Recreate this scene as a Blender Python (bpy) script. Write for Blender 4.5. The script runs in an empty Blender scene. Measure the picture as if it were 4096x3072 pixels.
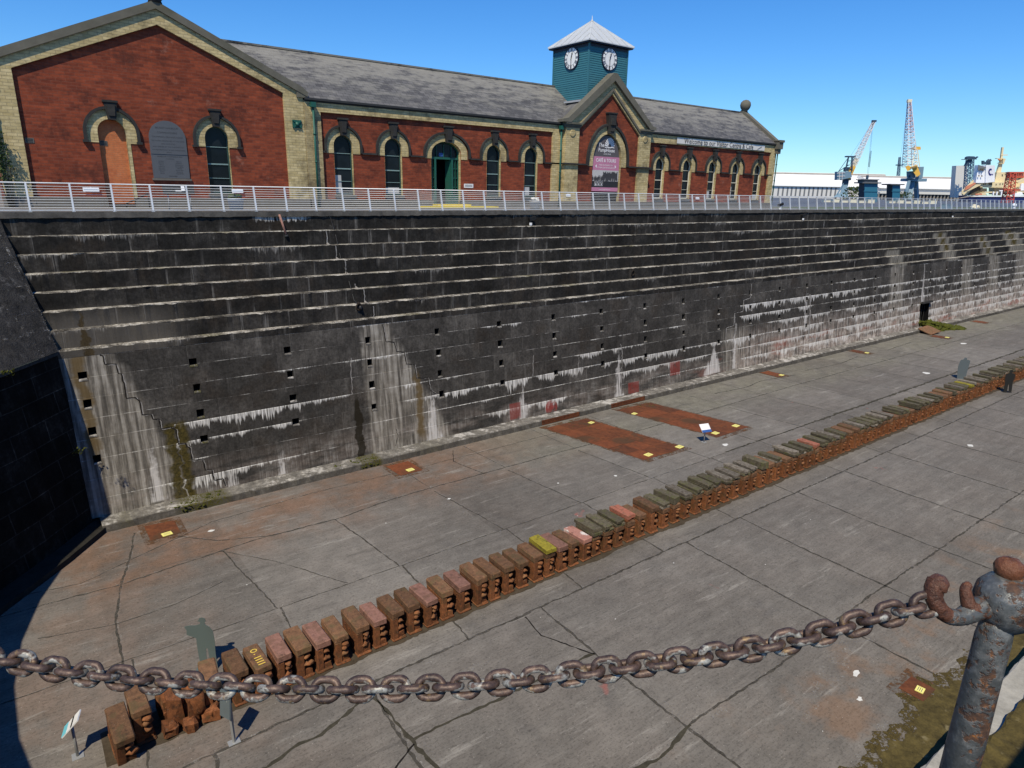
import bpy, bmesh, math, random
from mathutils import Vector, Matrix
from mathutils.geometry import delaunay_2d_cdt
rnd = random.Random(7)
sc = bpy.context.scene
COL = sc.collection
PI = math.pi
ZC = 14.0                                   # the dock floor is z = 0, the camera 14 m above it

# ---------------------------------------------------------------- camera
FPX = 2665.53                               # focal length in pixels of the 4096 wide photograph
RW = [[0.7996931342, -0.1533180737, 0.5805036256],
      [-0.6001192858, -0.2341365272, 0.7648770682],
      [0.0186476242, -0.9600383612, -0.2792465061]]
cam_d = bpy.data.cameras.new('camera')
cam_d.sensor_width = 36.0
cam_d.lens = 36.0 * FPX / 4096
cam_d.clip_start = 0.05
cam_d.clip_end = 9000
cam = bpy.data.objects.new('camera', cam_d)
COL.objects.link(cam)
M = Matrix(((RW[0][0], -RW[0][1], -RW[0][2], 0), (RW[1][0], -RW[1][1], -RW[1][2], 0),
            (RW[2][0], -RW[2][1], -RW[2][2], ZC), (0, 0, 0, 1)))
cam.matrix_world = M
sc.camera = cam

def ray(px, py):
    c = (px - 2048, py - 1536, FPX)
    return Vector([sum(RW[i][k] * c[k] for k in range(3)) for i in range(3)])
def U(px, py, ax, val):                     # surveying aid: where the sight line meets a plane of the site
    d = ray(px, py); o = Vector((0, 0, ZC))
    return o + d * ((val - o[ax]) / d[ax])
def UH(px, py, D):                          # ... at a horizontal distance D ahead
    d = ray(px, py)
    return Vector((0, 0, ZC)) + d * (D / (d.x * .604 + d.y * .797))
def UA(px, py, D):                          # ... at optical depth D
    return Vector((0, 0, ZC)) + ray(px, py) * (D / FPX)

# ---------------------------------------------------------------- objects
def tag(o, label=None, cat=None, group=None, kind=None):
    if label: o['label'] = label
    if cat: o['category'] = cat
    if group: o['group'] = group
    if kind: o['kind'] = kind
    return o
def thing(name, loc, label, cat, group=None):
    o = bpy.data.objects.new(name, None)
    o.empty_display_size = .2
    o.location = loc
    COL.objects.link(o)
    return tag(o, label, cat, group)
def copy_tree(o, parent=None):
    c = o.copy(); COL.objects.link(c); c.parent = parent
    for ch in [x for x in o.children]:
        copy_tree(ch, c)
    return c

class MB:
    """collects geometry of ONE mesh"""
    def __init__(s): s.v = []; s.f = []; s.m = []; s.sm = []
    def add(s, vs, fs, mi=0, smooth=False):
        o = len(s.v); s.v += [tuple(p) for p in vs]
        for f in fs:
            s.f.append(tuple(i + o for i in f)); s.m.append(mi); s.sm.append(smooth)
        return s
    def quad(s, a, b, c, d, mi=0): return s.add([a, b, c, d], [(0, 1, 2, 3)], mi)
    def box(s, x0, x1, y0, y1, z0, z1, mi=0, mat=None, j=0.0, ch=0.0):
        P = [Vector((x, y, z)) for z in (z0, z1) for y in (y0, y1) for x in (x0, x1)]
        if ch:                                # chamfered box
            bm = bmesh.new()
            bmesh.ops.create_cube(bm, size=1)
            for v in bm.verts:
                v.co = Vector((x0 + (v.co.x + .5) * (x1 - x0), y0 + (v.co.y + .5) * (y1 - y0), z0 + (v.co.z + .5) * (z1 - z0)))
            bmesh.ops.bevel(bm, geom=list(bm.edges), offset=ch, segments=1, affect='EDGES')
            vs = [v.co.copy() for v in bm.verts]; bm.verts.index_update()
            fs = [tuple(v.index for v in f.verts) for f in bm.faces]; bm.free()
            if j: vs = [v + Vector((rnd.uniform(-j, j), rnd.uniform(-j, j), rnd.uniform(-j, j))) for v in vs]
            if mat: vs = [mat @ v for v in vs]
            return s.add(vs, fs, mi)
        if j: P = [p + Vector((rnd.uniform(-j, j), rnd.uniform(-j, j), rnd.uniform(-j, j))) for p in P]
        if mat: P = [mat @ p for p in P]
        return s.add(P, [(0, 2, 3, 1), (4, 5, 7, 6), (0, 1, 5, 4), (2, 6, 7, 3), (0, 4, 6, 2), (1, 3, 7, 5)], mi)
    def obox(s, c, u, w, t, hu, hw, ht, mi=0):   # oriented box: centre, three axes, half sizes
        c, u, w, t = Vector(c), Vector(u).normalized(), Vector(w).normalized(), Vector(t).normalized()
        P = [c + u * a * hu + w * b * hw + t * d * ht for d in (-1, 1) for b in (-1, 1) for a in (-1, 1)]
        return s.add(P, [(0, 2, 3, 1), (4, 5, 7, 6), (0, 1, 5, 4), (2, 6, 7, 3), (0, 4, 6, 2), (1, 3, 7, 5)], mi)
    def bar(s, a, b, w, h=None, mi=0, up=(0, 0, 1)):
        a, b = Vector(a), Vector(b); d = (b - a)
        L = d.length; d.normalize(); h = h or w
        sd = d.cross(Vector(up))
        if sd.length < 1e-3: sd = d.cross(Vector((1, 0, 0)))
        sd.normalize(); u = sd.cross(d)
        return s.obox((a + b) / 2, d, sd, u, L / 2, w / 2, h / 2, mi)
    def tube(s, pts, r, n=8, mi=0, closed=False, cap=True):
        pts = [Vector(p) for p in pts]; N = len(pts)
        rs = r if isinstance(r, (list, tuple)) else [r] * N
        vs = []; ref = None
        for i, p in enumerate(pts):
            if closed: t = pts[(i + 1) % N] - pts[i - 1]
            else: t = pts[min(i + 1, N - 1)] - pts[max(i - 1, 0)]
            t.normalize()
            if ref is None:
                ref = t.orthogonal()
            ref = (ref - t * ref.dot(t)).normalized()
            b = t.cross(ref)
            for k in range(n):
                a = 2 * PI * k / n
                vs.append(p + (ref * math.cos(a) + b * math.sin(a)) * rs[i])
        fs = []
        for i in range(N if closed else N - 1):
            i2 = (i + 1) % N
            for k in range(n):
                fs.append((i * n + k, i * n + (k + 1) % n, i2 * n + (k + 1) % n, i2 * n + k))
        s.add(vs, fs, mi, True)
        if cap and not closed:
            o = len(s.v) - len(vs)
            s.f += [tuple(o + k for k in range(n))[::-1], tuple(o + (N - 1) * n + k for k in range(n))]
            s.m += [mi, mi]; s.sm += [False, False]
        return s
    def lathe(s, c, prof, n=16, mi=0, axis=(0, 0, 1), smooth=True):
        c = Vector(c); ax = Vector(axis).normalized(); u = ax.orthogonal().normalized(); w = ax.cross(u)
        vs = []
        for r, h in prof:
            for k in range(n):
                a = 2 * PI * k / n
                vs.append(c + ax * h + (u * math.cos(a) + w * math.sin(a)) * r)
        fs = [(i * n + k, i * n + (k + 1) % n, (i + 1) * n + (k + 1) % n, (i + 1) * n + k) for i in range(len(prof) - 1) for k in range(n)]
        s.add(vs, fs, mi, smooth)
        o = len(s.v) - len(vs)
        s.f += [tuple(o + k for k in range(n))[::-1], tuple(o + (len(prof) - 1) * n + k for k in range(n))]
        s.m += [mi, mi]; s.sm += [False, False]
        return s
    def blob(s, c, rx, ry, rz, mi=0, j=.15, sub=2, seed=None):
        r2 = random.Random(seed if seed is not None else rnd.random())
        bm = bmesh.new(); bmesh.ops.create_icosphere(bm, subdivisions=sub, radius=1)
        ph = [r2.uniform(0, 6) for _ in range(6)]
        vs = []
        for v in bm.verts:
            q = v.co
            k = 1 + j * (math.sin(q.x * 3 + ph[0]) * math.sin(q.y * 3 + ph[1]) + .6 * math.sin(q.z * 5 + ph[2] + q.x * 4) * math.cos(q.y * 6 + ph[3]))
            vs.append((c[0] + q.x * rx * k, c[1] + q.y * ry * k, c[2] + q.z * rz * k))
        bm.verts.index_update()
        fs = [tuple(v.index for v in f.verts) for f in bm.faces]; bm.free()
        return s.add(vs, fs, mi, True)
    def poly(s, mapf, outer, holes=(), mi=0, d=0.0):      # flat panel with holes
        vs = []; es = []
        for loop in [outer] + list(holes):
            o = len(vs); n = len(loop)
            vs += [Vector(p) for p in loop]; es += [(o + i, o + (i + 1) % n) for i in range(n)]
        V2, E2, F2, *_ = delaunay_2d_cdt(vs, es, [list(range(len(outer)))], 2, 1e-5)
        return s.add([mapf(p[0], p[1], d) for p in V2], [tuple(f) for f in F2], mi)
    def reveal(s, mapf, loop, d0, d1, mi=0, closed=True):
        n = len(loop)
        vs = [mapf(u, v, d0) for u, v in loop] + [mapf(u, v, d1) for u, v in loop]
        fs = [(i, (i + 1) % n, n + (i + 1) % n, n + i) for i in range(n if closed else n - 1)]
        return s.add(vs, fs, mi)
    def solid(s, mapf, outer, d0, d1, mi=0, holes=()):   # extruded panel: front at d0
        s.poly(mapf, outer, holes, mi, d0)
        s.poly(mapf, outer, holes, mi, d1)
        for l in [outer] + list(holes): s.reveal(mapf, l, d0, d1, mi)
        return s
    def build(s, name, mats, parent=None, loc=None):
        me = bpy.data.meshes.new(name)
        o = Vector((0, 0, 0))
        if parent is not None: o = parent.matrix_basis.translation.copy() if parent.type == 'EMPTY' and parent.parent is None else Vector(parent.get('org', (0, 0, 0)))
        elif loc is not None: o = Vector(loc)
        me.from_pydata([(p[0] - o.x, p[1] - o.y, p[2] - o.z) for p in s.v], [], s.f)
        if not isinstance(mats, (list, tuple)): mats = [mats]
        for m in mats: me.materials.append(m)
        me.polygons.foreach_set('material_index', s.m)
        me.polygons.foreach_set('use_smooth', s.sm)
        bm = bmesh.new(); bm.from_mesh(me)
        bmesh.ops.recalc_face_normals(bm, faces=bm.faces)
        bm.to_mesh(me); bm.free()
        me.update()
        ob = bpy.data.objects.new(name, me); COL.objects.link(ob)
        if parent is not None:
            ob.parent = parent
            if parent.type == 'MESH' and loc is None: pass
        elif loc is not None: ob.location = loc
        ob['org'] = tuple(o)
        return ob

FONT_CACHE = {}
def text_geo(txt, size, align='CENTER', shear=0.0, space=1.0, bold=0.0):
    key = (txt, size, align, space, bold)
    if key in FONT_CACHE: return FONT_CACHE[key]
    cu = bpy.data.curves.new('lettering', 'FONT'); cu.body = txt; cu.size = size; cu.align_x = align; cu.align_y = 'CENTER'
    cu.space_character = space; cu.offset = bold
    cu.resolution_u = 3
    ob = bpy.data.objects.new('lettering', cu); COL.objects.link(ob)
    dg = bpy.context.evaluated_depsgraph_get()
    me = bpy.data.meshes.new_from_object(ob.evaluated_get(dg))
    vs = [v.co.copy() for v in me.vertices]; fs = [tuple(p.vertices) for p in me.polygons]
    bpy.data.objects.remove(ob); bpy.data.curves.remove(cu); bpy.data.meshes.remove(me)
    FONT_CACHE[key] = (vs, fs)
    return vs, fs
def put_text(mb, mapf, u, v, txt, size, d, mi=0, align='CENTER', space=1.0, bold=0.0, sx=1.0, rot=0.0):
    vs, fs = text_geo(txt, size, align, 0, space, bold)
    c, s = math.cos(rot), math.sin(rot)
    mb.add([mapf(u + (p.x * sx) * c - p.y * s, v + (p.x * sx) * s + p.y * c, d) for p in vs], fs, mi)

# ---------------------------------------------------------------- materials
class V:
    def __init__(s, sock, t): s.s = sock; s.t = t
    def __add__(a, b): return a.t.m('ADD', a, b)
    def __radd__(a, b): return a.t.m('ADD', b, a)
    def __sub__(a, b): return a.t.m('SUBTRACT', a, b)
    def __rsub__(a, b): return a.t.m('SUBTRACT', b, a)
    def __mul__(a, b): return a.t.m('MULTIPLY', a, b)
    def __rmul__(a, b): return a.t.m('MULTIPLY', b, a)
    def __truediv__(a, b): return a.t.m('DIVIDE', a, b)
class Mat:
    def __init__(s, name):
        s.mat = bpy.data.materials.new(name); s.mat.use_nodes = True
        s.nt = s.mat.node_tree; s.nt.nodes.clear()
        s.out = s.nt.nodes.new('ShaderNodeOutputMaterial')
        s.b = s.nt.nodes.new('ShaderNodeBsdfPrincipled')
        s.nt.links.new(s.b.outputs[0], s.out.inputs[0])
        s._pos = s._obj = None
    def set(s, sock, v):
        if isinstance(v, V): s.nt.links.new(v.s, sock)
        elif v is not None:
            if hasattr(sock, 'default_value') and sock.type == 'RGBA' and len(v) == 3: v = (*v, 1)
            sock.default_value = v
    def n(s, typ, **kw):
        nd = s.nt.nodes.new(typ)
        for k, v in kw.items(): setattr(nd, k, v)
        return nd
    def m(s, op, a, b=None, c=None):
        nd = s.n('ShaderNodeMath', operation=op)
        s.set(nd.inputs[0], a)
        if b is not None: s.set(nd.inputs[1], b)
        if c is not None: s.set(nd.inputs[2], c)
        return V(nd.outputs[0], s)
    def clamp(s, a):
        nd = s.n('ShaderNodeClamp'); s.set(nd.inputs[0], a); return V(nd.outputs[0], s)
    def mx(s, a, b): return s.m('MAXIMUM', a, b)
    def mn(s, a, b): return s.m('MINIMUM', a, b)
    def pos(s):
        if not s._pos: s._pos = V(s.n('ShaderNodeNewGeometry').outputs['Position'], s)
        return s._pos
    def obj(s):
        if not s._obj: s._obj = V(s.n('ShaderNodeTexCoord').outputs['Object'], s)
        return s._obj
    def random(s): return V(s.n('ShaderNodeObjectInfo').outputs['Random'], s)
    def normal(s): return V(s.n('ShaderNodeNewGeometry').outputs['Normal'], s)
    def sep(s, v):
        nd = s.n('ShaderNodeSeparateXYZ'); s.set(nd.inputs[0], v)
        return [V(o, s) for o in nd.outputs]
    def comb(s, x, y=0.0, z=0.0):
        nd = s.n('ShaderNodeCombineXYZ')
        for i, q in enumerate((x, y, z)): s.set(nd.inputs[i], q)
        return V(nd.outputs[0], s)
    def scale(s, v, sc_, loc=(0, 0, 0)):
        nd = s.n('ShaderNodeMapping'); s.set(nd.inputs[0], v)
        nd.inputs['Scale'].default_value = sc_ if isinstance(sc_, (tuple, list)) else (sc_,) * 3
        nd.inputs['Location'].default_value = loc
        return V(nd.outputs[0], s)
    def vadd(s, a, b):
        nd = s.n('ShaderNodeVectorMath', operation='ADD'); s.set(nd.inputs[0], a); s.set(nd.inputs[1], b)
        return V(nd.outputs[0], s)
    def noise(s, v, sc_=1.0, det=4, rough=.6, dist=0.0, dims='3D'):
        nd = s.n('ShaderNodeTexNoise', noise_dimensions=dims); s.set(nd.inputs['Vector'], v)
        nd.inputs['Scale'].default_value = sc_; nd.inputs['Detail'].default_value = det
        nd.inputs['Roughness'].default_value = rough; nd.inputs['Distortion'].default_value = dist
        return V(nd.outputs['Fac'], s)
    def noisec(s, v, sc_=1.0, det=2):
        nd = s.n('ShaderNodeTexNoise'); s.set(nd.inputs['Vector'], v)
        nd.inputs['Scale'].default_value = sc_; nd.inputs['Detail'].default_value = det
        return V(nd.outputs['Color'], s)
    def white(s, v):
        nd = s.n('ShaderNodeTexWhiteNoise', noise_dimensions='3D'); s.set(nd.inputs['Vector'], v)
        return V(nd.outputs['Value'], s)
    def voro(s, v, sc_=1.0, feat='F1', out='Distance'):
        nd = s.n('ShaderNodeTexVoronoi', feature=feat); s.set(nd.inputs['Vector'], v); nd.inputs['Scale'].default_value = sc_
        return V(nd.outputs[out], s)
    def brick(s, v, w, h, mortar=.02, off=.5, smooth=.1, c1=(0, 0, 0), c2=(1, 1, 1), cm=(.5, .5, .5)):
        nd = s.n('ShaderNodeTexBrick', offset=off); s.set(nd.inputs['Vector'], v)
        nd.inputs['Scale'].default_value = 1; nd.inputs['Brick Width'].default_value = w; nd.inputs['Row Height'].default_value = h
        nd.inputs['Mortar Size'].default_value = mortar; nd.inputs['Mortar Smooth'].default_value = smooth
        nd.inputs['Color1'].default_value = (*c1, 1); nd.inputs['Color2'].default_value = (*c2, 1); nd.inputs['Mortar'].default_value = (*cm, 1)
        return V(nd.outputs['Color'], s), V(nd.outputs['Fac'], s)
    def ss(s, x, a, b):                     # smoothstep a..b
        nd = s.n('ShaderNodeMapRange', interpolation_type='SMOOTHSTEP')
        s.set(nd.inputs[0], x); s.set(nd.inputs[1], a); s.set(nd.inputs[2], b)
        nd.inputs[3].default_value = 0; nd.inputs[4].default_value = 1
        return V(nd.outputs[0], s)
    def band(s, x, a, b, e): return s.ss(x, a - e, a + e) * (1 - s.ss(x, b - e, b + e))
    def mix(s, f, a, b, mode='MIX'):
        nd = s.n('ShaderNodeMix', data_type='RGBA', blend_type=mode)
        s.set(nd.inputs[0], f); s.set(nd.inputs[6], a); s.set(nd.inputs[7], b)
        return V(nd.outputs[2], s)
    def mul(s, c, f):                       # colour times a value
        nd = s.n('ShaderNodeMix', data_type='RGBA', blend_type='MULTIPLY')
        nd.inputs[0].default_value = 1; s.set(nd.inputs[6], c); s.set(nd.inputs[7], s.comb(f, f, f))
        return V(nd.outputs[2], s)
    def ramp(s, f, stops, interp='LINEAR'):
        nd = s.n('ShaderNodeValToRGB'); s.set(nd.inputs[0], f); r = nd.color_ramp; r.interpolation = interp
        while len(r.elements) < len(stops): r.elements.new(.5)
        for e, (p, c) in zip(r.elements, stops): e.position = p; e.color = (*c, 1)
        return V(nd.outputs[0], s)
    def bump(s, h, strength=.5, dist=.02, nrm=None):
        nd = s.n('ShaderNodeBump'); nd.inputs['Strength'].default_value = strength; nd.inputs['Distance'].default_value = dist
        s.set(nd.inputs['Height'], h)
        if nrm is not None: s.set(nd.inputs['Normal'], nrm)
        return V(nd.outputs[0], s)
    def fin(s, col, rough=.85, nrm=None, spec=.3, metal=0.0, alpha=None):
        s.set(s.b.inputs['Base Color'], col); s.set(s.b.inputs['Roughness'], rough)
        s.set(s.b.inputs['Specular IOR Level'], spec); s.set(s.b.inputs['Metallic'], metal)
        if nrm is not None: s.set(s.b.inputs['Normal'], nrm)
        if alpha is not None: s.set(s.b.inputs['Alpha'], alpha)
        return s.mat
def plain(name, col, rough=.7, spec=.3, metal=0.0, var=.18, scl=3.0, dirt=(.06, .05, .045), dirtamt=.25):
    t = Mat(name); p = t.pos()
    n1 = t.noise(p, scl, 5, .65); n2 = t.noise(p, scl * .23, 3)
    c = t.mul(col, 1 - var + n1 * (2 * var))
    c = t.mix(t.ss(n2, .5, .8) * dirtamt, c, dirt)
    return t.fin(c, rough, t.bump(n1, .12, .01), spec, metal)
# ================================================================ MATERIALS
Z1 = 12.75                                   # quay level
ZL = 7.48                                    # top of the lower dock wall

def masonry(name, kind):
    """dark sea-stained dock masonry; kind 'upper' risers or 'lower' wall"""
    t = Mat(name); p = t.pos(); x, y, z = t.sep(p)
    big = t.noise(p, .35, 5, .65); mid = t.noise(p, 1.7, 5, .7); fine = t.noise(p, 26, 4, .75)
    vert = t.noise(t.comb(x * 5.5, y * .0, z * .35), 1.0, 5, .62)         # vertical streaks
    vert2 = t.noise(t.comb(x * 17.0, y * 0.0, z * .5), 1.0, 4, .6)
    wob = t.noise(t.comb(x * .9, 3.0, z * 1.6), 1.0, 3)
    xw = x + (wob - .5) * .8
    if kind == 'upper':
        H, z0, W = .7225, ZL, 1.16
    else:
        H, z0, W = .86, 7.18, 1.55
    rowf = (z0 - z) / H
    row = t.m('FLOOR', rowf); fr = t.m('FRACT', rowf + 50.0) * H           # metres below the joint
    bu = x / W + t.m('FRACT', row * .5 + 50.0) + t.white(t.comb(row, 1.0, 2.0)) * .3
    bid = t.m('FLOOR', bu)
    tone = t.white(t.comb(bid, row, 5.0))
    base = t.ramp(big * .45 + mid * .33 + vert2 * .14 + tone * .08, [(.36, (.009, .0085, .0077)), (.5, (.024, .0224, .0204)), (.64, (.066, .061, .055))] if kind == 'upper' else
                  [(.34, (.024, .0225, .0205)), (.5, (.052, .0485, .0445)), (.65, (.115, .107, .097))])
    base = t.mix(t.ss(t.noise(p, .5, 3), .52, .7) * .45, base, (.040, .030, .022))       # brownish patches
    base = t.mul(base, t.clamp(t.noise(p, 7.5, 5, .78) * 2.2 + fine * .9 - .95) * .95 + .28)
    # joints
    vj = t.m('ABSOLUTE', t.m('FRACT', bu + 50.0) - .5)                      # .5 at the joint
    jn = t.noise(t.comb(x * 2.0, row * 3.7, z * 3.0), 1.0, 4)
    vline = t.ss(vj, .5 - .012 / W, .5 - .004 / W)
    hline = t.ss(fr, .03, .008) if kind == 'lower' else None
    pale = (.36, .34, .31)
    base = t.mix(vline * (.55 if kind == 'upper' else .18), base, (.012, .012, .012))
    streak_j = t.ss(vj, .5 - .16 / W, .5 - .02 / W) * t.ss(t.white(t.comb(bid, row, 9.0)), .35, .7) * t.ss(vert2, .38, .60)
    base = t.mix(streak_j * t.ss(big, .42, .6) * (.36 if kind == 'upper' else .16), base, pale)
    if kind == 'lower':
        base = t.mix(hline * .65, base, (.015, .014, .014))
        # lime runs below the course joints
        ln = t.noise(t.comb(x * 5.0, row * 9.3, 0.0), 1.0, 4, .75)
        reg = t.noise(t.comb(x * .11, row * 2.3 + 4.0, 0.0), 1.0, 2)
        low = t.ss(z, 3.6, .4)
        far = t.ss(x, 44.0, 62.0)
        lvl = t.ss(z, 4.3, 3.5)
        amt = t.clamp(t.ss(reg, .5, .68) * (.35 + lvl * .65) + t.band(x, 16.8, 48.0, 1.0) * t.band(z, 2.0, 2.95, .06) * .75
                      + t.band(x, 5.2, 13.2, .8) * t.band(z, 3.0, 3.8, .06) * .42 + t.band(x, 47.0, 66.0, .6) * t.band(z, 4.9, 5.7, .06) * 1.5
                      + t.ss(x, 60.0, 70.0) * t.ss(z, 6.4, 5.0) * .5 + far * low * .85 + low * t.ss(reg, .4, .6) * .35 + t.band(x, 46.8, 72.0, .4) * t.band(z, 1.0, 5.0, .2) * t.ss(reg, .36, .56) * .7)
        amt = amt * (.25 + t.ss(t.noise(t.comb(x * .8, row * 5.9, 0.0), 1.0, 3), .36, .60) * .95) * (1 - t.band(x, -1.0, 4.6, .5) * .85)
        leng = t.m('POWER', ln, 2.6) * 2.3 * amt
        drip = t.ss(leng - fr, -.03, .12)
        drip = drip * (.25 + t.ss(vert2, .36, .58) * .75)
        lip = t.ss(fr, .045, .02) * t.ss(t.noise(t.comb(x * 1.3, row * 5.1, 1.0), 1.0, 4), .47, .6)
        # pale water-washed bands
        hold = t.band(xw, .4, 4.3 + 0.0, .5)
        edge1 = 3.0 + (7.2 - z) * .36
        m1 = t.ss(edge1 - xw, -.25, .35)
        m2 = t.band(xw, 14.1, 15.7, .25) + t.ss(x, 15.3, 15.5) * t.ss((15.9 + (6.3 - z) * .55) - xw, -.3, .3)
        m3 = t.band(xw, 44.4, 47.6, .5) * t.ss(z, 4.2, 2.9)
        m4 = t.band(xw, 72.2, 75.2, .5) + t.band(xw, 90.2, 93.2, .4) + t.band(xw, 98.4, 101.8, .6) + t.band(xw, 107.8, 113.0, .6)
        bandm = t.clamp((m1 + m2 + m3 * .8 + m4 * .85) * (.35 + t.ss(vert, .35, .62) * .75))
        wash = t.ramp(vert * .7 + t.noise(p, 2.2, 4) * .3, [(.3, (.085, .075, .06)), (.5, (.22, .20, .17)), (.68, (.42, .40, .36))])
        base = t.mix(bandm * .85, base, wash)
        lowband = t.ss(z, 2.3, .9) * t.ss(t.noise(t.comb(x * .35, 0.0, z * 1.5), 1.0, 4), .38, .62)
        base = t.mix(t.clamp(lowband * (.34 + far * .6) + t.ss(x, 44.0, 49.0) * t.ss(z, 4.2, 2.2) * t.ss(vert, .36, .58) * .75), base, t.ramp(mid * .5 + vert2 * .5, [(.34, (.10, .070, .052)), (.5, (.32, .27, .235)), (.64, (.64, .61, .57))]))
        redst = t.ss(t.noise(t.comb(x * .22, 7.0, z * .8), 1.0, 4), .53, .66) * t.ss(z, 2.6, 1.5) * t.ss(x, 34.0, 50.0)
        base = t.mix(redst * .55, base, (.30, .10, .07))
        base = t.mix(t.clamp(drip * .85 + lip * amt * .7 + lip * .22), base, t.ramp(vert2, [(.3, (.40, .385, .36)), (.7, (.82, .81, .78))]))
        # a few broad lime cones
        for cx, zt, zb, w in ((32.75, 3.4, .4, .38), (24.35, 2.7, .4, .33), (17.95, 3.0, .4, .5), (43.3, 2.7, .5, .8), (42.6, 1.5, .45, .5), (56.4, 5.6, 2.4, .28), (9.3, 1.4, .4, .25), (7.1, 1.2, .4, .22), (3.85, 2.9, .5, .35), (80.0, 7.4, 2.9, .3), (46.0, 4.6, .5, .3)):
            hw = (zt - z) * (w / (zt - zb))
            cone = t.ss(hw - t.m('ABSOLUTE', xw - cx + (vert - .5) * .9), -.10, .16) * t.ss(z, zb - .1, zb) * t.ss(vert2, .33, .5)
            base = t.mix(cone * .75, base, (.60, .58, .56))
        vlim = t.ss(vj, .5 - .06 / W, .5 - .01 / W) * t.ss(t.white(t.comb(bid, row, 19.0)), .35, .6) * t.ss(x, 58.0, 68.0) * t.ss(z, 6.6, 4.6) * t.ss(vert2, .35, .55)
        base = t.mix(vlim * .7, base, (.55, .54, .52))
        # moss and rust runs
        moss = t.band(xw, 4.5, 5.35, .12) * t.ss(z, 3.95, 3.7) * (.75 + mid * .4)
        moss = moss * (1 - t.band(xw, 4.92, 4.99, .03) * .7)
        base = t.mix(t.clamp(moss), base, t.ramp(t.noise(p, 9, 3), [(.3, (.018, .016, .004)), (.7, (.085, .065, .016))]))
        rv = t.ss((3.75 - z) * .16 + .05 - t.m('ABSOLUTE', x - 13.5 - (3.75 - z) * .03), -.02, .05) * t.ss(z, 3.85, 3.6) * t.ss((3.75 - z) * .2, .0, .1)
        rv = t.clamp(t.mn(rv, t.ss(.22 - t.m('ABSOLUTE', xw - 13.52), -.02, .05)))
        base = t.mix(rv * .9, base, (.014, .011, .006))
        rr = t.band(xw, 1.55, 2.0, .12) * t.ss(z, 2.0, 3.6) + t.band(xw, 16.95, 17.35, .12) * t.band(z, .6, 4.2, .4)
        base = t.mix(t.clamp(rr * (.5 + vert * .6)), base, (.10, .065, .022))
        # red paint marks
        for a, b, c, d in ((33.68, 34.78, .3, 1.15), (38.1, 39.25, 1.0, 2.0), (23.3, 24.15, .45, 1.45)):
            sq = t.band(x, a, b, .05) * t.band(z, c, d, .05) * t.ss(mid + fine * .3, .42, .62)
            base = t.mix(sq * .7, base, (.20, .028, .022))
        cir = t.ss(.5 - t.m('SQRT', (x - 26.62) * (x - 26.62) + (z - .68) * (z - .68)), -.05, .06)
        base = t.mix(cir * t.ss(mid, .38, .6) * .8, base, (.26, .04, .035))
    else:
        spots = t.ss(t.noise(t.comb(x * 3.0, row * 4.0, z * 2.2), 1.0, 4, .7), .63, .75)
        base = t.mix(spots * .16, base, pale)
        m4 = t.band(xw, 72.6, 75.6, .5) * t.ss(z, 8.9, 8.6) + t.band(xw, 85.5, 89.0, .5) * t.ss(z, 10.3, 10.0) + t.band(xw, 97.0, 100.5, .5) * t.ss(z, 9.6, 9.3) + t.band(xw, 106, 112.0, .6) * t.ss(z, 9.9, 9.7)
        base = t.mix(t.clamp(m4 * (.3 + t.ss(vert, .36, .62) * .6)), base, (.26, .24, .20))
        ms = t.band(xw, 86.7, 87.9, .3) * t.band(z, 8.2, 10.2, .2) + t.band(xw, 98.2, 99.4, .3) * t.band(z, 7.4, 9.5, .2) + t.band(xw, 107.8, 109.8, .4) * t.band(z, 8.2, 10.0, .2)
        base = t.mix(t.clamp(ms * t.ss(mid, .3, .55)), base, (.065, .048, .010))
        low1 = t.band(xw, .6, 5.6, 1.2) * t.ss(z, 9.2, 8.2)
        base = t.mix(low1 * (.25 + vert * .45), base, (.15, .135, .115))
        ru = t.ss((9.0 - z) * .10 + .05 - t.m('ABSOLUTE', xw - 2.15), -.06, .12) * t.ss(z, 9.3, 8.6)
        base = t.mix(t.ss(ru + (mid - .5) * 1.2, .3, .9) * .8, base, t.ramp(fine, [(.3, (.022, .015, .006)), (.7, (.075, .05, .016))]))
        tl = t.band(xw, 10.3, 12.9, .3) * t.ss((12.55 - z) * -1.0 + t.m('POWER', t.noise(t.comb(x * 6.0, 0.0, 0.0), 1.0, 3), 2.0) * 1.1 + .0, .0, .08) * t.ss(z, 12.6, 12.5)
        base = t.mix(tl * t.ss(vert2, .38, .55) * .85, base, (.55, .53, .5))
        dr = t.ss(t.m('POWER', t.noise(t.comb(x * 4.0, row * 7.7, 0.0), 1.0, 4, .75), 3.0) * 2.2 * t.ss(t.noise(t.comb(x * .12, row * 3.3, 2.0), 1.0, 2), .5, .68) - fr, -.03, .15)
        base = t.mix(dr * t.ss(vert2, .4, .6) * .55, base, pale)
    h = mid * .6 + fine * .4 - vline * .6
    if kind == 'lower': h = h - hline * .8
    return t.fin(base, .92, t.bump(h, .55, .03), .15)

def tread_mat():
    t = Mat('weathered_tread'); p = t.pos(); x, y, z = t.sep(p)
    n1 = t.noise(p, 2.2, 6, .7); n2 = t.noise(p, 14, 4, .7)
    n0 = t.noise(t.comb(x * .9, z * 3.0, 0.0), 1.0, 5, .7)
    f = t.ss(n1 * .30 + n2 * .30 + n0 * .40, .40, .60)
    c = t.ramp(f, [(0, (.028, .025, .022)), (.5, (.18, .165, .14)), (1, (.48, .45, .39))])
    c = t.mix(t.ss(t.noise(p, .4, 3), .58, .7) * .4, c, (.12, .11, .04))
    return t.fin(c, .95, t.bump(n2, .6, .03), .1)

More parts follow.
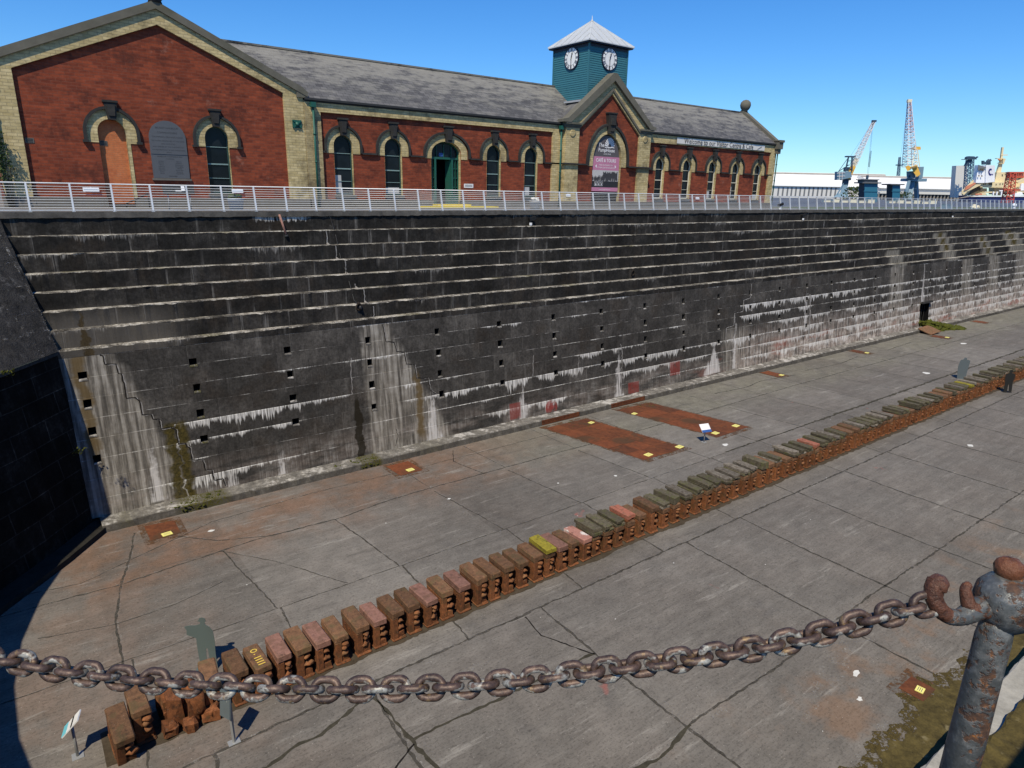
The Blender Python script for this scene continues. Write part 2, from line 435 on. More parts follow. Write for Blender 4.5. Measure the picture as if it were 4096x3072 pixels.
def floor_mat():
    t = Mat('dock_floor_concrete'); p = t.pos(); x, y, z = t.sep(p)
    big = t.noise(p, .16, 5, .6); mid = t.noise(p, 1.3, 6, .7); fine = t.noise(p, 34, 3, .7)
    grit = t.voro(p, 22.0); g2 = t.noise(p, 75, 2, .6)
    streak = t.noise(t.comb(x * .35, y * 3.2, 0.0), 1.0, 5, .65)
    tone = t.white(t.comb(t.m('FLOOR', (x - 10.3) / 4.72), t.m('FLOOR', (y - 15.4) / 5.2), 3.0))
    tone = .5 + (tone - .5) * t.ss(y, 15.35, 15.45)
    f = big * .30 + mid * .30 + streak * .26 + tone * .14
    c = t.ramp(f, [(.34, (.080, .073, .066)), (.5, (.130, .121, .110)), (.66, (.195, .183, .166))])
    # rust-brown and ochre washes towards the wall
    edge = t.ss(y, 23.5, 27.0)
    rb = (t.ss(t.noise(p, .33, 5, .65), .38, .60) * .8 + .2) * t.clamp(edge * t.ss(x, 34.0, 12.0) + .08 + t.ss(x, 7.0, -1.0) * .45)
    c = t.mix(t.clamp(rb) * .85, c, t.ramp(mid, [(.3, (.11, .072, .048)), (.7, (.185, .11, .075))]))
    oc = edge * t.ss(x, 16.0, 26.0) * (.3 + t.ss(big, .4, .6) * .5)
    c = t.mix(t.clamp(oc), c, t.ramp(mid, [(.3, (.10, .094, .075)), (.7, (.19, .18, .14))]))
    near = t.ss(y, 9.5, 7.0) * t.ss(t.noise(p, .5, 4), .5, .66)
    c = t.mix(near * .55, c, (.19, .115, .07))
    dk = t.ss(t.noise(p, .6, 5, .7), .57, .72)
    c = t.mix(dk * .45, c, (.085, .08, .077))
    c = t.mix(t.ss(t.noise(t.vadd(p, (5.0, 0, 0)), 2.6, 5, .75), .62, .74) * .55, c, (.048, .045, .043))
    wt = t.ss(t.noise(t.vadd(p, (31.0, 0, 0)), .9, 6, .75), .62, .73) * t.ss(fine, .45, .65)
    c = t.mix(wt * .7, c, (.36, .345, .32))
    st2 = t.noise(t.comb(x * .22 + y * .1, y * 1.9, 4.0), 1.0, 6, .75)
    c = t.mix(t.ss(st2, .57, .68) * .45, c, (.30, .285, .26))
    c = t.mix(t.ss(st2, .43, .33) * .45, c, (.062, .057, .053))
    # exposed aggregate
    g3 = t.noise(p, 13, 5, .8)
    g4 = t.noise(t.comb(x * 4.0, y * 16.0, 0.0), 1.0, 4, .75)
    c = t.mul(c, t.clamp(fine * .7 + g2 * .3 + g3 * 2.3 + g4 * 1.5 - 1.42) * 1.1 + .04)
    c = t.mix(t.ss(g3, .63, .72) * .6, c, (.34, .32, .285))
    c = t.mix(t.ss(t.voro(p, 6.5), .11, .05) * .5, c, (.42, .40, .36))
    pk = t.ss(t.noise(t.vadd(p, (0, 77.0, 0)), .55, 3), .71, .76)
    c = t.mix(pk * .6, c, (.30, .09, .075))
    return t.fin(c, .9, t.bump(fine * .5 + mid * .5, .45, .02), .25)

def rust(name, a, b, cpatch, scl=6.0, rough=.8, pamt=.5, prand=False, metal=0.0, pth=(.5, .62)):
    t = Mat(name); p = t.obj()
    if prand: 
        r = t.random(); p = t.vadd(p, t.comb(r * 37.0, r * 11.0, r * 23.0))
    n1 = t.noise(p, scl, 6, .7); n2 = t.noise(p, scl * 4.3, 4, .7); n3 = t.noise(p, scl * .45, 4, .6)
    c = t.ramp(n1 * .6 + n2 * .4, [(.32, a), (.68, b)])
    c = t.mix(t.ss(n3, *pth) * pamt, c, cpatch)
    if prand:
        c = t.mul(c, .72 + r * .5)
        c = t.mix(t.ss(t.noise(t.vadd(p, (4.0, 8.0, 1.0)), scl * 3.1, 4, .75), .64, .70) * .65, c, (.36, .30, .24))
        c = t.mix(t.ss(t.noise(t.vadd(p, (14.0, 3.0, 1.0)), scl * .9, 5, .72), .56, .66) * .55, c, (.022, .015, .011))
    return t.fin(c, rough, t.bump(n2 * .6 + n1 * .4, .6, .012), .3, metal)

M_UP = masonry('altar_masonry', 'upper')
M_LOW = masonry('lower_wall_masonry', 'lower')
M_TREAD = tread_mat()
M_FLOOR = floor_mat()
def quick(name, lo, hi, scl, rough=.9, bump=.4, bd=.02, det=5, spec=.2, extra=None):
    t = Mat(name); p = t.pos(); n = t.noise(p, scl, det, .68); n2 = t.noise(p, scl * 6, 3, .7); n3 = t.noise(p, scl * .2, 3)
    c = t.ramp(n * .5 + n2 * .25 + n3 * .25, [(.33, lo), (.66, hi)])
    if extra: c = t.mix(t.ss(t.noise(t.vadd(p, (9.0, 4.0, 2.0)), scl * .5, 5, .7), extra[1], extra[2]), c, extra[0])
    return t.fin(c, rough, t.bump(n * .5 + n2 * .5, bump, bd), spec)
def kerbmat():
    t = Mat('kerb_stone'); p = t.pos(); x, y, z = t.sep(p)
    n = t.noise(p, 2.4, 6, .7); n2 = t.noise(p, 15, 4, .7); st = t.noise(t.comb(x * 6.0, 0.0, z * .8), 1.0, 4)
    top = t.ss(z, .29, .34)
    c = t.ramp(n * .6 + n2 * .4, [(.32, (.055, .050, .045)), (.5, (.15, .14, .125)), (.68, (.32, .30, .27))])
    c = t.mix((1 - top) * (.35 + st * .5), c, (.045, .041, .034))
    lime = t.ss(n * .5 + t.noise(p, .5, 4) * .5, .50, .60) * top
    c = t.mix(lime * .75, c, (.50, .48, .45))
    ms = t.clamp((t.band(x, 4.5, 6.6, .25) + t.band(x, 13.1, 14.25, .15) + t.band(x, 2.2, 2.7, .3) * .4 + t.band(x, 16.5, 18.0, .4) * .25) * t.ss(n2 * .6 + n * .4, .40, .56))
    c = t.mix(ms, c, t.ramp(n2, [(.3, (.016, .014, .004)), (.7, (.085, .078, .014))]))
    return t.fin(c, .92, t.bump(n2 * .6 + n * .4, .7, .03), .15)
M_KERB = kerbmat()
def blackwall():  # near-black colour paints in the shade of the dock head
    t = Mat('shade_black_masonry'); p = t.pos(); x, y, z = t.sep(p)
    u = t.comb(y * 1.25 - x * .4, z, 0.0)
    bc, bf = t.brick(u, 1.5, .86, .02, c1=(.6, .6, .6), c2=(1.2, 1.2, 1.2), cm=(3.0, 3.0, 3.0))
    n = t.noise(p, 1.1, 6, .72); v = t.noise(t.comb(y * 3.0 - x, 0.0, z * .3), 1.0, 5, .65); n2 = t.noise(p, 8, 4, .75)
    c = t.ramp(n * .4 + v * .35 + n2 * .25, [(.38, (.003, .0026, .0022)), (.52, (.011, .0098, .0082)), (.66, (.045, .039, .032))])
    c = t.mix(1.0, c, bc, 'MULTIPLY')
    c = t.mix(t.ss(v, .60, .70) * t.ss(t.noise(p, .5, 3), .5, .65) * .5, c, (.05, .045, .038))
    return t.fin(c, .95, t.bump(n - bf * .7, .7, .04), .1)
M_HEADLOW = blackwall()
M_KERBD = quick('shade_black_stone', (.006, .0055, .0045), (.032, .029, .024), 2.4)  # head kerb stone, its shade put into the colour
M_COPE = quick('coping_stone', (.035, .033, .031), (.12, .112, .10), 2.2)
M_QUAY = quick('quay_paving', (.10, .095, .09), (.2, .19, .175), 1.2)
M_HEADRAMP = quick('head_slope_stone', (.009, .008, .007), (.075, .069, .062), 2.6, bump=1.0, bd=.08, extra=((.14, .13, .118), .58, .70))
M_GRASS = quick('grass_strip', (.035, .055, .015), (.085, .12, .035), 3.0)
M_TARMAC = quick('harbour_tarmac', (.04, .05, .075), (.09, .105, .14), .12)
M_JOINT = quick('joint_filling', (.022, .020, .014), (.066, .060, .044), 8.0)
def fadedjoint():
    t = Mat('faded_joint'); p = t.pos(); n = t.noise(p, .7, 5, .7); n2 = t.noise(p, 7, 4, .75)
    return t.fin(t.ramp(n2, [(.35, (.030, .027, .022)), (.65, (.085, .079, .068))]), .9, None, .2, 0, t.ss(n * .55 + n2 * .45, .36, .54) * .85)
M_JOINTF = fadedjoint()
def scuff():
    t = Mat('worn_joint_edge'); p = t.pos(); n = t.noise(p, 3.2, 6, .75); n2 = t.noise(p, 22, 4, .75)
    return t.fin(t.ramp(n2, [(.3, (.20, .19, .175)), (.7, (.40, .385, .36))]), .9, None, .2, 0, t.ss(n * .6 + n2 * .4, .50, .64) * .75)
M_JEDGE = scuff()
M_CRACK = quick('open_crack', (.006, .006, .006), (.018, .016, .014), 5.0)
M_PALELINE = quick('lime_line', (.09, .085, .08), (.42, .4, .38), 7.0)
M_MOSS = quick('moss', (.018, .022, .004), (.105, .115, .014), 7.0, bump=1.0, bd=.05)
M_MOSSO = quick('wet_olive_moss', (.018, .014, .004), (.125, .096, .03), 3.0, rough=.7, bump=.5, extra=((.19, .16, .085), .56, .7))
def ragged_alpha(name, lo, hi, a0, a1, scl):
    t = Mat(name); p = t.pos(); n = t.noise(p, scl, 6, .72); n2 = t.noise(p, scl * 5, 4, .75)
    return t.fin(t.ramp(n2, [(.3, lo), (.7, hi)]), .85, t.bump(n2, .4, .02), .2, 0, t.ss(n * .6 + n2 * .4, a0, a1))
M_MOSSE = ragged_alpha('patchy_olive_moss', (.020, .015, .004), (.10, .075, .024), .46, .52, 2.4)
M_STAIN = ragged_alpha('rust_stain', (.050, .026, .012), (.15, .075, .034), .44, .60, 1.9)
M_SPLASH = quick('white_splash', (.45, .45, .43), (.7, .7, .68), 9.0)

M_PLATE = rust('rusted_floor_iron', (.055, .019, .010), (.185, .060, .022), (.055, .034, .018), 1.1, .85, .75)
M_IRON = rust('rusted_cast_iron', (.030, .014, .008), (.30, .108, .040), (.085, .048, .020), 6.5, .85, .6, True)
M_CAPB = rust('iron_top_brown', (.055, .030, .018), (.22, .115, .060), (.085, .070, .032), 6.0, .85, .5, True)
M_CAPP = rust('iron_top_pink_paint', (.14, .068, .050), (.31, .165, .130), (.105, .062, .036), 8.0, .8, .4, True)
M_CAPW = rust('iron_top_white_lime', (.24, .11, .085), (.40, .2, .16), (.62, .6, .57), 5.0, .8, .8, True)
M_KNOB = rust('rusted_lug', (.075, .030, .014), (.29, .115, .045), (.20, .12, .06), 9.0, .85, .5, True)
M_TIMB = rust('timber_grey_green', (.028, .024, .015), (.150, .130, .088), (.085, .084, .036), 7.0, .9, .8, True)
M_TIMG = rust('timber_silver', (.050, .042, .032), (.26, .23, .19), (.075, .055, .035), 7.0, .9, .5, True)
M_TIMY = rust('timber_yellow_lichen', (.15, .125, .015), (.32, .27, .03), (.07, .075, .022), 8.0, .9, .55, True)
M_TIMR = rust('timber_red', (.20, .07, .045), (.36, .135, .09), (.10, .08, .05), 8.0, .85, .4, True)
M_YTAG = plain('yellow_tag', (.78, .72, .22), .6, var=.08, scl=20)
M_STEEL = plain('galvanised_rail', (.62, .64, .66), .45, .5, .2, .06)

def chain_mat():
    t = Mat('chain_rust_and_paint'); r = t.random(); p = t.vadd(t.obj(), t.comb(r * 3.0, r * 5.0, r * 2.0))
    n1 = t.noise(p, 26, 6, .7); n2 = t.noise(p, 130, 4, .75); n3 = t.noise(t.vadd(p, (2.0, 1.0, 0)), 24, 3, .6)
    nz = t.sep(t.normal())[2]
    c = t.ramp(n1 * .55 + n2 * .45, [(.36, (.022, .014, .012)), (.5, (.070, .043, .033)), (.64, (.150, .094, .068))])
    c = t.mix(t.clamp(t.ss(n3 - nz * .12, .505, .565) * (.35 + t.ss(n2, .36, .5) * .65)), c, t.ramp(n2, [(.3, (.15, .145, .125)), (.7, (.40, .39, .35))]))
    c = t.mix(t.ss(t.noise(t.vadd(p, (7.0, 0, 0)), 34, 4, .7), .58, .66) * .8, c, (.20, .13, .06))
    return t.fin(c, .5, t.bump(n2 * .5 + n1 * .5, .7, .0022), .5, .25)
M_CHAIN = chain_mat()
def post_mat():
    t = Mat('grey_paint_flaking_to_rust'); p = t.obj()
    n1 = t.noise(p, 9, 6, .7); n2 = t.noise(p, 60, 5, .72); n3 = t.noise(p, 22, 5, .68)
    c = t.ramp(n1 * .5 + n2 * .5, [(.32, (.040, .043, .042)), (.5, (.088, .092, .089)), (.66, (.21, .21, .20))])
    n4 = t.noise(t.vadd(p, (3.0, 1.0, 0)), 13, 6, .72)
    sp = t.mx(t.ss(n3 * .6 + n1 * .4, .515, .56), t.ss(n4, .55, .60))
    c = t.mix(sp, c, t.ramp(n2, [(.3, (.030, .019, .015)), (.52, (.088, .045, .026)), (.64, (.22, .09, .03)), (.76, (.45, .18, .04))]))
    return t.fin(c, t.ss(sp, 0.0, 1.0) * .35 + .42, t.bump(n2 * .4 + n1 * .3 - sp * .35, .8, .004), .5, .15)
M_POST = post_mat()
M_RKNOB = rust('rusted_knob', (.018, .010, .008), (.17, .070, .040), (.21, .075, .028), 34.0, .38, .45)

# ---- the building
def brickmat(name, c1, c2, mort, soot, bw=.3, bh=.1):
    t = Mat(name); p = t.pos(); x, y, z = t.sep(p)
    uv = t.comb(x + y, z, 0.0)
    bc, bf = t.brick(uv, bw, bh, .014, c1=c1, c2=c2, cm=mort)
    n = t.noise(p, .55, 5, .65); n2 = t.noise(p, 4.5, 4, .7); n3 = t.noise(t.comb((x + y) * 1.1, 0.0, z * 5.0), 1.0, 5, .65)
    c = t.mix(.45, bc, t.ramp(n3, [(.35, c1), (.65, c2)]))
    c = t.mul(c, .30 + n * .62 + n2 * .78)
    c = t.mix(t.ss(t.noise(t.vadd(p, (13.0, 0, 3.0)), .5, 6, .72), .50, .66) * .7, c, soot)
    c = t.mix(t.ss(t.noise(t.vadd(p, (3.0, 0, 23.0)), .7, 6, .75), .60, .72) * .28, c, (.42, .26, .2))
    return t.fin(c, .9, t.bump(n2 - bf * .5, .4, .02), .15)
M_RED = brickmat('red_brick', (.11, .027, .017), (.29, .066, .030), (.15, .065, .047), (.055, .020, .016), .42, .15)
M_INFILL = brickmat('infill_brick', (.42, .125, .048), (.50, .165, .062), (.34, .16, .09), (.32, .08, .04))
M_YEL = brickmat('yellow_brick', (.34, .265, .12), (.58, .475, .265), (.20, .165, .105), (.12, .095, .055), .42, .15)
M_YDIRT = brickmat('sooty_yellow_brick', (.24, .185, .095), (.46, .37, .2), (.2, .165, .1), (.09, .07, .045), .3, .11)
def slate():
    t = Mat('slate_roof'); p = t.pos(); x, y, z = t.sep(p)
    u = t.comb(x, y * 1.3, 0.0)
    bc, bf = t.brick(u, .42, .3, .012, c1=(.058, .057, .06), c2=(.115, .112, .112), cm=(.028, .028, .028))
    n = t.noise(p, .28, 5, .65); n2 = t.noise(t.comb(x * 1.2, y * 4.0, 0.0), 1.0, 5, .72)
    c = t.mul(bc, .55 + n * .5 + n2 * .45)
    up = t.ss(z, 18.4, 22.2)
    li = t.ss(t.noise(t.comb(x * .55, y * 2.2, z * .6), 1.0, 6, .72) + up * .14, .5, .68)
    c = t.mix(li * (.3 + up * .35), c, (.255, .245, .215))
    return t.fin(c, .75, t.bump(n2 * .4 - bf * .6, .5, .02), .35)
M_SLATE = slate()
M_TRIM = plain('mossy_coping_stone', (.125, .118, .095), .9, .2, 0, .35, 2.0, (.06, .062, .035), .7)
M_DSTONE = plain('soot_black_stone', (.032, .031, .030), .9, .2, 0, .4, 5.0, (.11, .105, .09), .35)
M_PLINTH = plain('grey_plinth_stone', (.13, .12, .105), .9, .2, 0, .35, 2.0)
M_LEAD = plain('lead_sheet', (.40, .42, .44), .5, .4, .2, .16, 2.0, (.2, .2, .2), .35)
M_LEADR = plain('lead_roof', (.50, .52, .53), .5, .4, .15, .12, 1.5, (.3, .3, .3), .35)
M_TEAL = plain('teal_boarding', (.036, .145, .18), .6, .35, 0, .16, 1.2, (.10, .20, .21), .35)
M_GREEN = plain('green_paint', (.012, .085, .062), .5, .4, 0, .15)
M_BAR = plain('pale_teal_glazing_bar', (.20, .29, .28), .5, .4)
M_FRAME = plain('dark_green_window_frame', (.022, .06, .055), .5, .4)
M_BLACK = plain('black_paint', (.012, .012, .013), .5, .4)
M_NAVYB = plain('clock_rim_blue_black', (.010, .012, .03), .5, .4)
M_WHITE = plain('white_enamel', (.78, .78, .77), .5, .4, 0, .04, 4.0, (.5, .5, .5), .15)
M_CREAMW = plain('cream_frame', (.62, .58, .46), .5, .4)
M_IRONB = plain('old_gutter_iron', (.028, .03, .032), .7, .3)
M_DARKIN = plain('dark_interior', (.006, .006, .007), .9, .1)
def glass():
    t = Mat('window_glass'); p = t.pos()
    n = t.noise(p, .8, 2)
    return t.fin(t.ramp(n, [(.3, (.004, .006, .009)), (.7, (.012, .017, .024))]), .1, t.bump(t.noise(p, 1.6, 2), .06, .05), .12)
M_GLASS = glass()
M_PANEREFL = plain('pale_pane_reflection', (.42, .42, .42), .7, .2, 0, .15)  # pale colour standing for reflections in the window panes
M_PLAQ = plain('slate_tablet', (.085, .09, .10), .55, .4, 0, .14, 2.2, (.13, .135, .145), .4)
M_PLTXT = plain('tablet_lettering', (.042, .045, .05), .7)
M_BGREY = plain('banner_charcoal', (.095, .085, .09), .6, .3, 0, .1)
M_PINK = plain('banner_pink', (.47, .19, .29), .6, .3, 0, .1)
M_BBLACK = plain('banner_black', (.025, .025, .027), .6, .3, 0, .1)
M_BPALE = plain('banner_photo_pale', (.46, .44, .43), .6, .3, 0, .2, 6)
M_BDARK = plain('banner_photo_dark', (.05, .048, .05), .6, .3, 0, .3, 8)
M_BWHITE = plain('banner_white', (.72, .70, .70), .6, .3, 0, .05)
M_BSIGN = plain('welcome_banner_cloth', (.62, .61, .58), .7, .3, 0, .1, 1.5)
M_SOLDB = plain('banner_slate_blue_panel', (.3, .36, .4), .6, .3, 0, .1)
M_YSTEP = plain('yellow_step_paint', (.6, .47, .05), .7, .3)
# ---- far things
M_FWHITE = plain('white_shed_roof', (.80, .80, .78), .6, .3, 0, .03, .05, (.55, .52, .48), .1)
M_FGREY = plain('pale_shed_cladding', (.60, .59, .56), .6, .3, 0, .05, .05, (.4, .4, .4), .1)
M_FSLOT = plain('shed_dark_slot', (.15, .16, .17), .7)
M_FRIDGE = plain('shed_weathered_ridge', (.32, .29, .25), .8, .2, 0, .5, .4, (.12, .11, .10), .7)
M_FDARK = plain('shed_shadowed_bay', (.035, .036, .04), .8, .2, 0, .4, .3)
M_CRBLUE = plain('crane_grey_blue', (.15, .24, .31), .55, .4, 0, .1, .3)
M_CRDARK = plain('crane_dark_blue', (.03, .06, .10), .6, .4)
M_CRYEL = plain('crane_yellow', (.72, .42, .07), .55, .4, 0, .1, .4)
M_CRRED = plain('crane_faded_red_lattice', (.62, .36, .33), .55, .4)
M_CRPALE = plain('crane_pale_lattice', (.72, .68, .66), .55, .4)
M_CRCREAM = plain('crane_cream_panel', (.72, .66, .48), .55, .4)
M_TEALB = plain('teal_kiosk_panel', (.02, .125, .20), .55, .4, 0, .12, .4)
M_NAVY = plain('navy_kiosk_side', (.008, .02, .045), .6, .4)
M_KROOF = plain('kiosk_roof', (.10, .11, .12), .8, .3)
M_HULL = plain('ship_navy_hull', (.008, .014, .10), .5, .5, 0, .1, .2)
M_SHIPC = plain('ship_cream', (.72, .60, .36), .55, .4, 0, .06, .2)
M_SHIPW = plain('ship_white', (.86, .87, .9), .5, .4, 0, .03, .2)
M_SHIPB = plain('ship_logo_blue', (.02, .02, .16), .5, .4)
M_SHIPR = plain('gangway_red', (.50, .075, .045), .6, .4)
M_SHIPO = plain('ship_deck_orange', (.60, .22, .12), .6, .4)
M_SHADE = plain('ship_opening', (.10, .085, .06), .8)
M_LEAF = quick('foliage', (.012, .025, .008), (.07, .10, .03), 9.0, bump=.2)
M_BARK = quick('bark', (.05, .04, .03), (.11, .09, .07), 9.0)
M_RAILW = M_SIGNW = plain('sign_white', (.74, .75, .77), .45, .4, 0, .04)
M_SIGNC = plain('sign_cyan', (.16, .56, .68), .45, .4, 0, .04)
M_SIGNB = plain('sign_blue', (.03, .09, .30), .45, .4, 0, .04)
M_SIGNG = plain('sign_grey_panel', (.38, .43, .50), .45, .4, 0, .04)
M_SPOST = plain('sign_post_steel', (.32, .33, .34), .5, .4, .3, .1)
M_CUTG = plain('grey_green_steel_figure', (.095, .125, .125), .6, .35, 0, .05)
M_CUTB = plain('black_steel_figure', (.016, .017, .018), .6, .35, 0, .05)
M_CUTS = plain('slate_blue_steel_figure', (.10, .125, .14), .6, .35, 0, .05)
# ================================================================ SETTING AND DOCK
XE = 232.0                                   # far end of the dock
# head of the dock in plan: the ledge over the lower wall, and the quay edge
LEDGE = [(1.1, 31.5), (-.7, 28.9), (-2.5, 26.6), (-3.85, 24.6), (-4.75, 22.4), (-5.35, 20.1), (-5.6, 17.8), (-5.55, 15.4), (-5.2, 13.2), (-4.4, 10.8), (-3.1, 8.4), (-1.2, 6.0), (1.1, 3.6)]
TOPC = [(.03, 34.8), (-3.5, 31.2), (-5.8, 28.4), (-7.2, 25.8), (-8.2, 22.8), (-8.9, 20.2), (-9.2, 17.6), (-9.1, 14.9), (-8.6, 12.0), (-7.6, 8.8), (-6.0, 5.6), (-4.2, 2.4), (-2.6, -2.5)]

# ground: one sheet to the horizon with the dock cut out of it
g = MB()
hole = [(XE, 34.8)] + [(x, y) for x, y in TOPC] + [(XE, -2.5)]
BIG = 3500
g.poly(lambda u, v, d: (u, v, Z1), [(-BIG, -BIG), (BIG, -BIG), (BIG, BIG), (-BIG, BIG)], [hole])
tag(g.build('ground', M_QUAY), kind='structure')
g = MB(); g.quad((66.5, 37.2, Z1 + .004), (330, 37.2, Z1 + .004), (330, 43.5, Z1 + .004), (66.5, 43.5, Z1 + .004))
tag(g.build('grass_verge', M_GRASS), kind='structure')
g = MB(); g.quad((68, 46, Z1 + .004), (1200, 46, Z1 + .004), (1200, 700, Z1 + .004), (68, 700, Z1 + .004))
tag(g.build('harbour_yard', M_TARMAC), kind='structure')

# dock floor -----------------------------------------------------------------
fl = MB()
nx = 60
xs = [-9 + i * (XE + 11) / nx for i in range(nx + 1)]
for a, b in zip(xs[:-1], xs[1:]):
    fl.quad((a, 0, 0), (b, 0, 0), (b, 33, 0), (a, 33, 0), 0)
def ragged(mb, pts, w, mi, z, jit=.5, step=.22, seed=1, wob=.05, taper=False):
    r = random.Random(seed); P = []
    for (a, b) in zip(pts[:-1], pts[1:]):
        a, b = Vector((*a, 0)), Vector((*b, 0)); n = max(1, int((b - a).length / step))
        for i in range(n): P.append(a.lerp(b, i / n))
    P.append(Vector((*pts[-1], 0)))
    L, R = [], []
    off = 0
    for i, p in enumerate(P):
        t = (P[min(i + 1, len(P) - 1)] - P[max(i - 1, 0)]).normalized(); s = Vector((-t.y, t.x, 0))
        off = off * .82 + r.uniform(-wob, wob) * .5
        k = 1.0
        if taper: k = min(1, .15 + 2.2 * min(i, len(P) - 1 - i) / len(P))
        L.append(p + s * (off + w * k * (.5 + r.uniform(-jit, jit) * .5)))
        R.append(p + s * (off - w * k * (.5 + r.uniform(-jit, jit) * .5)))
    vs = [(p.x, p.y, z) for p in L + R]; n = len(P)
    mb.add(vs, [(i, i + 1, n + i + 1, n + i) for i in range(n - 1)], mi)
J = []   # (points, width, material slot)
for y, w in ((20.62, .035), (15.42, .07)):
    J.append(([(-4, y), (40, y), (XE, y)], w, 1))
J += [([(-3.2, 25.5), (1.5, 25.3), (6.5, 25.8), (9.9, 25.6), (13, 26.0), (30, 25.9), (47.8, 26.1), (80, 25.95), (XE, 26)], .06, 1)]
J += [([(40, 20.62), (80, 20.6)], .16, 1), ([(31, 20.68), (40, 20.64)], .09, 1)]
for i, x in enumerate([.9, 5.45, 10.15, 15.15, 19.6, 24.5, 29.2, 33.8, 38.4, 43.1, 47.8, 52.5, 57.2, 62, 66.7, 71.4, 76.1, 80.8]):
    if x > 4: J.append(([(x - .3, 25.6), (x + .25, 20.62)], .05, 1))
    J.append(([(x + .35, 20.6), (x, 15.42)], .05, 1))
    if x > 12: J.append(([(x - .4, 29.8), (x - .25, 26.0)], .03, 1))
for x in (2.2, 6.45, 13.0, 20.85, 24.6, 29.3, 33.8, 38.6, 43.4, 48.2, 53.2, 58.2, 63, 68, 73, 78):
    J.append(([(x + .15, 15.4), (x, 12.4), (x - .05, 8.9), (x, 5.6)], .07, 1))
J += [([(6.4, 15.0), (4.8, 14.45), (4.05, 14.42), (3.3, 14.2), (1.6, 14.5)], .09, 1),
      ([(6.5, 15.35), (6.62, 12.9), (6.74, 11.6), (6.6, 9.0)], .10, 1), ([(6.7, 12.85), (8.6, 12.8), (11.4, 12.6), (13.0, 12.55)], .08, 1),
      ([(13.1, 8.9), (11.7, 8.6), (8.0, 8.9), (5.0, 9.3)], .12, 1), ([(13.1, 8.9), (16.9, 8.8), (20.8, 8.95), (33, 8.9), (60, 9.0), (120, 9)], .06, 1),
      ([(6.65, 12.7), (5.7, 12.2), (5.1, 12.35), (4.7, 12.1)], .04, 3), ([(13.0, 12.5), (12.2, 14.2), (12.35, 15.3)], .04, 3),
      ([(5.05, 25.7), (6.6, 23.7), (7.6, 21.9), (8.3, 20.7)], .03, 1), ([(-1.0, 23.4), (1.1, 22.8), (2.9, 22.9), (4.6, 23.4)], .03, 1), ([(2.6, 29.2), (2.2, 27.4), (1.6, 25.4), (1.1, 22.8), (1.0, 20.4)], .06, 1), ([(-3.0, 26.8), (.4, 26.2), (2.2, 27.0), (5.4, 28.4), (10, 28.7), (16, 28.5), (28, 28.4)], .035, 1),
      ([(4.0, 27.9), (5.2, 26.6), (6.9, 25.85)], .05, 1), ([(18, 25.9), (17.6, 28.2), (18.4, 29.6)], .03, 3), ([(40.0, 28.2), (43.5, 27.9), (46.0, 28.3), (50, 27.8)], .07, 1), ([(52, 28.1), (57, 27.7), (61, 28.2)], .06, 1), ([(66, 27.9), (72, 28.3)], .06, 1)]
for i, (pts, w, mi) in enumerate(J):
    big_ = w >= .08
    ragged(fl, pts, w if big_ else w * 1.15, mi if (big_ or mi == 3) else 5, .0045 + .0006 * (i % 4), .8, .16, 100 + i, .05 if big_ else .03)
    ragged(fl, [(p[0] + .05, p[1] + .04) for p in pts], max(.07, w * 1.2), 2, .0018 + .0004 * (i % 3), .5, .25, 900 + i, .04)
E2 = [([(10.4, 20.69), (15.0, 20.7)], .06), ([(26.5, 20.75), (28, 20.72)], .05), ([(17.7, 15.52), (21.5, 15.5)], .06), ([(23.9, 15.5), (29, 15.55)], .07), ([(24.7, 15.3), (24.85, 11.5)], .05), ([(38.5, 15.4), (39.0, 11.4)], .12), ([(20.9, 12.5), (21.2, 9.0)], .04),
      ([(15.5, 7.0), (18, 7.6), (20.2, 8.1), (22.8, 8.5)], .26), ([(15.2, 5.6), (17, 5.6), (18.7, 5.65)], .16), ([(18.0, 9.2), (20.8, 7.8), (22.5, 7.3)], .07), ([(6.85, 12.6), (6.95, 11.2), (6.75, 9.5)], .14), ([(13.3, 8.8), (14.8, 8.6)], .10), ([(13.15, 10.2), (13.2, 8.9)], .08), ([(33.5, 15.55), (37.5, 15.5)], .07), ([(46.6, 15.5), (52, 15.5)], .08), ([(54.6, 26.0), (55.3, 21)], .06), ([(47.0, 26.2), (51, 26.2)], .07),
      ([(14.6, 24.6), (14.9, 22.2)], .04), ([(10.25, 24.8), (10.4, 22.0)], .04), ([(8.4, 14.1), (9.6, 14.3), (10.6, 13.9)], .12), ([(7.3, 15.3), (9.0, 15.2)], .05), ([(26.8, 21.9), (27.7, 20.8)], .05)]
for i, (pts, w) in enumerate(E2): ragged(fl, pts, w * 2.2, 2, .003, .5, .12, 300 + i, .03, True)
r = random.Random(5)
for k in range(42):                          # droppings and limewash splashes
    if k < 12: cx, cy, s = [(31.9, 21.4, .32), (15.0, 24.5, .12), (20.4, 22.9, .1), (23.4, 21.9, .14), (18.9, 7.2, .22), (17.9, 6.6, .14), (44.0, 13.0, .3), (60, 22, .5), (76, 25, .5), (5.2, 27.6, .16), (33.2, 23.4, .2), (26.3, 24.5, .18)][k]
    else: cx, cy, s = r.uniform(0, 50), r.uniform(6, 28), r.uniform(.015, .05)
    n = 9; ph = r.uniform(0, 6)
    vs = [(cx + s * math.cos(a * 2 * PI / n + ph) * r.uniform(.4, 1), cy + .7 * s * math.sin(a * 2 * PI / n + ph) * r.uniform(.4, 1), .0075) for a in range(n)]
    fl.add(vs, [tuple(range(n))], 4)
tag(fl.build('dock_floor', [M_FLOOR, M_JOINT, M_JEDGE, M_CRACK, M_SPLASH, M_JOINTF]), kind='structure')

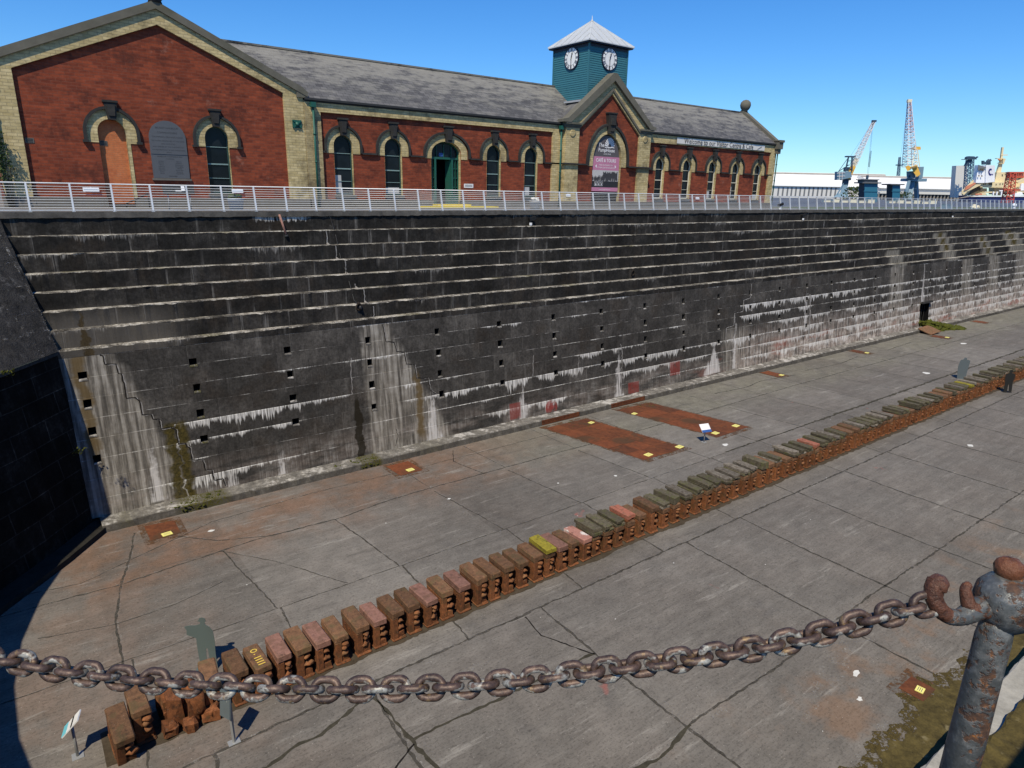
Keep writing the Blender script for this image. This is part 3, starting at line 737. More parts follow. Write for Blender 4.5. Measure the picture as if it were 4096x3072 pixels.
# the altar (stepped) wall on the far side -------------------------------------
NT_ = 7; RZ = .7225; TY = .465
def ysteps(k): return 34.8 - TY * k          # riser plane below tread k
def zt(k): return Z1 - .945 - RZ * (k - 1)    # level of tread k; zt(7) = lower wall top
wall = thing('dock_wall', (0, 34.8, Z1), 'long dark stepped stone wall of the dry dock below the brick building', 'dock wall')
def rows_mesh(mb, rows, xs, mis, jy, jz, seed):
    r = random.Random(seed); n = len(xs)
    jit = [[(r.gauss(0, a), r.gauss(0, b)) for x in xs] for (a, b) in zip(jy, jz)]
    vs = [(x, y + jit[k][i][0], z + jit[k][i][1]) for k, (y, z) in enumerate(rows) for i, x in enumerate(xs)]
    for k in range(len(rows) - 1):
        mb.add([vs[(k + q) * n + i] for q in (0, 1) for i in range(n)], [(i, i + 1, n + i + 1, n + i) for i in range(n - 1)], mis[k])
def xst(x0, x1):
    out = [x0]
    while out[-1] < x1: out.append(out[-1] + (.22 if out[-1] < 40 else .5 if out[-1] < 90 else 4))
    out[-1] = x1
    return out
m = MB()
rows_mesh(m, [(35.15, Z1 + .006), (34.72, Z1 + .004), (34.71, Z1 - .24), (34.79, Z1 - .27), (34.8, zt(1) + .0)], xst(-2, XE), [0, 0, 1, 1], [.0, .008, .012, .01, 0], [0, .008, .012, .01, 0], 3)
m.build('coping', [M_COPE, M_UP], wall)
for k in range(1, NT_ + 1):
    m = MB()
    x0 = -.2 + .17 * (k - 1) - .35
    rws = [(ysteps(k - 1), zt(k)), (ysteps(k) + .03, zt(k) + .004), (ysteps(k), zt(k) - .02)]
    mi = [0, 0]
    if k < NT_: rws.append((ysteps(k), zt(k + 1))); mi.append(1)
    else: rws.append((ysteps(k), zt(k) - .30)); mi.append(1)
    rows_mesh(m, rws, xst(x0, XE), mi, [0, .018, .018, 0], [0, .012, .014, 0], 10 + k)
    m.build('altar_step', [M_TREAD, M_UP], wall)
# lower wall, leaning slightly, pierced by rows of square sockets
YT, YB = ysteps(NT_) + .012, 30.81
def lw(u, v, d=0.0):
    k = (ZL - .28 - v) / (ZL - .28 - .35)
    return (u, YT + (YB - YT) * k + d, v)
YTL = 0
holes = []
rh = random.Random(9)
for c in range(0, 46):
    xc = 1.83 + 4.2 * c + rh.uniform(-.05, .05)
    for q, zc in enumerate((6.38, 5.21, 4.04, 2.85)):
        if 78.5 < xc < 83 and q == 3: continue
        k = (6.38 - zc) / 3.53
        xx = xc * (1 + .002 * k)
        a, b = .16 + rh.uniform(-.02, .02), .18 + rh.uniform(-.02, .02)
        holes.append([(xx - a, zc - b), (xx + a, zc - b), (xx + a + rh.uniform(-.02, .02), zc + b), (xx - a, zc + b)])
door = [(79.6, .36), (81.9, .36), (81.9, 2.9), (79.6, 2.9)]
m = MB()
m.poly(lw, [(.95, .35), (XE, .35), (XE, ZL - .28), (.95, ZL - .28)], holes + [door], 0)
m.build('lower_wall', [M_LOW], wall)
m = MB()
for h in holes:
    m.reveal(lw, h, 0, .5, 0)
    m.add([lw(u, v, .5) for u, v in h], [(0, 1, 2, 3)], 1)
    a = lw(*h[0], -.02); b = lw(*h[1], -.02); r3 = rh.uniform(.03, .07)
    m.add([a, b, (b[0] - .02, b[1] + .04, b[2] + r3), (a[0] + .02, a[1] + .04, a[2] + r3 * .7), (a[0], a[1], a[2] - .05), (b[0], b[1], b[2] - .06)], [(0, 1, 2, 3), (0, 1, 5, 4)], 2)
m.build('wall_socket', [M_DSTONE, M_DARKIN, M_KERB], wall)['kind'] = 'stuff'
m = MB(); m.reveal(lw, door, 0, 2.2, 0); m.add([lw(u, v, 2.2) for u, v in door], [(0, 1, 2, 3)], 0)
m.box(79.5, 82.0, 30.75, 31.0, 2.9, 3.1, 1)
for x in (80.1, 80.7, 81.3): m.bar((x, 31.2, .4), (x, 31.3, 2.9), .05, mi=1)
m.build('culvert_opening', [M_DARKIN, M_DSTONE], wall)
# cracks and open joints on the wall, as thin irregular seams
def wallseam(mb, pts, w, mi, seed, d=-.006, step=.1, wob=.035):
    r = random.Random(seed); P = []
    for (a, b) in zip(pts[:-1], pts[1:]):
        n = max(1, int(math.dist(a, b) / step))
        for i in range(n): P.append(Vector(a).lerp(Vector(b), i / n))
    P.append(Vector(pts[-1])); L = []; R = []
    for i, p in enumerate(P):
        t = (P[min(i + 1, len(P) - 1)] - P[max(i - 1, 0)]).normalized(); s = Vector((-t.y, t.x))
        o = r.uniform(-wob, wob) * .5
        L.append(p + s * (o + w * r.uniform(.3, .7))); R.append(p - s * (w * r.uniform(.3, .7) - o))
    n = len(P)
    def YY(p): 
        q = lw(p.x, p.y, d) if p.y < ZL - .28 else (p.x, ysteps(min(7, max(0, math.ceil((zt(1) - p.y) / RZ)))) + d, p.y)
        return q
    mb.add([YY(p) for p in L + R], [(i, i + 1, n + i + 1, n + i) for i in range(n - 1)], mi)
m = MB()
sq = lambda P: [q for a, b in zip(P[:-1], P[1:]) for q in (a, (a[0] + (b[0] - a[0]) * .9, a[1] + (b[1] - a[1]) * .12))] + [P[-1]]
C1 = [(2.55, 7.15), (2.66, 6.75), (3.1, 6.3), (3.22, 5.95), (3.24, 5.2), (3.62, 5.1), (3.72, 4.4), (4.1, 4.15), (4.36, 3.65), (4.8, 3.6), (4.95, 2.85), (5.28, 2.65), (5.4, 2.0), (5.9, 1.4), (6.2, .85), (6.65, .45)]; C1 = sq(C1)
C2 = [(15.35, 7.15), (15.44, 6.2), (15.93, 6.1), (16.03, 5.6), (16.48, 5.5), (16.55, 4.85), (17.05, 4.75), (17.1, 4.0), (17.8, 3.9), (17.9, 3.2), (18.3, 2.9)]
wallseam(m, C1, .05, 0, 1, wob=.02); wallseam(m, C2, .045, 0, 2, wob=.02)
wallseam(m, [(p[0] + .05, p[1] - .025) for p in C1], .03, 1, 3, -.004, .09, .04); wallseam(m, [(p[0] + .045, p[1] - .02) for p in C2], .028, 1, 4, -.004, .09, .04)
wallseam(m, [(15.62, 1.4), (15.7, 1.0), (15.5, .5)], .03, 0, 5)
C3 = [(44.7, 2.8), (44.75, 3.9), (45.75, 4.0), (45.8, 4.95), (46.9, 5.0), (47.0, 5.9), (47.9, 6.0), (48.0, 7.1)]
wallseam(m, C3, .05, 0, 6, -.006, .15); wallseam(m, [(p[0] + .09, p[1] - .03) for p in C3], .07, 1, 7, -.004, .15)
for x0, zs, w in ((33.0, (.5, 3.4, 4.0), .05), (57.0, (1.6, 3.6, 5.6), .13), (79.95, (2.95, 5.0, 7.15), .13), (25.2, (2.9, 4.2), .04), (38.0, (.5, 1.4), .05), (29.0, (2.6, 3.6), .03), (13.3, (3.75, 5.6), .035)):
    wallseam(m, [(x0 + (.12 if i % 2 else 0), z) for i, z in enumerate(zs)], w, 1, int(x0), -.005, .12, .06)
# vertical break through the altars
x = 13.6
for k in range(1, 7):
    wallseam(m, [(x, zt(k) - .05), (x + .05, zt(k) - .35), (x + .02, zt(k + 1) + .02)], .05, 0, 40 + k, -.012); wallseam(m, [(x + .07, zt(k) - .03), (x + .1, zt(k) - .4), (x + .08, zt(k + 1))], .045, 1, 50 + k, -.010)
    x += .28
x = 63.0
for k in range(1, 7):
    wallseam(m, [(x, zt(k) - .03), (x + .05, zt(k + 1) + .02)], .07, 1, 60 + k, -.010); x += (.0 if k < 4 else 1.2)
m.build('wall_crack', [M_CRACK, M_PALELINE], wall)
# kerb along the wall foot with two gaps for the sluice grilles
m = MB()
def kerb(mb, x0, x1):
    rows_mesh(mb, [(30.84, .36), (29.99, .345), (29.93, .29), (29.9, -.01)], xst(x0, x1), [0, 0, 0], [0, .018, .018, .008], [.006, .012, .014, 0], int(x0))
    mb.quad((x0, 29.9, 0), (x0, 30.84, 0), (x0, 30.84, .36), (x0, 29.99, .345)); mb.quad((x1, 29.9, 0), (x1, 30.84, 0), (x1, 30.84, .36), (x1, 29.99, .345))
kerb(m, 1.55, 25.1); kerb(m, 28.25, 31.1); kerb(m, 34.45, XE)
m.build('kerb', [M_KERB], wall)
m = MB()
for a, b in ((25.1, 28.25), (31.1, 34.45)):
    m.quad((a, 30.84, .33), (b, 30.84, .33), (b, 29.96, .33), (a, 29.96, .33))
m.build('kerb_slab', [M_KERB], wall)
for a, b, w in ((25.1, 28.25, 'left'), (31.1, 34.45, 'right')):
    gt = thing('sluice_grille', ((a + b) / 2, 29.9, 0), f'rust brown slatted iron grille in the wall kerb, the {w} one of two', 'grille', 'sluice grilles in the kerb')
    q = MB(); q.box(a, b, 29.97, 30.02, 0, .32); q.build('back_plate', M_CRACK, gt)
    for i in range(4): q = MB(); q.box(a + .02, b - .02, 29.91, 29.965, .035 + i * .075, .085 + i * .075, j=.006); q.build('slat', M_PLATE, gt)

M_DARKIRON = quick('dark_iron', (.008, .007, .006), (.04, .03, .024), 9.0)
# rounded head of the dock ------------------------------------------------------
head = thing('dock_head_wall', (-4, 20, ZL), 'shadowed curved end wall of the dry dock with a sloping stone apron', 'dock wall')
m = MB()
nn = len(LEDGE)
low = []
for i, (x, y) in enumerate(LEDGE):
    k = max(0, 1 - i / 4.0)
    low.append((x + .40 * k, y - .45 * k, 0))
top = [(x, y, ZL - .05) for x, y in LEDGE]
m.add(top + low, [(i, i + 1, nn + i + 1, nn + i) for i in range(nn - 1)], 0)
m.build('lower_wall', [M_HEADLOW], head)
m = MB()
lip = [(x + .06, y - .05, ZL + .0) for x, y in LEDGE]; lip2 = [(x + .06, y - .05, ZL - .13) for x, y in LEDGE]
m.add(lip + lip2, [(i, i + 1, nn + i + 1, nn + i) for i in range(nn - 1)], 0)
m.add(lip2 + [(x - .1, y, ZL - .13) for x, y in LEDGE], [(i, i + 1, nn + i + 1, nn + i) for i in range(nn - 1)], 0)
NR = 14
rr = random.Random(4)
grid = []
SUB = 6
fine = []
for i in range(nn - 1):
    for s in range(SUB): fine.append(i + s / SUB)
fine.append(nn - 1)
def lerp2(P, f):
    i = min(int(f), len(P) - 2); t = f - i
    return (P[i][0] * (1 - t) + P[i + 1][0] * t, P[i][1] * (1 - t) + P[i + 1][1] * t)
for r_ in range(NR + 1):
    t = r_ / NR
    row = []
    for f in fine:
        a = lerp2(LEDGE, f); b = lerp2(TOPC, f)
        jj = .025 if 0 < r_ < NR else 0
        row.append((a[0] + .06 * (1 - t) + (b[0] - a[0]) * t + rr.uniform(-jj, jj), a[1] + (b[1] - a[1]) * t + rr.uniform(-jj, jj), ZL + (Z1 - ZL) * t + rr.uniform(-jj, jj)))
    grid.append(row)
nf = len(fine)
m.add([p for row in grid for p in row], [(r_ * nf + i, r_ * nf + i + 1, (r_ + 1) * nf + i + 1, (r_ + 1) * nf + i) for r_ in range(NR) for i in range(nf - 1)], 0)
# pale seams of the apron courses
for t0 in (.16, .30, .47, .64, .82):
    P = []
    for f in [q * .1 for q in range(0, 31)]:
        a = lerp2(LEDGE, f); b = lerp2(TOPC, f); t = t0 + rr.uniform(-.01, .01) + .02 * f
        P.append(((a[0] + (b[0] - a[0]) * t + .09), (a[1] + (b[1] - a[1]) * t - .03), ZL + (Z1 - ZL) * t + .022))
    m.add([p for q in P for p in (q, (q[0] + .02, q[1] - .03, q[2] - .03 - rr.uniform(0, .05)))], [(2 * i, 2 * i + 1, 2 * i + 3, 2 * i + 2) for i in range(len(P) - 1)], 1)
for f0, f1 in ((.12, .03), (.62, .33)):
    P = []
    for i in range(31):
        t = i / 30; f = f0 + (f1 - f0) * (1 - t) + rr.uniform(-.008, .008) + .0
        a = lerp2(LEDGE, f); b = lerp2(TOPC, f)
        P.append((a[0] + (b[0] - a[0]) * t + .09, a[1] + (b[1] - a[1]) * t - .02, ZL + (Z1 - ZL) * t + .020))
    m.add([p for q in P for p in (q, (q[0] + .06 + rr.uniform(0, .05), q[1] + .05, q[2]))], [(2 * i, 2 * i + 1, 2 * i + 3, 2 * i + 2) for i in range(len(P) - 1)], 1)
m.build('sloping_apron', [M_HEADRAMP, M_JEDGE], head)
m = MB()
kin = [(low[i][0] + .55, low[i][1] - .62) if i < 5 else (low[i][0] + .8, low[i][1] + (0.1 if i < 8 else .4)) for i in range(nn)]
kin[0] = (1.75, 30.05)
n2 = nn
m.add([(x, y, .24) for x, y, _ in low] + [(x, y, .23) for x, y in kin] + [(x, y, 0) for x, y in kin], [(i, i + 1, n2 + i + 1, n2 + i) for i in range(n2 - 1)] + [(n2 + i, n2 + i + 1, 2 * n2 + i + 1, 2 * n2 + i) for i in range(n2 - 1)], 0)
m.build('kerb', [M_KERBD], head)

# near side: the stepped wall under the camera ---------------------------------
nw = thing('dock_wall', (20, 0, Z1), 'mossy ledge and foot of the near dock wall at the lower right corner', 'dock wall')
m = MB(); prof = [(-2.5, Z1)]
NS = 15
for i in range(NS):
    y = -2.5 + (2.55 + 2.5) * (i + 1) / NS; z = Z1 - (Z1 - 1.2) * (i + 1) / NS
    prof += [(prof[-1][0], z), (y, z)]
for (ya, za), (yb, zb) in zip(prof[:-1], prof[1:]):
    m.quad((1.1, ya, za), (XE, ya, za), (XE, yb, zb), (1.1, yb, zb), 0)
m.quad((1.1, -2.5, Z1), (1.1, 4.1, 0), (1.1, -2.5, 0), (1.1, -2.5, Z1 - .01), 0)
m.build('stepped_face', [M_UP], nw)
m = MB(); rows_mesh(m, [(2.55, 1.2), (3.42, 1.19), (3.47, 1.15), (3.47, 1.0)], xst(1.1, XE), [0, 0, 0], [0, .03, .03, 0], [0, .01, .01, 0], 71); m.build('moss_ledge', [M_MOSSO], nw)
m = MB(); rows_mesh(m, [(3.47, 1.0), (4.10, 1.0), (4.14, .96), (4.14, 0)], xst(1.1, XE), [0, 0, 0], [0, .012, .012, 0], [0, .008, .008, 0], 72); m.build('pale_ledge', [quick('pale_ledge_stone', (.20, .195, .18), (.42, .41, .38), 1.6)], nw)
nd = MB(); nd.box(-6, 1.15, -2.6, .3, Z1 - .5, Z1 + .004)
tag(nd.build('viewing_platform', M_QUAY, None, (0, 0, Z1)), 'concrete viewing platform at the head of the dock below the camera', 'platform')
# wet moss in the gutter
m = MB(); rg = random.Random(12)
xs = [8 + i * .08 for i in range(740)]
prof = []; o = 0
for x in xs:
    o = o * .85 + rg.uniform(-.04, .04)
    prof.append(5.2 + o + .10 * math.sin(x * 3.1) + .06 * math.sin(x * 9.7) + (.28 if 18.9 < x < 20.4 else 0))
m.add([(x, 4.1, .012) for x in xs] + [(x, y, .012) for x, y in zip(xs, prof)], [(i, i + 1, len(xs) + i + 1, len(xs) + i) for i in range(len(xs) - 1)])
pass
m.add([(x, y - .5, .008) for x, y in zip(xs, prof)] + [(x, y + .42, .008) for x, y in zip(xs, prof)], [(i, i + 1, len(xs) + i + 1, len(xs) + i) for i in range(len(xs) - 1)], 1)
tag(m.build('gutter_moss', [M_MOSSO, M_MOSSE]), 'olive green wet moss along the foot of the near wall', 'moss', kind='stuff')
m = MB()
for (cx, cy, cz, rx, ry, rz, k) in ((4.85, 30.2, .34, 1.0, .45, .05, 26), (6.1, 30.35, .36, .6, .3, .05, 14), (5.0, 29.9, .15, .55, .10, .16, 16), (13.45, 30.35, .36, .75, .40, .06, 22), (13.55, 29.9, .18, .5, .08, .14, 14), (26.9, 28.7, .0, .9, .8, .03, 20), (33.6, 28.9, 0, .9, .5, .03, 14), (11.9, 30.3, .36, .3, .2, .03, 6)):
    for i in range(k):
        a = rg.uniform(0, 2 * PI); q = rg.random() ** .5
        m.blob((cx + rx * q * math.cos(a), cy + ry * q * math.sin(a), cz + rz * rg.uniform(-.5, .5)), rg.uniform(.03, .09), rg.uniform(.03, .08), rg.uniform(.012, .035), 0, .3, 1)
tag(m.build('wall_foot_moss', M_MOSS), 'bright green moss cushions on the kerb and floor under the wall', 'moss', kind='stuff')
m = MB()
for i in range(170):
    t = rg.random(); a = rg.uniform(-1, 1)
    m.blob((80.0 + t * 5.2 + rg.uniform(-.5, .5), 30.6 - t * 1.9 + a * (1.0 - .4 * t), max(.02, (1.25 - 1.3 * t) * (1 - a * a)) * rg.uniform(.5, 1)), rg.uniform(.2, .5), rg.uniform(.2, .45), rg.uniform(.1, .25), 0, .25, 1)
tag(m.build('moss_mound', M_MOSS), 'green mossy mound spilling from the doorway in the dock wall', 'mound')
q = MB(); q.obox((78.6, 29.3, .36), (1, -.1, .10), (.1, 1, .30), (-.1, -.30, 1), 1.0, .75, .04)
tag(q.build('rust_sheet', M_CAPB, None, (78.6, 29.2, 0)), 'rusty pink steel sheet leaning beside the mossy mound', 'steel sheet')

for px, py, lb in ((2532, 1092, 'below the bay'), (3195, 1040, 'below the right range of the pump house'), (3660, 1008, 'below the left crane'), (1436, 1228, 'at the end of the hanging cable'), (2122, 1645, 'low on the wall beside the red painted square')):
    k = min(range(1, 8), key=lambda k: abs(U(px, py, 1, ysteps(k)).z - (zt(k) - .3)))
    p = U(px, py, 1, ysteps(k) - .05) if py < 1500 else U(px, py, 1, 30.95)
    m = MB(); m.tube([p + Vector((.14 * math.cos(a * PI / 8), 0, .17 * math.sin(a * PI / 8))) for a in range(16)], .04, 6, closed=True); m.blob((p.x, p.y + .02, p.z + .18), .09, .07, .1, 0, .2, 1)
    tag(m.build('mooring_ring', M_DARKIRON, None, tuple(p)), 'black iron ring on the dock wall ' + lb, 'ring', 'iron rings on the dock wall')
# ================================================================ THE PUMP HOUSE
YF = 42.0
H = thing('pump_house', (36, YF, Z1), 'long red and yellow brick pump house with slate roofs and arched windows', 'building')
def face(y0):                                # a wall facing the dock: (u, v, depth) with v measured from eye level
    return lambda u, v, d=0.0: (u, y0 + d, v + ZC)
GB = -1.25                                   # ground
def arch(cx, zs, a, b, zb, n=18):
    return [(cx - a, zb), (cx + a, zb), (cx + a, zs)] + [(cx + a * math.cos(PI * i / n), zs + b * math.sin(PI * i / n)) for i in range(1, n)] + [(cx - a, zs)]
def arcpts(cx, zs, a, b, n=18):
    return [(cx + a * math.cos(PI * i / n), zs + b * math.sin(PI * i / n)) for i in range(n + 1)]
def ring(mb, mapf, cx, zs, a0, b0, a1, b1, zb, d0, d1, mi=0, n=18):
    inn = [(cx + a0, zb)] + arcpts(cx, zs, a0, b0, n) + [(cx - a0, zb)]
    out = [(cx + a1, zb)] + arcpts(cx, zs, a1, b1, n) + [(cx - a1, zb)]
    k = len(inn)
    vs = [mapf(u, v, d) for d in (d0, d1) for P in (inn, out) for (u, v) in P]
    fs = []
    for i in range(k - 1):
        fs += [(i, i + 1, k + i + 1, k + i), (2 * k + i, 2 * k + i + 1, 3 * k + i + 1, 3 * k + i), (i, i + 1, 2 * k + i + 1, 2 * k + i), (k + i, k + i + 1, 3 * k + i + 1, 3 * k + i)]
    fs += [(0, k, 3 * k, 2 * k), (k - 1, 2 * k - 1, 4 * k - 1, 3 * k - 1)]
    mb.add(vs, fs, mi)
def keystone(mb, mapf, cx, z0, z1, w0, w1, d, mi=0):
    mb.solid(mapf, [(cx - w0 / 2, z0), (cx + w0 / 2, z0), (cx + w1 / 2, z1 - .1), (cx - w1 / 2, z1 - .1)], -d, .0, mi)
    mb.solid(mapf, [(cx - w1 / 2 - .05, z1 - .1), (cx + w1 / 2 + .05, z1 - .1), (cx + w1 / 2 + .05, z1), (cx - w1 / 2 - .05, z1)], -d - .05, .0, mi)
    mb.solid(mapf, [(cx - w0 / 2 + .04, z0 + .18), (cx + w0 / 2 - .04, z0 + .18), (cx + w1 / 2 - .1, z1 - .2), (cx - w1 / 2 + .1, z1 - .2)], -d - .06, -d, mi)

def window(mapf, cx, hw=.63, rise=.64, zs=2.47, zb=-.47, ro=1.12, rho=1.25, hood_to=2.02, refl=0, keyz=(3.08, 4.1), wht=False, stops=False):
    """an arched sash window: frame is the part, the rest are its sub-parts"""
    f = MB(); a, b = hw, rise
    ring(f, mapf, cx, zs, a - .075, b - .075, a, b, zb, .20, .27)
    f.solid(mapf, [(cx - a, zb), (cx + a, zb), (cx + a, zb + .09), (cx - a, zb + .09)], .20, .27)
    for q, t in ((1.08, .07), (2.02, .035), (.33, .03)):
        f.solid(mapf, [(cx - a + .07, q), (cx + a - .07, q), (cx + a - .07, q + t), (cx - a + .07, q + t)], .215, .27, 1)
    fr = f.build('window', [M_CREAMW, M_CREAMW] if wht else [M_FRAME, M_BAR], H)
    g = MB(); g.poly(mapf, arch(cx, zs, a - .06, b - .06, zb + .05), (), 0, .262)
    if refl == 1: g.solid(mapf, [(cx - a + .1, zb + .12), (cx - .12, zb + .12), (cx - .12, .72), (cx - a + .1, .72)], .25, .258, 1)  # pale panels painted in as reflections on the lower panes
    if refl == 2:
        g.solid(mapf, [(cx - .42, zb + .12), (cx + .1, zb + .12), (cx + .1, .25), (cx - .42, .25)], .25, .258, 1)
    if refl == 3:
        for i in range(5): g.solid(mapf, [(cx - .5 + i * .21, zb + .3), (cx - .44 + i * .21, zb + .3), (cx - .44 + i * .21, 1.95), (cx - .5 + i * .21, 1.95)], .25, .258, 1)
    if refl == 4: g.solid(mapf, [(cx - .5, zb + .12), (cx + .5, zb + .12), (cx + .5, zb + .5), (cx - .5, zb + .5)], .25, .258, 1)
    g.build('pane', [M_GLASS, M_PANEREFL], fr)
    rv = MB(); rv.reveal(mapf, arch(cx, zs, a, b, zb), -.02, .28); rv.build('jamb', M_YEL, fr)
    r_ = MB(); ring(r_, mapf, cx, zs, a + .002, b + .002, ro, ro * .99, hood_to, -.035, .05)
    r_.build('arch_ring', M_YEL, fr)
    h = MB(); ring(h, mapf, cx, zs, ro + .002, ro * .99 + .002, rho, rho * .99, hood_to + .05, -.17, .02)
    if stops:
        for s in (-1, 1): h.solid(mapf, [(cx + s * (rho - .06) - .13, hood_to - .05), (cx + s * (rho - .06) + .13, hood_to - .05), (cx + s * (rho - .06) + .13, hood_to + .07), (cx + s * (rho - .06) - .13, hood_to + .07)], -.2, .0)
    h.build('hood_mould', M_DSTONE, fr)
    k = MB(); keystone(k, mapf, cx, keyz[0], keyz[1], .34, .56, .26); k.build('keystone', M_DSTONE, fr)
    s = MB(); s.solid(mapf, [(cx - a - .1, zb - .12), (cx + a + .1, zb - .12), (cx + a + .1, zb), (cx - a - .1, zb)], -.12, .27)
    s.solid(mapf, [(cx - a + .02, -.97), (cx + a + .06, -.97), (cx + a + .06, zb - .12), (cx - a + .02, zb - .12)], -.03, .02)
    s.build('sill', M_PLINTH, fr)
    return arch(cx, zs, a, b, zb)

# ---- wing on the left, gable to the dock
WX0, WX1, WA, WAZ = .5, 15.68, 8.19, 8.45
WF = face(41.83); WR = face(YF)
gz = lambda x: 8.62 - abs(x - WA) * .447      # underside of the coping
redtop = lambda x: 7.9 - abs(x - WA) * .433
hw = window(WR, 10.62, stops=True, keyz=(3.1, 4.02))
dl = arch(5.47, 2.48, .64, .65, GB + .05)
m = MB()
m.poly(WR, [(1.5, GB), (14.66, GB), (14.66, 5.25), (WA, 8.0), (1.5, 5.2)], [hw, dl], 0, 0)
m.reveal(WR, dl, 0, .22, 1)
m.build('gable_wall', [M_RED, M_YEL], H)
m = MB(); m.poly(WR, dl, (), 0, .22); m.build('bricked_up_doorway', M_INFILL, H)
m = MB(); ring(m, WR, 5.47, 2.48, .642, .652, 1.13, 1.13, 1.97, -.035, .05); ar = m.build('arch_ring', M_YEL, H)
m = MB(); m.solid(WR, [(6.11, GB + .1), (6.27, GB + .1), (6.27, 1.97), (6.11, 1.97)], -.03, .1); m.build('jamb', M_YEL, ar)
m = MB(); ring(m, WR, 5.47, 2.48, 1.132, 1.132, 1.28, 1.27, 2.02, -.17, .02)
for s in (-1, 1): m.solid(WR, [(5.47 + s * 1.22 - .13, 1.95), (5.47 + s * 1.22 + .13, 1.95), (5.47 + s * 1.22 + .13, 2.08), (5.47 + s * 1.22 - .13, 2.08)], -.2, 0)
m.build('hood_mould', M_DSTONE, ar)
m = MB(); keystone(m, WR, 5.55, 3.1, 4.03, .36, .58, .26); m.build('keystone', M_DSTONE, ar)
m = MB()
m.solid(WF, [(WX0, GB), (1.64, GB), (1.64, 5.12), (WX0, 4.95)], 0, .3, 0)
m.solid(WF, [(14.53, GB), (WX1, GB), (WX1, 5.02), (14.53, 5.22)], 0, .3, 0)
m.solid(WF, [(.5, 4.95), (1.64, 5.12), (WA, redtop(WA)), (14.53, 5.22), (WX1, 5.02), (WX1, 5.30), (WA, gz(WA)), (.5, gz(.5))], 0, .3, 0)
m.build('yellow_brick_frame', M_YEL, H)
m = MB()
cp = [(-.2, gz(-.2) - .0), (WA, gz(WA)), (15.95, gz(15.95) - .04), (15.98, gz(15.98) + .22), (15.7, gz(15.7) + .34), (WA, gz(WA) + .40), (-.2, gz(-.2) + .40)]
m.solid(face(41.69), cp, 0, .68, 0)
m.solid(face(41.72), [(15.3, 5.05), (15.92, 5.05), (15.95, 5.26), (15.3, 5.4)], 0, .5, 0)
m.build('gable_coping', M_TRIM, H)
m = MB(); m.lathe((WA + .05, 41.95, ZC + 8.93), [(.34, 0), (.30, .12), (.38, .2), (.5, .42), (.54, .62), (.46, .85), (.25, 1.02), (.05, 1.1)], 20); m.build('ball_finial', M_DSTONE, H)
m = MB()
m.solid(face(41.68), [(WX0 - .1, GB), (WX1 + .1, GB), (WX1 + .1, -.78), (WX0 - .1, -.78)], 0, .4, 0, [[(5.47 - .64, GB + .02), (5.47 + .64, GB + .02), (5.47 + .64, -.8), (5.47 - .64, -.8)]])
m.build('plinth', M_PLINTH, H)
m = MB(); m.box(.5, .62, 42.1, 56, Z1, ZC + 5.0); m.box(15.5, 15.66, 42.1, 56, Z1, ZC + 5.0); m.box(.5, 15.66, 55.9, 56.05, Z1, ZC + 5)
m.add([(.5, 56, ZC + 5), (15.66, 56, ZC + 5), (WA, 56, ZC + 8.3)], [(0, 1, 2)])
m.build('side_wall', M_RED, H)
m = MB()
for s in (-1, 1):
    xe = WA + s * 7.75
    m.add([(WA, 42.3, ZC + 8.62), (WA, 56.3, ZC + 8.62), (xe, 56.3, ZC + 5.18), (xe, 42.3, ZC + 5.18)], [(0, 1, 2, 3)])
m.build('wing_roof', M_SLATE, H)
for u, v in ((5.05, 1.95), (1.88, 1.9)):
    m = MB(); m.solid(face(YF if u < 3 else YF + .22), [(u - .18, v - .12), (u + .18, v - .12), (u + .18, v + .12), (u - .18, v + .12)], -.02, .02, 0)
    for i in range(3): m.solid(face(YF if u < 3 else YF + .22), [(u - .14, v - .08 + i * .07), (u + .14, v - .08 + i * .07), (u + .14, v - .05 + i * .07), (u - .14, v - .05 + i * .07)], -.03, -.02, 1)
    m.build('air_vent', [M_PLINTH, M_BLACK], H)
m = MB(); m.solid(WF, [(14.95, 3.32), (15.5, 3.32), (15.5, 3.78), (14.95, 3.78)], -.05, 0, 0); m.bar((14.98, 41.76, ZC + 3.34), (15.47, 41.76, ZC + 3.76), .07, mi=0); m.bar((14.98, 41.76, ZC + 3.76), (15.47, 41.76, ZC + 3.34), .07, mi=0); m.lathe((15.22, 41.78, ZC + 3.55), [(.14, 0), (.1, .1), (.0, .12)], 12, axis=(0, -1, 0)); m.build('tie_plate', M_GREEN, H)

# ---- main range
holes = []
for i, c in enumerate((18.15, 21.64, 29.79, 33.28)):
    holes.append(window(WR, c, refl=(1, 4, 0, 2)[i]))
dz = arch(25.7, 2.34, 1.2, .8, GB + .04)
m = MB()
m.poly(WR, [(15.6, GB), (36.3, GB), (36.3, 4.45), (15.6, 4.45)], holes + [dz], 0, 0)
m.build('front_wall', M_RED, H)
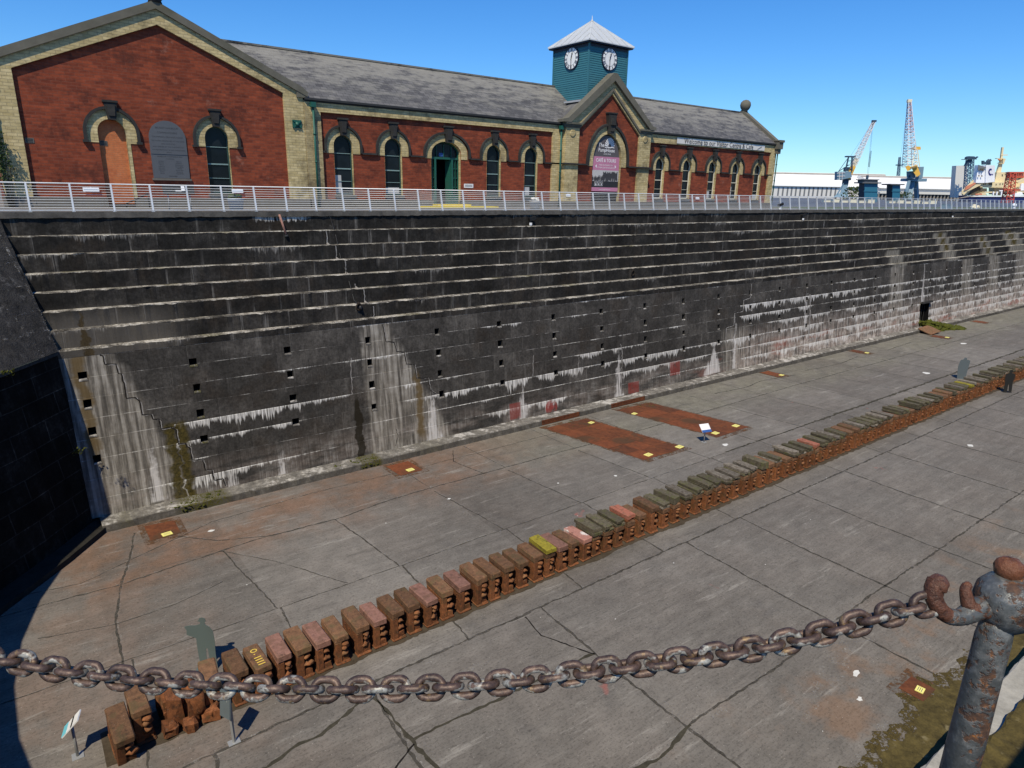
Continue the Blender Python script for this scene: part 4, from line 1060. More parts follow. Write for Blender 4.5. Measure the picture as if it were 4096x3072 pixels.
# the doorway
m = MB(); ring(m, WR, 25.7, 2.34, 1.12, .72, 1.2, .8, GB + .04, .25, .36)
m.solid(WR, [(24.52, 1.98), (26.88, 1.98), (26.88, 2.12), (24.52, 2.12)], .22, .36)
for u in (24.98, 26.36): m.solid(WR, [(u - .07, GB + .04), (u + .07, GB + .04), (u + .07, 1.98), (u - .07, 1.98)], .22, .36)
for u in (24.74, 26.63):
    for z in (1.35, .72, .1): m.solid(WR, [(u - .2, z), (u + .2, z), (u + .2, z + .05), (u - .2, z + .05)], .26, .34)
    m.solid(WR, [(u - .02, -.4), (u + .02, -.4), (u + .02, 1.98), (u - .02, 1.98)], .26, .34)
    m.solid(WR, [(u - .2, GB + .04), (u + .2, GB + .04), (u + .2, -.42), (u - .2, -.42)], .25, .36)
for u in (25.1, 25.7, 26.3): m.solid(WR, [(u - .02, 2.1), (u + .02, 2.1), (u + .02, 2.95), (u - .02, 2.95)], .28, .34)
dr = m.build('door_frame', M_GREEN, H)
m = MB(); m.poly(WR, arch(25.7, 2.34, 1.13, .73, GB + .05), (), 0, 1.6); m.solid(WR, [(25.35, 2.17), (25.75, 2.17), (25.75, 2.4), (25.35, 2.4)], .33, .35, 1)
m.build('dark_hall', [M_DARKIN, M_SIGNB], dr)
m = MB(); m.poly(WR, arch(25.7, 2.34, 1.12, .72, 2.1), (), 0, .35)
for u in (24.74, 26.63): m.poly(WR, [(u - .22, -.42), (u + .22, -.42), (u + .22, 1.98), (u - .22, 1.98)], (), 0, .35)
m.build('pane', M_GLASS, dr)
m = MB()
for s, u, w in ((1, 25.05, .62), (-1, 26.29, .55)):
    p0 = Vector((u, YF + .3, 0)); p1 = Vector((u + s * .12, YF + .3 + w, 0))
    d = (p1 - p0).normalized()
    m.obox(((p0 + p1) / 2 + Vector((0, 0, ZC + .4))), d, (-d.y, d.x, 0), (0, 0, 1), w / 2, .03, 1.55)
m.build('door_leaf', M_GREEN, dr)
m = MB(); m.reveal(WR, dz, -.02, .3); m.build('jamb', M_YEL, dr)
m = MB(); ring(m, WR, 25.75, 2.34, 1.202, .802, 1.72, 1.28, 2.0, -.035, .05, n=24); m.build('arch_ring', M_YEL, dr)
m = MB(); ring(m, WR, 25.8, 2.34, 1.74, 1.30, 1.9, 1.44, 2.05, -.17, .02, n=24); m.build('hood_mould', M_DSTONE, dr)
m = MB(); keystone(m, WR, 25.85, 3.06, 4.15, .40, .62, .28); m.build('keystone', M_DSTONE, dr)
for u0, u1 in ((16.72, 16.95), (19.38, 20.42), (22.86, 23.92), (27.68, 28.56), (31.02, 32.06), (34.5, 36.2)):
    m = MB(); m.solid(WR, [(u0, 2.02), (u1, 2.02), (u1, 2.13), (u0, 2.13)], -.17, .02); m.build('string_course', M_DSTONE, H)
m = MB()
m.solid(WF, [(15.7, GB), (16.73, GB), (16.73, 4.35), (35.26, 4.36), (35.26, GB), (36.3, GB), (36.3, 4.92), (15.7, 4.92)], 0, .3, 0)
m.build('yellow_brick_frame', M_YEL, H)
m = MB(); m.solid(face(41.78), [(15.72, GB), (16.72, GB), (16.72, 3.4), (15.72, 4.8)], 0, .04, 0); m.build('sooty_pier', M_YDIRT, H)
m = MB(); m.solid(face(41.68), [(15.7, GB), (36.3, GB), (36.3, -.78), (15.7, -.78)], 0, .4, 0, [[(24.5, GB + .02), (26.9, GB + .02), (26.9, -.8), (24.5, -.8)]]); m.build('plinth', M_PLINTH, H)
m = MB(); m.box(15.75, 36.2, 41.66, 41.80, ZC + 4.96, ZC + 5.08); m.box(46.3, 65.2, 41.66, 41.80, ZC + 4.96, ZC + 5.08); m.box(15.75, 36.2, 41.79, 41.86, ZC + 4.87, ZC + 5.0); m.box(46.3, 65.2, 41.79, 41.86, ZC + 4.87, ZC + 5.0); m.build('gutter', M_IRONB, H)
def pipe(x, y, zb=-1.2, ztop=4.9):
    q = MB(); q.tube([(x, y, ZC + zb), (x, y, ZC + ztop - .3)], .065, 8); q.box(x - .15, x + .15, y - .14, y + .14, ZC + ztop - .34, ZC + ztop - .06); 
    for z in (-.2, 1.4, 3.0): q.lathe((x, y, ZC + z), [(.09, 0), (.09, .1)], 8)
    q.build('drainpipe', M_GREEN, H)
pipe(16.2, 41.62); pipe(35.9, 41.62); pipe(.62, 41.70); pipe(65.35, 41.62, -1.2, 4.7)
# roof of the range
RY, RZ_ = 46.28, 8.36
m = MB()
def slope(x0, x1, y0, z0):
    m.add([(x0, y0, ZC + z0), (x1, y0, ZC + z0), (x1, RY, ZC + RZ_), (x0, RY, ZC + RZ_)], [(0, 1, 2, 3)])
    m.add([(x0, 2 * RY - y0, ZC + z0), (x1, 2 * RY - y0, ZC + z0), (x1, RY, ZC + RZ_), (x0, RY, ZC + RZ_)], [(0, 1, 2, 3)])
slope(15.75, 65.3, 41.70, 5.04)
slope(8.3, 15.75, 42.35, 5.04 + .65 * .725)
m.build('main_roof', M_SLATE, H)
m = MB(); m.box(12.4, 39.0, RY - .12, RY + .12, ZC + RZ_ - .03, ZC + RZ_ + .08); m.box(43.3, 65.2, RY - .12, RY + .12, ZC + RZ_ - .03, ZC + RZ_ + .08); m.build('ridge_tiles', M_SLATE, H)
m = MB(); m.box(15.7, 65.3, 50.7, 50.9, Z1, ZC + 5); m.build('back_wall', M_RED, H)
# ---- right range
holes = []
for i, c in enumerate((47.96, 51.70, 55.45, 59.13, 62.83)):
    holes.append(window(WR, c, hw=.6, rise=.6, zs=2.4, ro=1.08, rho=1.21, keyz=(2.98, 4.05), hood_to=1.92, wht=True, refl=(0, 0, 2, 1, 4)[i]))
m = MB(); m.poly(WR, [(45.8, GB), (65.3, GB), (65.3, 4.4), (45.8, 4.4)], holes, 0, 0); m.build('front_wall', M_RED, H)
for u0, u1 in ((45.85, 46.76), (49.12, 50.5), (52.87, 54.28), (56.62, 57.95), (60.3, 61.66), (63.98, 65.1)):
    m = MB(); m.solid(WR, [(u0, 1.94), (u1, 1.94), (u1, 2.05), (u0, 2.05)], -.17, .02); m.build('string_course', M_DSTONE, H)
m = MB(); m.solid(WF, [(45.8, 4.2), (64.56, 4.2), (64.56, GB), (65.45, GB), (65.45, 4.92), (45.8, 4.92)], 0, .3, 0); m.build('yellow_brick_frame', M_YEL, H)
m = MB(); m.solid(face(41.68), [(45.8, GB), (65.5, GB), (65.5, -.78), (45.8, -.78)], 0, .4); m.build('plinth', M_PLINTH, H)
# end gable
def side(x0): return lambda u, v, d=0.0: (x0 + d, u, v + ZC)
m = MB(); m.solid(side(65.2), [(42.0, GB), (50.6, GB), (50.6, 5), (46.28, 8.3), (42.0, 5)], 0, .3); m.build('end_gable_wall', M_YEL, H)
m = MB(); m.solid(side(65.05), [(41.45, 4.85), (41.75, 4.6), (46.28, 8.1), (50.8, 4.6), (51.1, 4.9), (46.28, 8.68), (41.62, 5.28), (41.4, 5.28)], 0, .6)
m.box(65.0, 65.75, 41.35, 41.95, ZC + 4.55, ZC + 5.3); m.box(65.0, 65.8, 41.25, 41.95, ZC + 5.2, ZC + 5.42); m.box(65.1, 65.65, 41.5, 41.9, ZC + 4.1, ZC + 4.55); m.build('gable_coping', M_TRIM, H)
m = MB(); m.lathe((65.35, 46.1, ZC + 8.45), [(.30, 0), (.26, .12), (.36, .2), (.5, .4), (.56, .65), (.5, .92), (.3, 1.12), (.05, 1.2)], 20); m.build('ball_finial', M_TRIM, H)

# ---- the gabled bay with the banner
BY = 41.42; BF = face(BY); BR = face(BY + .16)
bw = arch(40.95, 2.4, 1.62, 2.12, GB + .04, 24)
m = MB(); m.poly(BR, [(37.5, GB), (44.55, GB), (44.55, 4.6), (40.98, 7.6), (37.5, 4.75)], [bw], 0, 0); m.reveal(BR, bw, 0, .3, 1); m.build('bay_wall', [M_RED, M_YEL], H)
m = MB(); m.poly(BR, arch(40.95, 2.4, 1.62, 2.12, GB + .04, 24), (), 0, .3); m.build('blind_arch_back', M_DARKIN, H)
m = MB()
m.solid(BF, [(36.2, GB), (37.6, GB), (37.6, 4.72), (36.2, 5.0)], 0, .3, 0)
m.solid(BF, [(44.45, GB), (45.86, GB), (45.86, 5.0), (44.45, 4.62)], 0, .3, 0)
m.solid(BF, [(36.2, 5.0), (37.6, 4.72), (40.98, 7.55), (44.45, 4.62), (45.86, 5.0), (45.86, 5.1), (40.98, 8.5), (36.2, 5.1)], 0, .3, 0)
m.build('yellow_brick_frame', [M_YEL], H)
m = MB()
for s in (-1, 1):
    P = [(40.98, 7.75), (40.98, 7.98), (40.98 + s * 3.5, 4.95), (40.98 + s * 3.4, 4.83)]
    m.solid(BF, P, -.09, .1)
m.build('rake_moulding', M_TRIM, H)
for x in (36.9, 45.15):
    m = MB(); m.lathe((x, BY - .01, ZC + 4.35), [(.30, 0), (.30, .02), (.2, .025)], 16, axis=(0, -1, 0)); m.lathe((x, BY - .03, ZC + 4.35), [(.2, 0), (.001, .004)], 16, mi=1, axis=(0, -1, 0)); m.build('roundel', [M_YEL, M_DARKIN], H)
m = MB(); m.box(36.2, 36.42, BY + .3, 42.0, Z1, ZC + 5.0); m.box(45.64, 45.86, BY + .3, 42.0, Z1, ZC + 5.0); m.build('bay_return_wall', M_YEL, H)
m = MB()
for (x0, x1) in ((36.0, 37.75), (44.3, 46.02)):
    for i, o in enumerate((.22, .13, .05)): m.solid(BF, [(x0 + .1 - o * .3, 5.0 - i * .13), (x1 - .1 + o * .3, 5.0 - i * .13), (x1 - .1 + o * .3, 5.13 - i * .13), (x0 + .1 - o * .3, 5.13 - i * .13)], -o, .3)
m.build('corbel_cap', M_TRIM, H)
m = MB()
m.solid(face(BY - .25), [(35.75, 5.12), (36.5, 5.12), (40.98, 8.5), (45.5, 5.12), (46.2, 5.12), (46.2, 5.32), (45.75, 5.42), (41.15, 9.06), (40.8, 9.06), (36.2, 5.42), (35.75, 5.32)], 0, .75)
m.build('bay_coping', M_TRIM, H)
m = MB(); ring(m, BR, 40.95, 2.4, 1.622, 2.122, 2.18, 2.72, 2.0, -.04, .05, n=28); wr = m.build('arch_ring', M_YEL, H)
m = MB(); ring(m, BR, 40.95, 2.4, 2.19, 2.73, 2.38, 2.93, 2.05, -.2, .02, n=28); m.build('hood_mould', M_DSTONE, wr)
m = MB(); keystone(m, BR, 41.0, 4.55, 6.15, .5, .95, .34); m.solid(BR, [(40.72, 5.2), (41.28, 5.2), (41.2, 5.7), (40.8, 5.7)], -.5, -.3); m.build('keystone', M_DSTONE, wr)
m = MB(); m.solid(BR, [(36.0, 2.02), (38.58, 2.02), (38.58, 2.14), (36.0, 2.14)], -.33, .1); m.build('string_course', M_DSTONE, H); m = MB(); m.solid(BR, [(43.32, 2.0), (45.95, 2.0), (45.95, 2.12), (43.32, 2.12)], -.33, .1); m.build('string_course', M_DSTONE, H)
m = MB(); m.solid(face(BY - .14), [(36.1, GB), (45.95, GB), (45.95, -.78), (36.1, -.78)], 0, .4); m.build('plinth', M_PLINTH, H)
m = MB()
for s in (-1, 1):
    xe = 40.98 + s * 5.0
    m.add([(40.98, BY + .3, ZC + 8.55), (40.98, 46.2, ZC + 8.35), (xe, 42.3, ZC + 5.1), (xe, BY + .3, ZC + 5.12)], [(0, 1, 2, 3)])
m.build('bay_roof', M_SLATE, H)
# ---- clock tower
TX0, TX1, TY0, TY1, TT = 38.95, 43.2, 42.2, 46.45, 11.2
m = MB(); m.box(TX0 + .06, TX1 - .06, TY0 + .06, TY1 - .06, ZC + 4.5, ZC + TT)
nb = 38; bh = (TT - 5.0) / nb
for i in range(nb):
    z0 = ZC + 5.0 + i * bh; z1 = z0 + bh * 1.05
    for (a, b, nrm) in (((TX0, TY0), (TX1, TY0), (0, -1)), ((TX0, TY1), (TX0, TY0), (-1, 0)), ((TX1, TY0), (TX1, TY1), (1, 0)), ((TX1, TY1), (TX0, TY1), (0, 1))):
        o = .028
        A0 = (a[0] + nrm[0] * o, a[1] + nrm[1] * o, z0); B0 = (b[0] + nrm[0] * o, b[1] + nrm[1] * o, z0)
        m.add([A0, B0, (b[0], b[1], z1), (a[0], a[1], z1), (a[0], a[1], z0), (b[0], b[1], z0)], [(0, 1, 2, 3), (0, 1, 5, 4)])
for x in (TX0, TX1):
    for y in (TY0, TY1): m.box(x - .06, x + .06, y - .06, y + .06, ZC + 5.0, ZC + TT)
tw = m.build('clock_tower', M_TEAL, H)
m = MB(); m.box(TX0 - .05, TX1 + .05, TY0 - .05, TY1 + .05, ZC + TT - .28, ZC + TT - .05); m.box(TX0 - .31, TX1 + .31, TY0 - .31, TY1 + .31, ZC + TT - .06, ZC + TT + .03); m.build('eaves_board', M_NAVYB, tw)
m = MB(); o = .37; ap = ((TX0 + TX1) / 2, (TY0 + TY1) / 2, ZC + 13.3)
P = [(TX0 - o, TY0 - o), (TX1 + o, TY0 - o), (TX1 + o, TY1 + o), (TX0 - o, TY1 + o)]
for i in range(4):
    a, b = P[i], P[(i + 1) % 4]
    m.add([(*a, ZC + TT + .03), (*b, ZC + TT + .03), (*b, ZC + TT + .10), (*a, ZC + TT + .10)], [(0, 1, 2, 3)])
    m.add([(*a, ZC + TT + .10), (*b, ZC + TT + .10), ap], [(0, 1, 2)])
    for k in range(1, 6):                     # standing seams
        t = k / 6; e = Vector((a[0] + (b[0] - a[0]) * t, a[1] + (b[1] - a[1]) * t, ZC + TT + .12))
        q = 1 - abs(2 * t - 1); top = Vector((e.x, e.y, e.z)) ; cen = Vector(ap)
        mid = Vector(((a[0] + b[0]) / 2, (a[1] + b[1]) / 2, ZC + TT + .12))
        dirv = cen - mid; top = e + dirv * q * .98
        m.bar(e + Vector((0, 0, .01)), top + Vector((0, 0, .02)), .05, .02)
    m.bar((a[0], a[1], ZC + TT + .12), (ap[0], ap[1], ap[2] + .02), .07, .07)
m.lathe((ap[0], ap[1], ap[2] - .05), [(.12, 0), (.1, .1), (.03, .14), (.022, .4), (.0, .46)], 8)
m.build('tower_roof', M_LEADR, tw)
m = MB(); m.box(TX0 - .05, TX1 + .05, TY0 - .05, TY0 + .6, ZC + 5, ZC + 6.9); m.box(TX0 - .6, TX0 - .02, TY0 + .05, TY1 - 1.4, ZC + 6.85, ZC + 6.99); m.build('lead_flashing', M_LEAD, tw)
def clock(mapf, cu, cv, R):
    n = 40
    circ = lambda r_, k=n: [(cu + r_ * math.cos(2 * PI * i / k), cv + r_ * math.sin(2 * PI * i / k)) for i in range(k)]
    m = MB(); m.solid(mapf, circ(R), -.10, -.02, 0); m.poly(mapf, circ(R * .93), (), 1, -.104)
    for r0, r1 in ((.955, .90), (.62, .595)): m.poly(mapf, circ(R * r0), [circ(R * r1)], 0, -.108)
    for h in range(1, 13):                    # roman hours: strokes set radially between the rings
        s = ['I', 'II', 'III', 'IIII', 'V', 'VI', 'VII', 'VIII', 'IX', 'X', 'XI', 'XII'][h - 1]
        wd = {'I': .07, 'V': .15, 'X': .15}
        tot = sum(wd[c] for c in s); off = -tot / 2; a = PI / 2 - 2 * PI * h / 12
        er = (math.cos(a), math.sin(a)); et = (math.sin(a), -math.cos(a))
        def pt(t, r_): return (cu + R * (er[0] * r_ + et[0] * t), cv + R * (er[1] * r_ + et[1] * t))
        for c in s:
            w = wd[c]; x0, x1 = off + .012, off + w - .012
            if c == 'I': L = [((x0 + x1) / 2, (x0 + x1) / 2)]
            elif c == 'V': L = [((x0 + x1) / 2 + .0, x0 + .02), ((x0 + x1) / 2, x1 - .02)]
            else: L = [(x0 + .02, x1 - .02), (x1 - .02, x0 + .02)]
            for ti, to in L:
                p = [pt(ti - .021, .63), pt(ti + .021, .63), pt(to + .021, .895), pt(to - .021, .895)]
                m.add([mapf(u, v, -.110) for u, v in p], [(0, 1, 2, 3)], 0)
            off += w
    cl = m.build('clock_face', [M_NAVYB, M_WHITE], tw)
    for a, L, w, tail in ((PI / 2 - 2 * PI * (12.5 / 12), .56, .05, .14), (PI / 2 - PI, .94, .035, .22)):
        er = (math.cos(a), math.sin(a)); et = (-er[1], er[0])
        P = [(-tail, -w * .7), (-tail, w * .7), (L * .6, w * .8), (L * .72, w * 1.6), (L, 0), (L * .72, -w * 1.6), (L * .6, -w * .8)]
        m.solid(mapf, [(cu + R * (er[0] * p + et[0] * q), cv + R * (er[1] * p + et[1] * q)) for p, q in P], -.14, -.12, 0)
    bpy.data.objects.remove(cl); m.build('clock_face', [M_NAVYB, M_WHITE], tw)
c1 = U(2150 + 558 * .5124, 464 * .5124, 1, TY0); c2 = U(2150 + 271 * .5124, 458 * .5124, 0, TX0)
clock(lambda u, v, d=0.0: (u, TY0 + d, v + ZC), c1.x, c1.z - ZC, .86)
clock(lambda u, v, d=0.0: (TX0 + d, TY1 - (u - TY0), v + ZC), TY0 + TY1 - c2.y, c2.z - ZC, .86)

# ---- banners, tablet, notices fixed to it
P1 = MB(); pl = arch(8.08, 2.33, .91, .91, .28, 24)
P1.solid(WR, pl, -.06, .0, 0); P1.solid(WR, [(7.17, 1.52), (8.99, 1.52), (8.99, 1.56), (7.17, 1.56)], -.08, -.06, 0)
P1.solid(WR, [(7.1, .16), (9.06, .16), (9.06, .27), (7.1, .27)], -.1, 0, 2)
for z, t, s in ((2.86, 'BELFAST HARBOUR', .13), (2.62, 'COMMISSIONERS', .13), (2.4, 'THOMPSON GRAVING DOCK', .115), (2.2, 'THE WORKS COMMENCED AT THIS DOCK', .085), (2.05, 'AND COMPLETED', .085), (1.9, 'AND OPENED BY THE CHAIRMAN ON', .09), (1.74, 'THE EIGHTEENTH DAY OF THE COMMISSIONERS', .075), (1.62, 'MCMXI', .08),
                (1.4, 'HARBOUR COMMISSIONERS', .10), (1.28, 'CHAIRMAN', .085)):
    put_text(P1, WR, 8.08, z, t, s, -.063, 1)
rt = random.Random(3)
for i in range(8):
    put_text(P1, WR, 7.62, 1.15 - i * .09, ''.join(rt.choice('AEHILMNORST') for _ in range(rt.randint(5, 8))), .075, -.063, 1)
    put_text(P1, WR, 8.5, 1.15 - i * .09, ''.join(rt.choice('AEHILMNORST') for _ in range(rt.randint(6, 9))), .075, -.063, 1)
put_text(P1, WR, 8.15, .38, 'ENGINEER', .09, -.063, 1)
tag(P1.build('memorial_tablet', [M_PLAQ, M_PLTXT, M_PLINTH], None, (8.08, YF, ZC + .28)), 'grey round-headed inscribed stone tablet between bricked-up arch and window', 'tablet')

B = thing('cafe_banner', (40.95, BY + .3, ZC), 'tall arched grey and pink cafe banner hung in the gabled bay', 'banner')
bm_ = lambda u, v, d=0.0: (40.92 + u, BY + .3 + d, v + ZC)
m = MB(); bo = arch(0, 2.35, 1.54, 2.05, .05, 28)
clipb = lambda z0, z1: [(-1.54, z0), (1.54, z0), (1.54, z1), (-1.54, z1)]
m.solid(bm_, arch(0, 2.4, 1.54, 2.02, 2.35, 28), -.03, 0, 0)
m.solid(bm_, clipb(1.30, 2.35), -.034, 0, 0)
m.build('charcoal_panel', [M_BGREY], B)
m = MB(); m.solid(bm_, clipb(1.72, 2.78), -.040, -.031, 0); m.solid(bm_, clipb(.05, .36), -.040, 0, 0); m.build('pink_band', M_PINK, B)
m = MB(); m.solid(bm_, clipb(.86, 1.72), -.038, 0, 0)
rb = random.Random(8)
for i in range(26):                           # the grey crowd of the old photograph
    u = -1.45 + i * .115 + rb.uniform(-.03, .03); hh = rb.uniform(.28, .52) if i > 3 else rb.uniform(.2, .45); z0 = .86 + rb.uniform(0, .05)
    w = rb.uniform(.05, .085)
    m.add([bm_(*p, -.041 - i * .00005) for p in ((u - w * .7, z0), (u + w * .7, z0), (u + w, z0 + hh * .6), (u + w * .55, z0 + hh * .78), (u - w * .55, z0 + hh * .78), (u - w, z0 + hh * .6))], [(0, 1, 2, 3, 4, 5)], 1)
    m.add([bm_(u + .04 * math.cos(q * PI / 4), z0 + hh * .88 + .05 * math.sin(q * PI / 4), -.041 - i * .00005) for q in range(8)], [tuple(range(8))], 1)
for i in range(14):
    u = -.2 + i * .12; z0 = 1.25 + rb.uniform(-.05, .1); m.add([bm_(*p, -.0405) for p in ((u - .07, z0 - .25), (u + .07, z0 - .25), (u + .06, z0 + .3), (u - .06, z0 + .28))], [(0, 1, 2, 3)], 1)
m.build('old_photograph', [M_BPALE, M_BDARK], B)
m = MB(); m.solid(bm_, clipb(.36, .86), -.039, 0, 0)
for i, u in enumerate((-1.05, -.72, -.39)):
    m.solid(bm_, [(u - .15, .48), (u + .15, .48), (u + .15, .8), (u - .15, .8)], -.042, -.039, 1); m.solid(bm_, [(u - .13, .50), (u + .13, .50), (u + .13, .78), (u - .13, .78)], -.044, -.042, 0)
    m.solid(bm_, [(u - .03, .53), (u + .03, .53), (u + (.05 if i else .02), .66), (u - (.05 if i else .02), .66)], -.046, -.044, 1)
    m.add([bm_(u + .028 * math.cos(q * PI / 4), .71 + .028 * math.sin(q * PI / 4), -.046) for q in range(8)], [tuple(range(8))], 1)
    if i == 0: m.poly(bm_, [(u + .08 * math.cos(q * PI / 6), .58 + .07 * math.sin(q * PI / 6)) for q in range(12)], [[(u + .055 * math.cos(q * PI / 6), .58 + .045 * math.sin(q * PI / 6)) for q in range(12)]], 1, -.0455)
m.build('toilet_panel', [M_BBLACK, M_BWHITE], B)
m = MB()
put_text(m, bm_, -.62, 3.66, 'The', .42, -.044, 0, bold=.006); put_text(m, bm_, .0, 3.28, 'PumpHouse', .40, -.044, 0, bold=.006, sx=.95)
put_text(m, bm_, .1, 3.0, 'at the Dock', .17, -.044, 0)
put_text(m, bm_, 0, 2.48, 'CAFÉ & TOURS', .37, -.046, 0, bold=.006, sx=.92)
put_text(m, bm_, 0, 2.12, 'MAIN ENTRANCE ON', .16, -.046, 0); put_text(m, bm_, 0, 1.92, 'OTHER SIDE OF BUILDING', .16, -.046, 0)
for s in (-1, 1): m.add([bm_(s * 1.2, 2.02, -.046), bm_(s * 1.04, 2.17, -.046), bm_(s * 1.04, 1.87, -.046)], [(0, 1, 2)])
put_text(m, bm_, 0, .2, 'www.pumphouse.com', .15, -.046, 0)
for i in range(11):                           # sunburst of the emblem
    a0 = PI * (i + .14) / 11; a1 = PI * (i + .86) / 11
    m.add([bm_(.32 + r_ * 1.05 * math.cos(a), 3.60 + r_ * math.sin(a) * 1.25, -.044) for r_, a in ((.16, a0), (.52, a0), (.54, (a0 + a1) / 2), (.52, a1), (.16, a1))], [(0, 1, 2, 3, 4)])
m.add([bm_(.32 + p[0], 3.53 + p[1], -.044) for p in ((-.54, 0), (-.3, .05), (0, .0), (.3, .05), (.54, .0), (.54, -.06), (.3, -.02), (0, -.07), (-.3, -.02), (-.54, -.06))], [tuple(range(10))])
m.build('lettering', M_BWHITE, B)
Wb = thing('welcome_banner', (56.4, 41.8, ZC + 4.5), 'long white banner with grey lettering under the eaves of the right range', 'banner')
m = MB()
wav = lambda u: .012 * math.sin(u * 2.1)
N = 40
vs = [(49.68 + 13.5 * i / N, 41.78 + wav(i * .35), ZC + z) for z in (4.30, 4.80) for i in range(N + 1)]
m.add(vs, [(i, i + 1, N + 1 + i + 1, N + 1 + i) for i in range(N)]); m.build('cloth', M_BSIGN, Wb)
m = MB(); put_text(m, lambda u, v, d=0.0: (u, 41.758 + d, v + ZC), 55.95, 4.545, 'Welcome to our Visitor Centre & Cafe', .62, 0, 0, bold=.008, sx=1.06, rot=-.001)
m.add([(61.9 + p[0], 41.758, ZC + 4.5 + p[1]) for p in ((0, -.12), (.1, -.14), (.75, .12), (.7, .16))], [(0, 1, 2, 3)])
m.build('lettering', plain('banner_lettering_grey', (.10, .10, .105), .7), Wb)
m = MB(); m.solid(WR, [(27.2, .1), (27.98, .1), (27.98, .38), (27.2, .38)], -.03, 0)
for i in range(3): m.solid(WR, [(27.27, .17 + i * .06), (27.9, .17 + i * .06), (27.9, .195 + i * .06), (27.27, .195 + i * .06)], -.034, -.03, 1)
tag(m.build('wall_notice', [M_SIGNW, M_DSTONE], None, (27.6, YF, ZC + .1)), 'small white notice plate on the red brick right of the green door', 'notice')
m = MB(); m.box(24.4, 27.1, 40.9, 41.66, Z1, Z1 + .22); m.box(22.9, 29.0, 40.2, 40.9, Z1, Z1 + .10)
tag(m.build('door_step', M_YSTEP, None, (25.7, 41, Z1)), 'yellow painted double step before the green doorway', 'step')
# ================================================================ QUAY FURNITURE
R_ = thing('guard_rail', (0, 34.9, Z1), 'long galvanised guard rail of wires and raking posts on the far quay edge', 'railing')
zr0, zr1 = ZC - 1.17, ZC - .075
YR0, YR1 = 34.84, 35.06
RX0, RX1 = -3, 129.6
lean = lambda z: YR0 + (YR1 - YR0) * (z - zr0) / (zr1 - zr0)
m = MB(); m.tube([(RX0, lean(zr1), zr1), (RX1, lean(zr1), zr1)], .028, 8); m.build('top_rail', M_STEEL, R_)
m = MB(); m.box(RX0, RX1, YR0 - .03, YR0 + .03, zr0 - .018, zr0 + .018); m.build('bottom_rail', M_STEEL, R_)
for i in range(9):
    z = zr0 + .1 + i * (zr1 - zr0 - .12) / 9
    m = MB(); m.tube([(RX0, lean(z) - .02, z), (RX1, lean(z) - .02, z)], .0115, 5); m.build('wire', M_STEEL, R_)
post0 = None
for i in range(-2, 84):
    x = 1.17 + 1.53 * i
    if post0 is None:
        m = MB()
        m.obox((0, (YR0 + YR1) / 2 , (zr0 + zr1) / 2 - .02), (0, YR1 - YR0, zr1 - zr0), (1, 0, 0), (0, 1, -.2), (zr1 - zr0) / 2 + .03, .034, .045)
        m.box(-.06, .06, YR0 - .05, YR0 + .12, Z1 + .004, Z1 + .03)
        post0 = m.build('post', M_STEEL, R_); o = post0
    else: o = post0.copy(); COL.objects.link(o); o.parent = R_
    o.location.x = x
for k, (px, py, w, desc) in enumerate(((364, 758, .30, 'before the bricked-up arch'), (950, 764, .26, 'before the window of the left gable'), (2273, 781, .2, 'before the left pier of the gabled bay'), (2790, 793, .22, 'before the right range windows'))):
    p = U(px, py, 1, 34.86)
    m = MB(); m.obox(p, (1, 0, 0), (0, .2, 1), (0, 1, -.2), w, .085, .008); m.obox(p - Vector((0, .012, .0)), (1, 0, 0), (0, .2, 1), (0, 1, -.2), w * .9, .012, .004, 1)
    m.box(p.x - .02, p.x + .02, p.y + .01, p.y + .06, p.z - .1, p.z + .1)
    tag(m.build('rail_sign', [M_SIGNW, M_SIGNG], None, tuple(p)), f'white sign plate on the far guard rail {desc}', 'sign', 'white plates on the guard rail')
# information boards etc. standing on the far quay
p = U(715, 770, 1, 37.5)
t = thing('information_board', (p.x, 37.5, Z1), 'dark information board on two legs behind the rail below the grey tablet', 'board')
m = MB(); m.obox((p.x, 37.5, ZC - .28), (1, 0, 0), (0, .35, 1), (0, 1, -.35), .72, .24, .02); m.obox((p.x + .2, 37.47, ZC - .22), (1, 0, 0), (0, .35, 1), (0, 1, -.35), .08, .14, .01, 1); m.obox((p.x + .05, 37.455, ZC - .34), (1, 0, 0), (0, .35, 1), (0, 1, -.35), .2, .03, .01, 1); m.build('panel', [M_BBLACK, M_SIGNW], t)
for s in (-.5, .5): m = MB(); m.tube([(p.x + s, 37.52, Z1), (p.x + s, 37.52, ZC - .4)], .03, 8); m.build('leg', M_SPOST, t)
p = U(550, 783, 1, 40.6)
t = thing('handrail', (p.x, 40.6, Z1), 'black sloping handrail beside the bricked-up arch', 'handrail')
a = U(505, 815, 1, 40.6); b = U(592, 775, 1, 40.6)
m = MB(); m.tube([a, b], .035, 8); m.build('rail', M_BLACK, t)
for q in (a, b): m = MB(); m.tube([(q.x, q.y, Z1), (q.x, q.y, q.z)], .03, 8); m.build('leg', M_BLACK, t)
for k, (px, Y, desc, mt) in enumerate(((945, 37, 'grey-blue planter tub under the right window of the gable wing', 0), (2140, 37.5, 'pale blue-grey planter tub before the last window left of the bay', 1))):
    x = U(px, 830, 1, Y).x
    t = thing('planter_tub', (x, Y, Z1), desc, 'planter', 'tubs on the far quay')
    m = MB(); m.lathe((x, Y, Z1), [(.32, 0), (.40, .5), (.43, .52), (.43, .58), (.36, .58), (.34, .5)], 18); m.build('tub', [M_SIGNG, M_FGREY][mt], t)
    m = MB(); 
    for i in range(26): m.blob((x + rnd.uniform(-.26, .26), Y + rnd.uniform(-.26, .26), Z1 + .6 + rnd.uniform(0, .16)), .09, .09, .07, 0, .25, 1)
    m.build('planting', M_LEAF if k == 0 else M_FGREY, t)
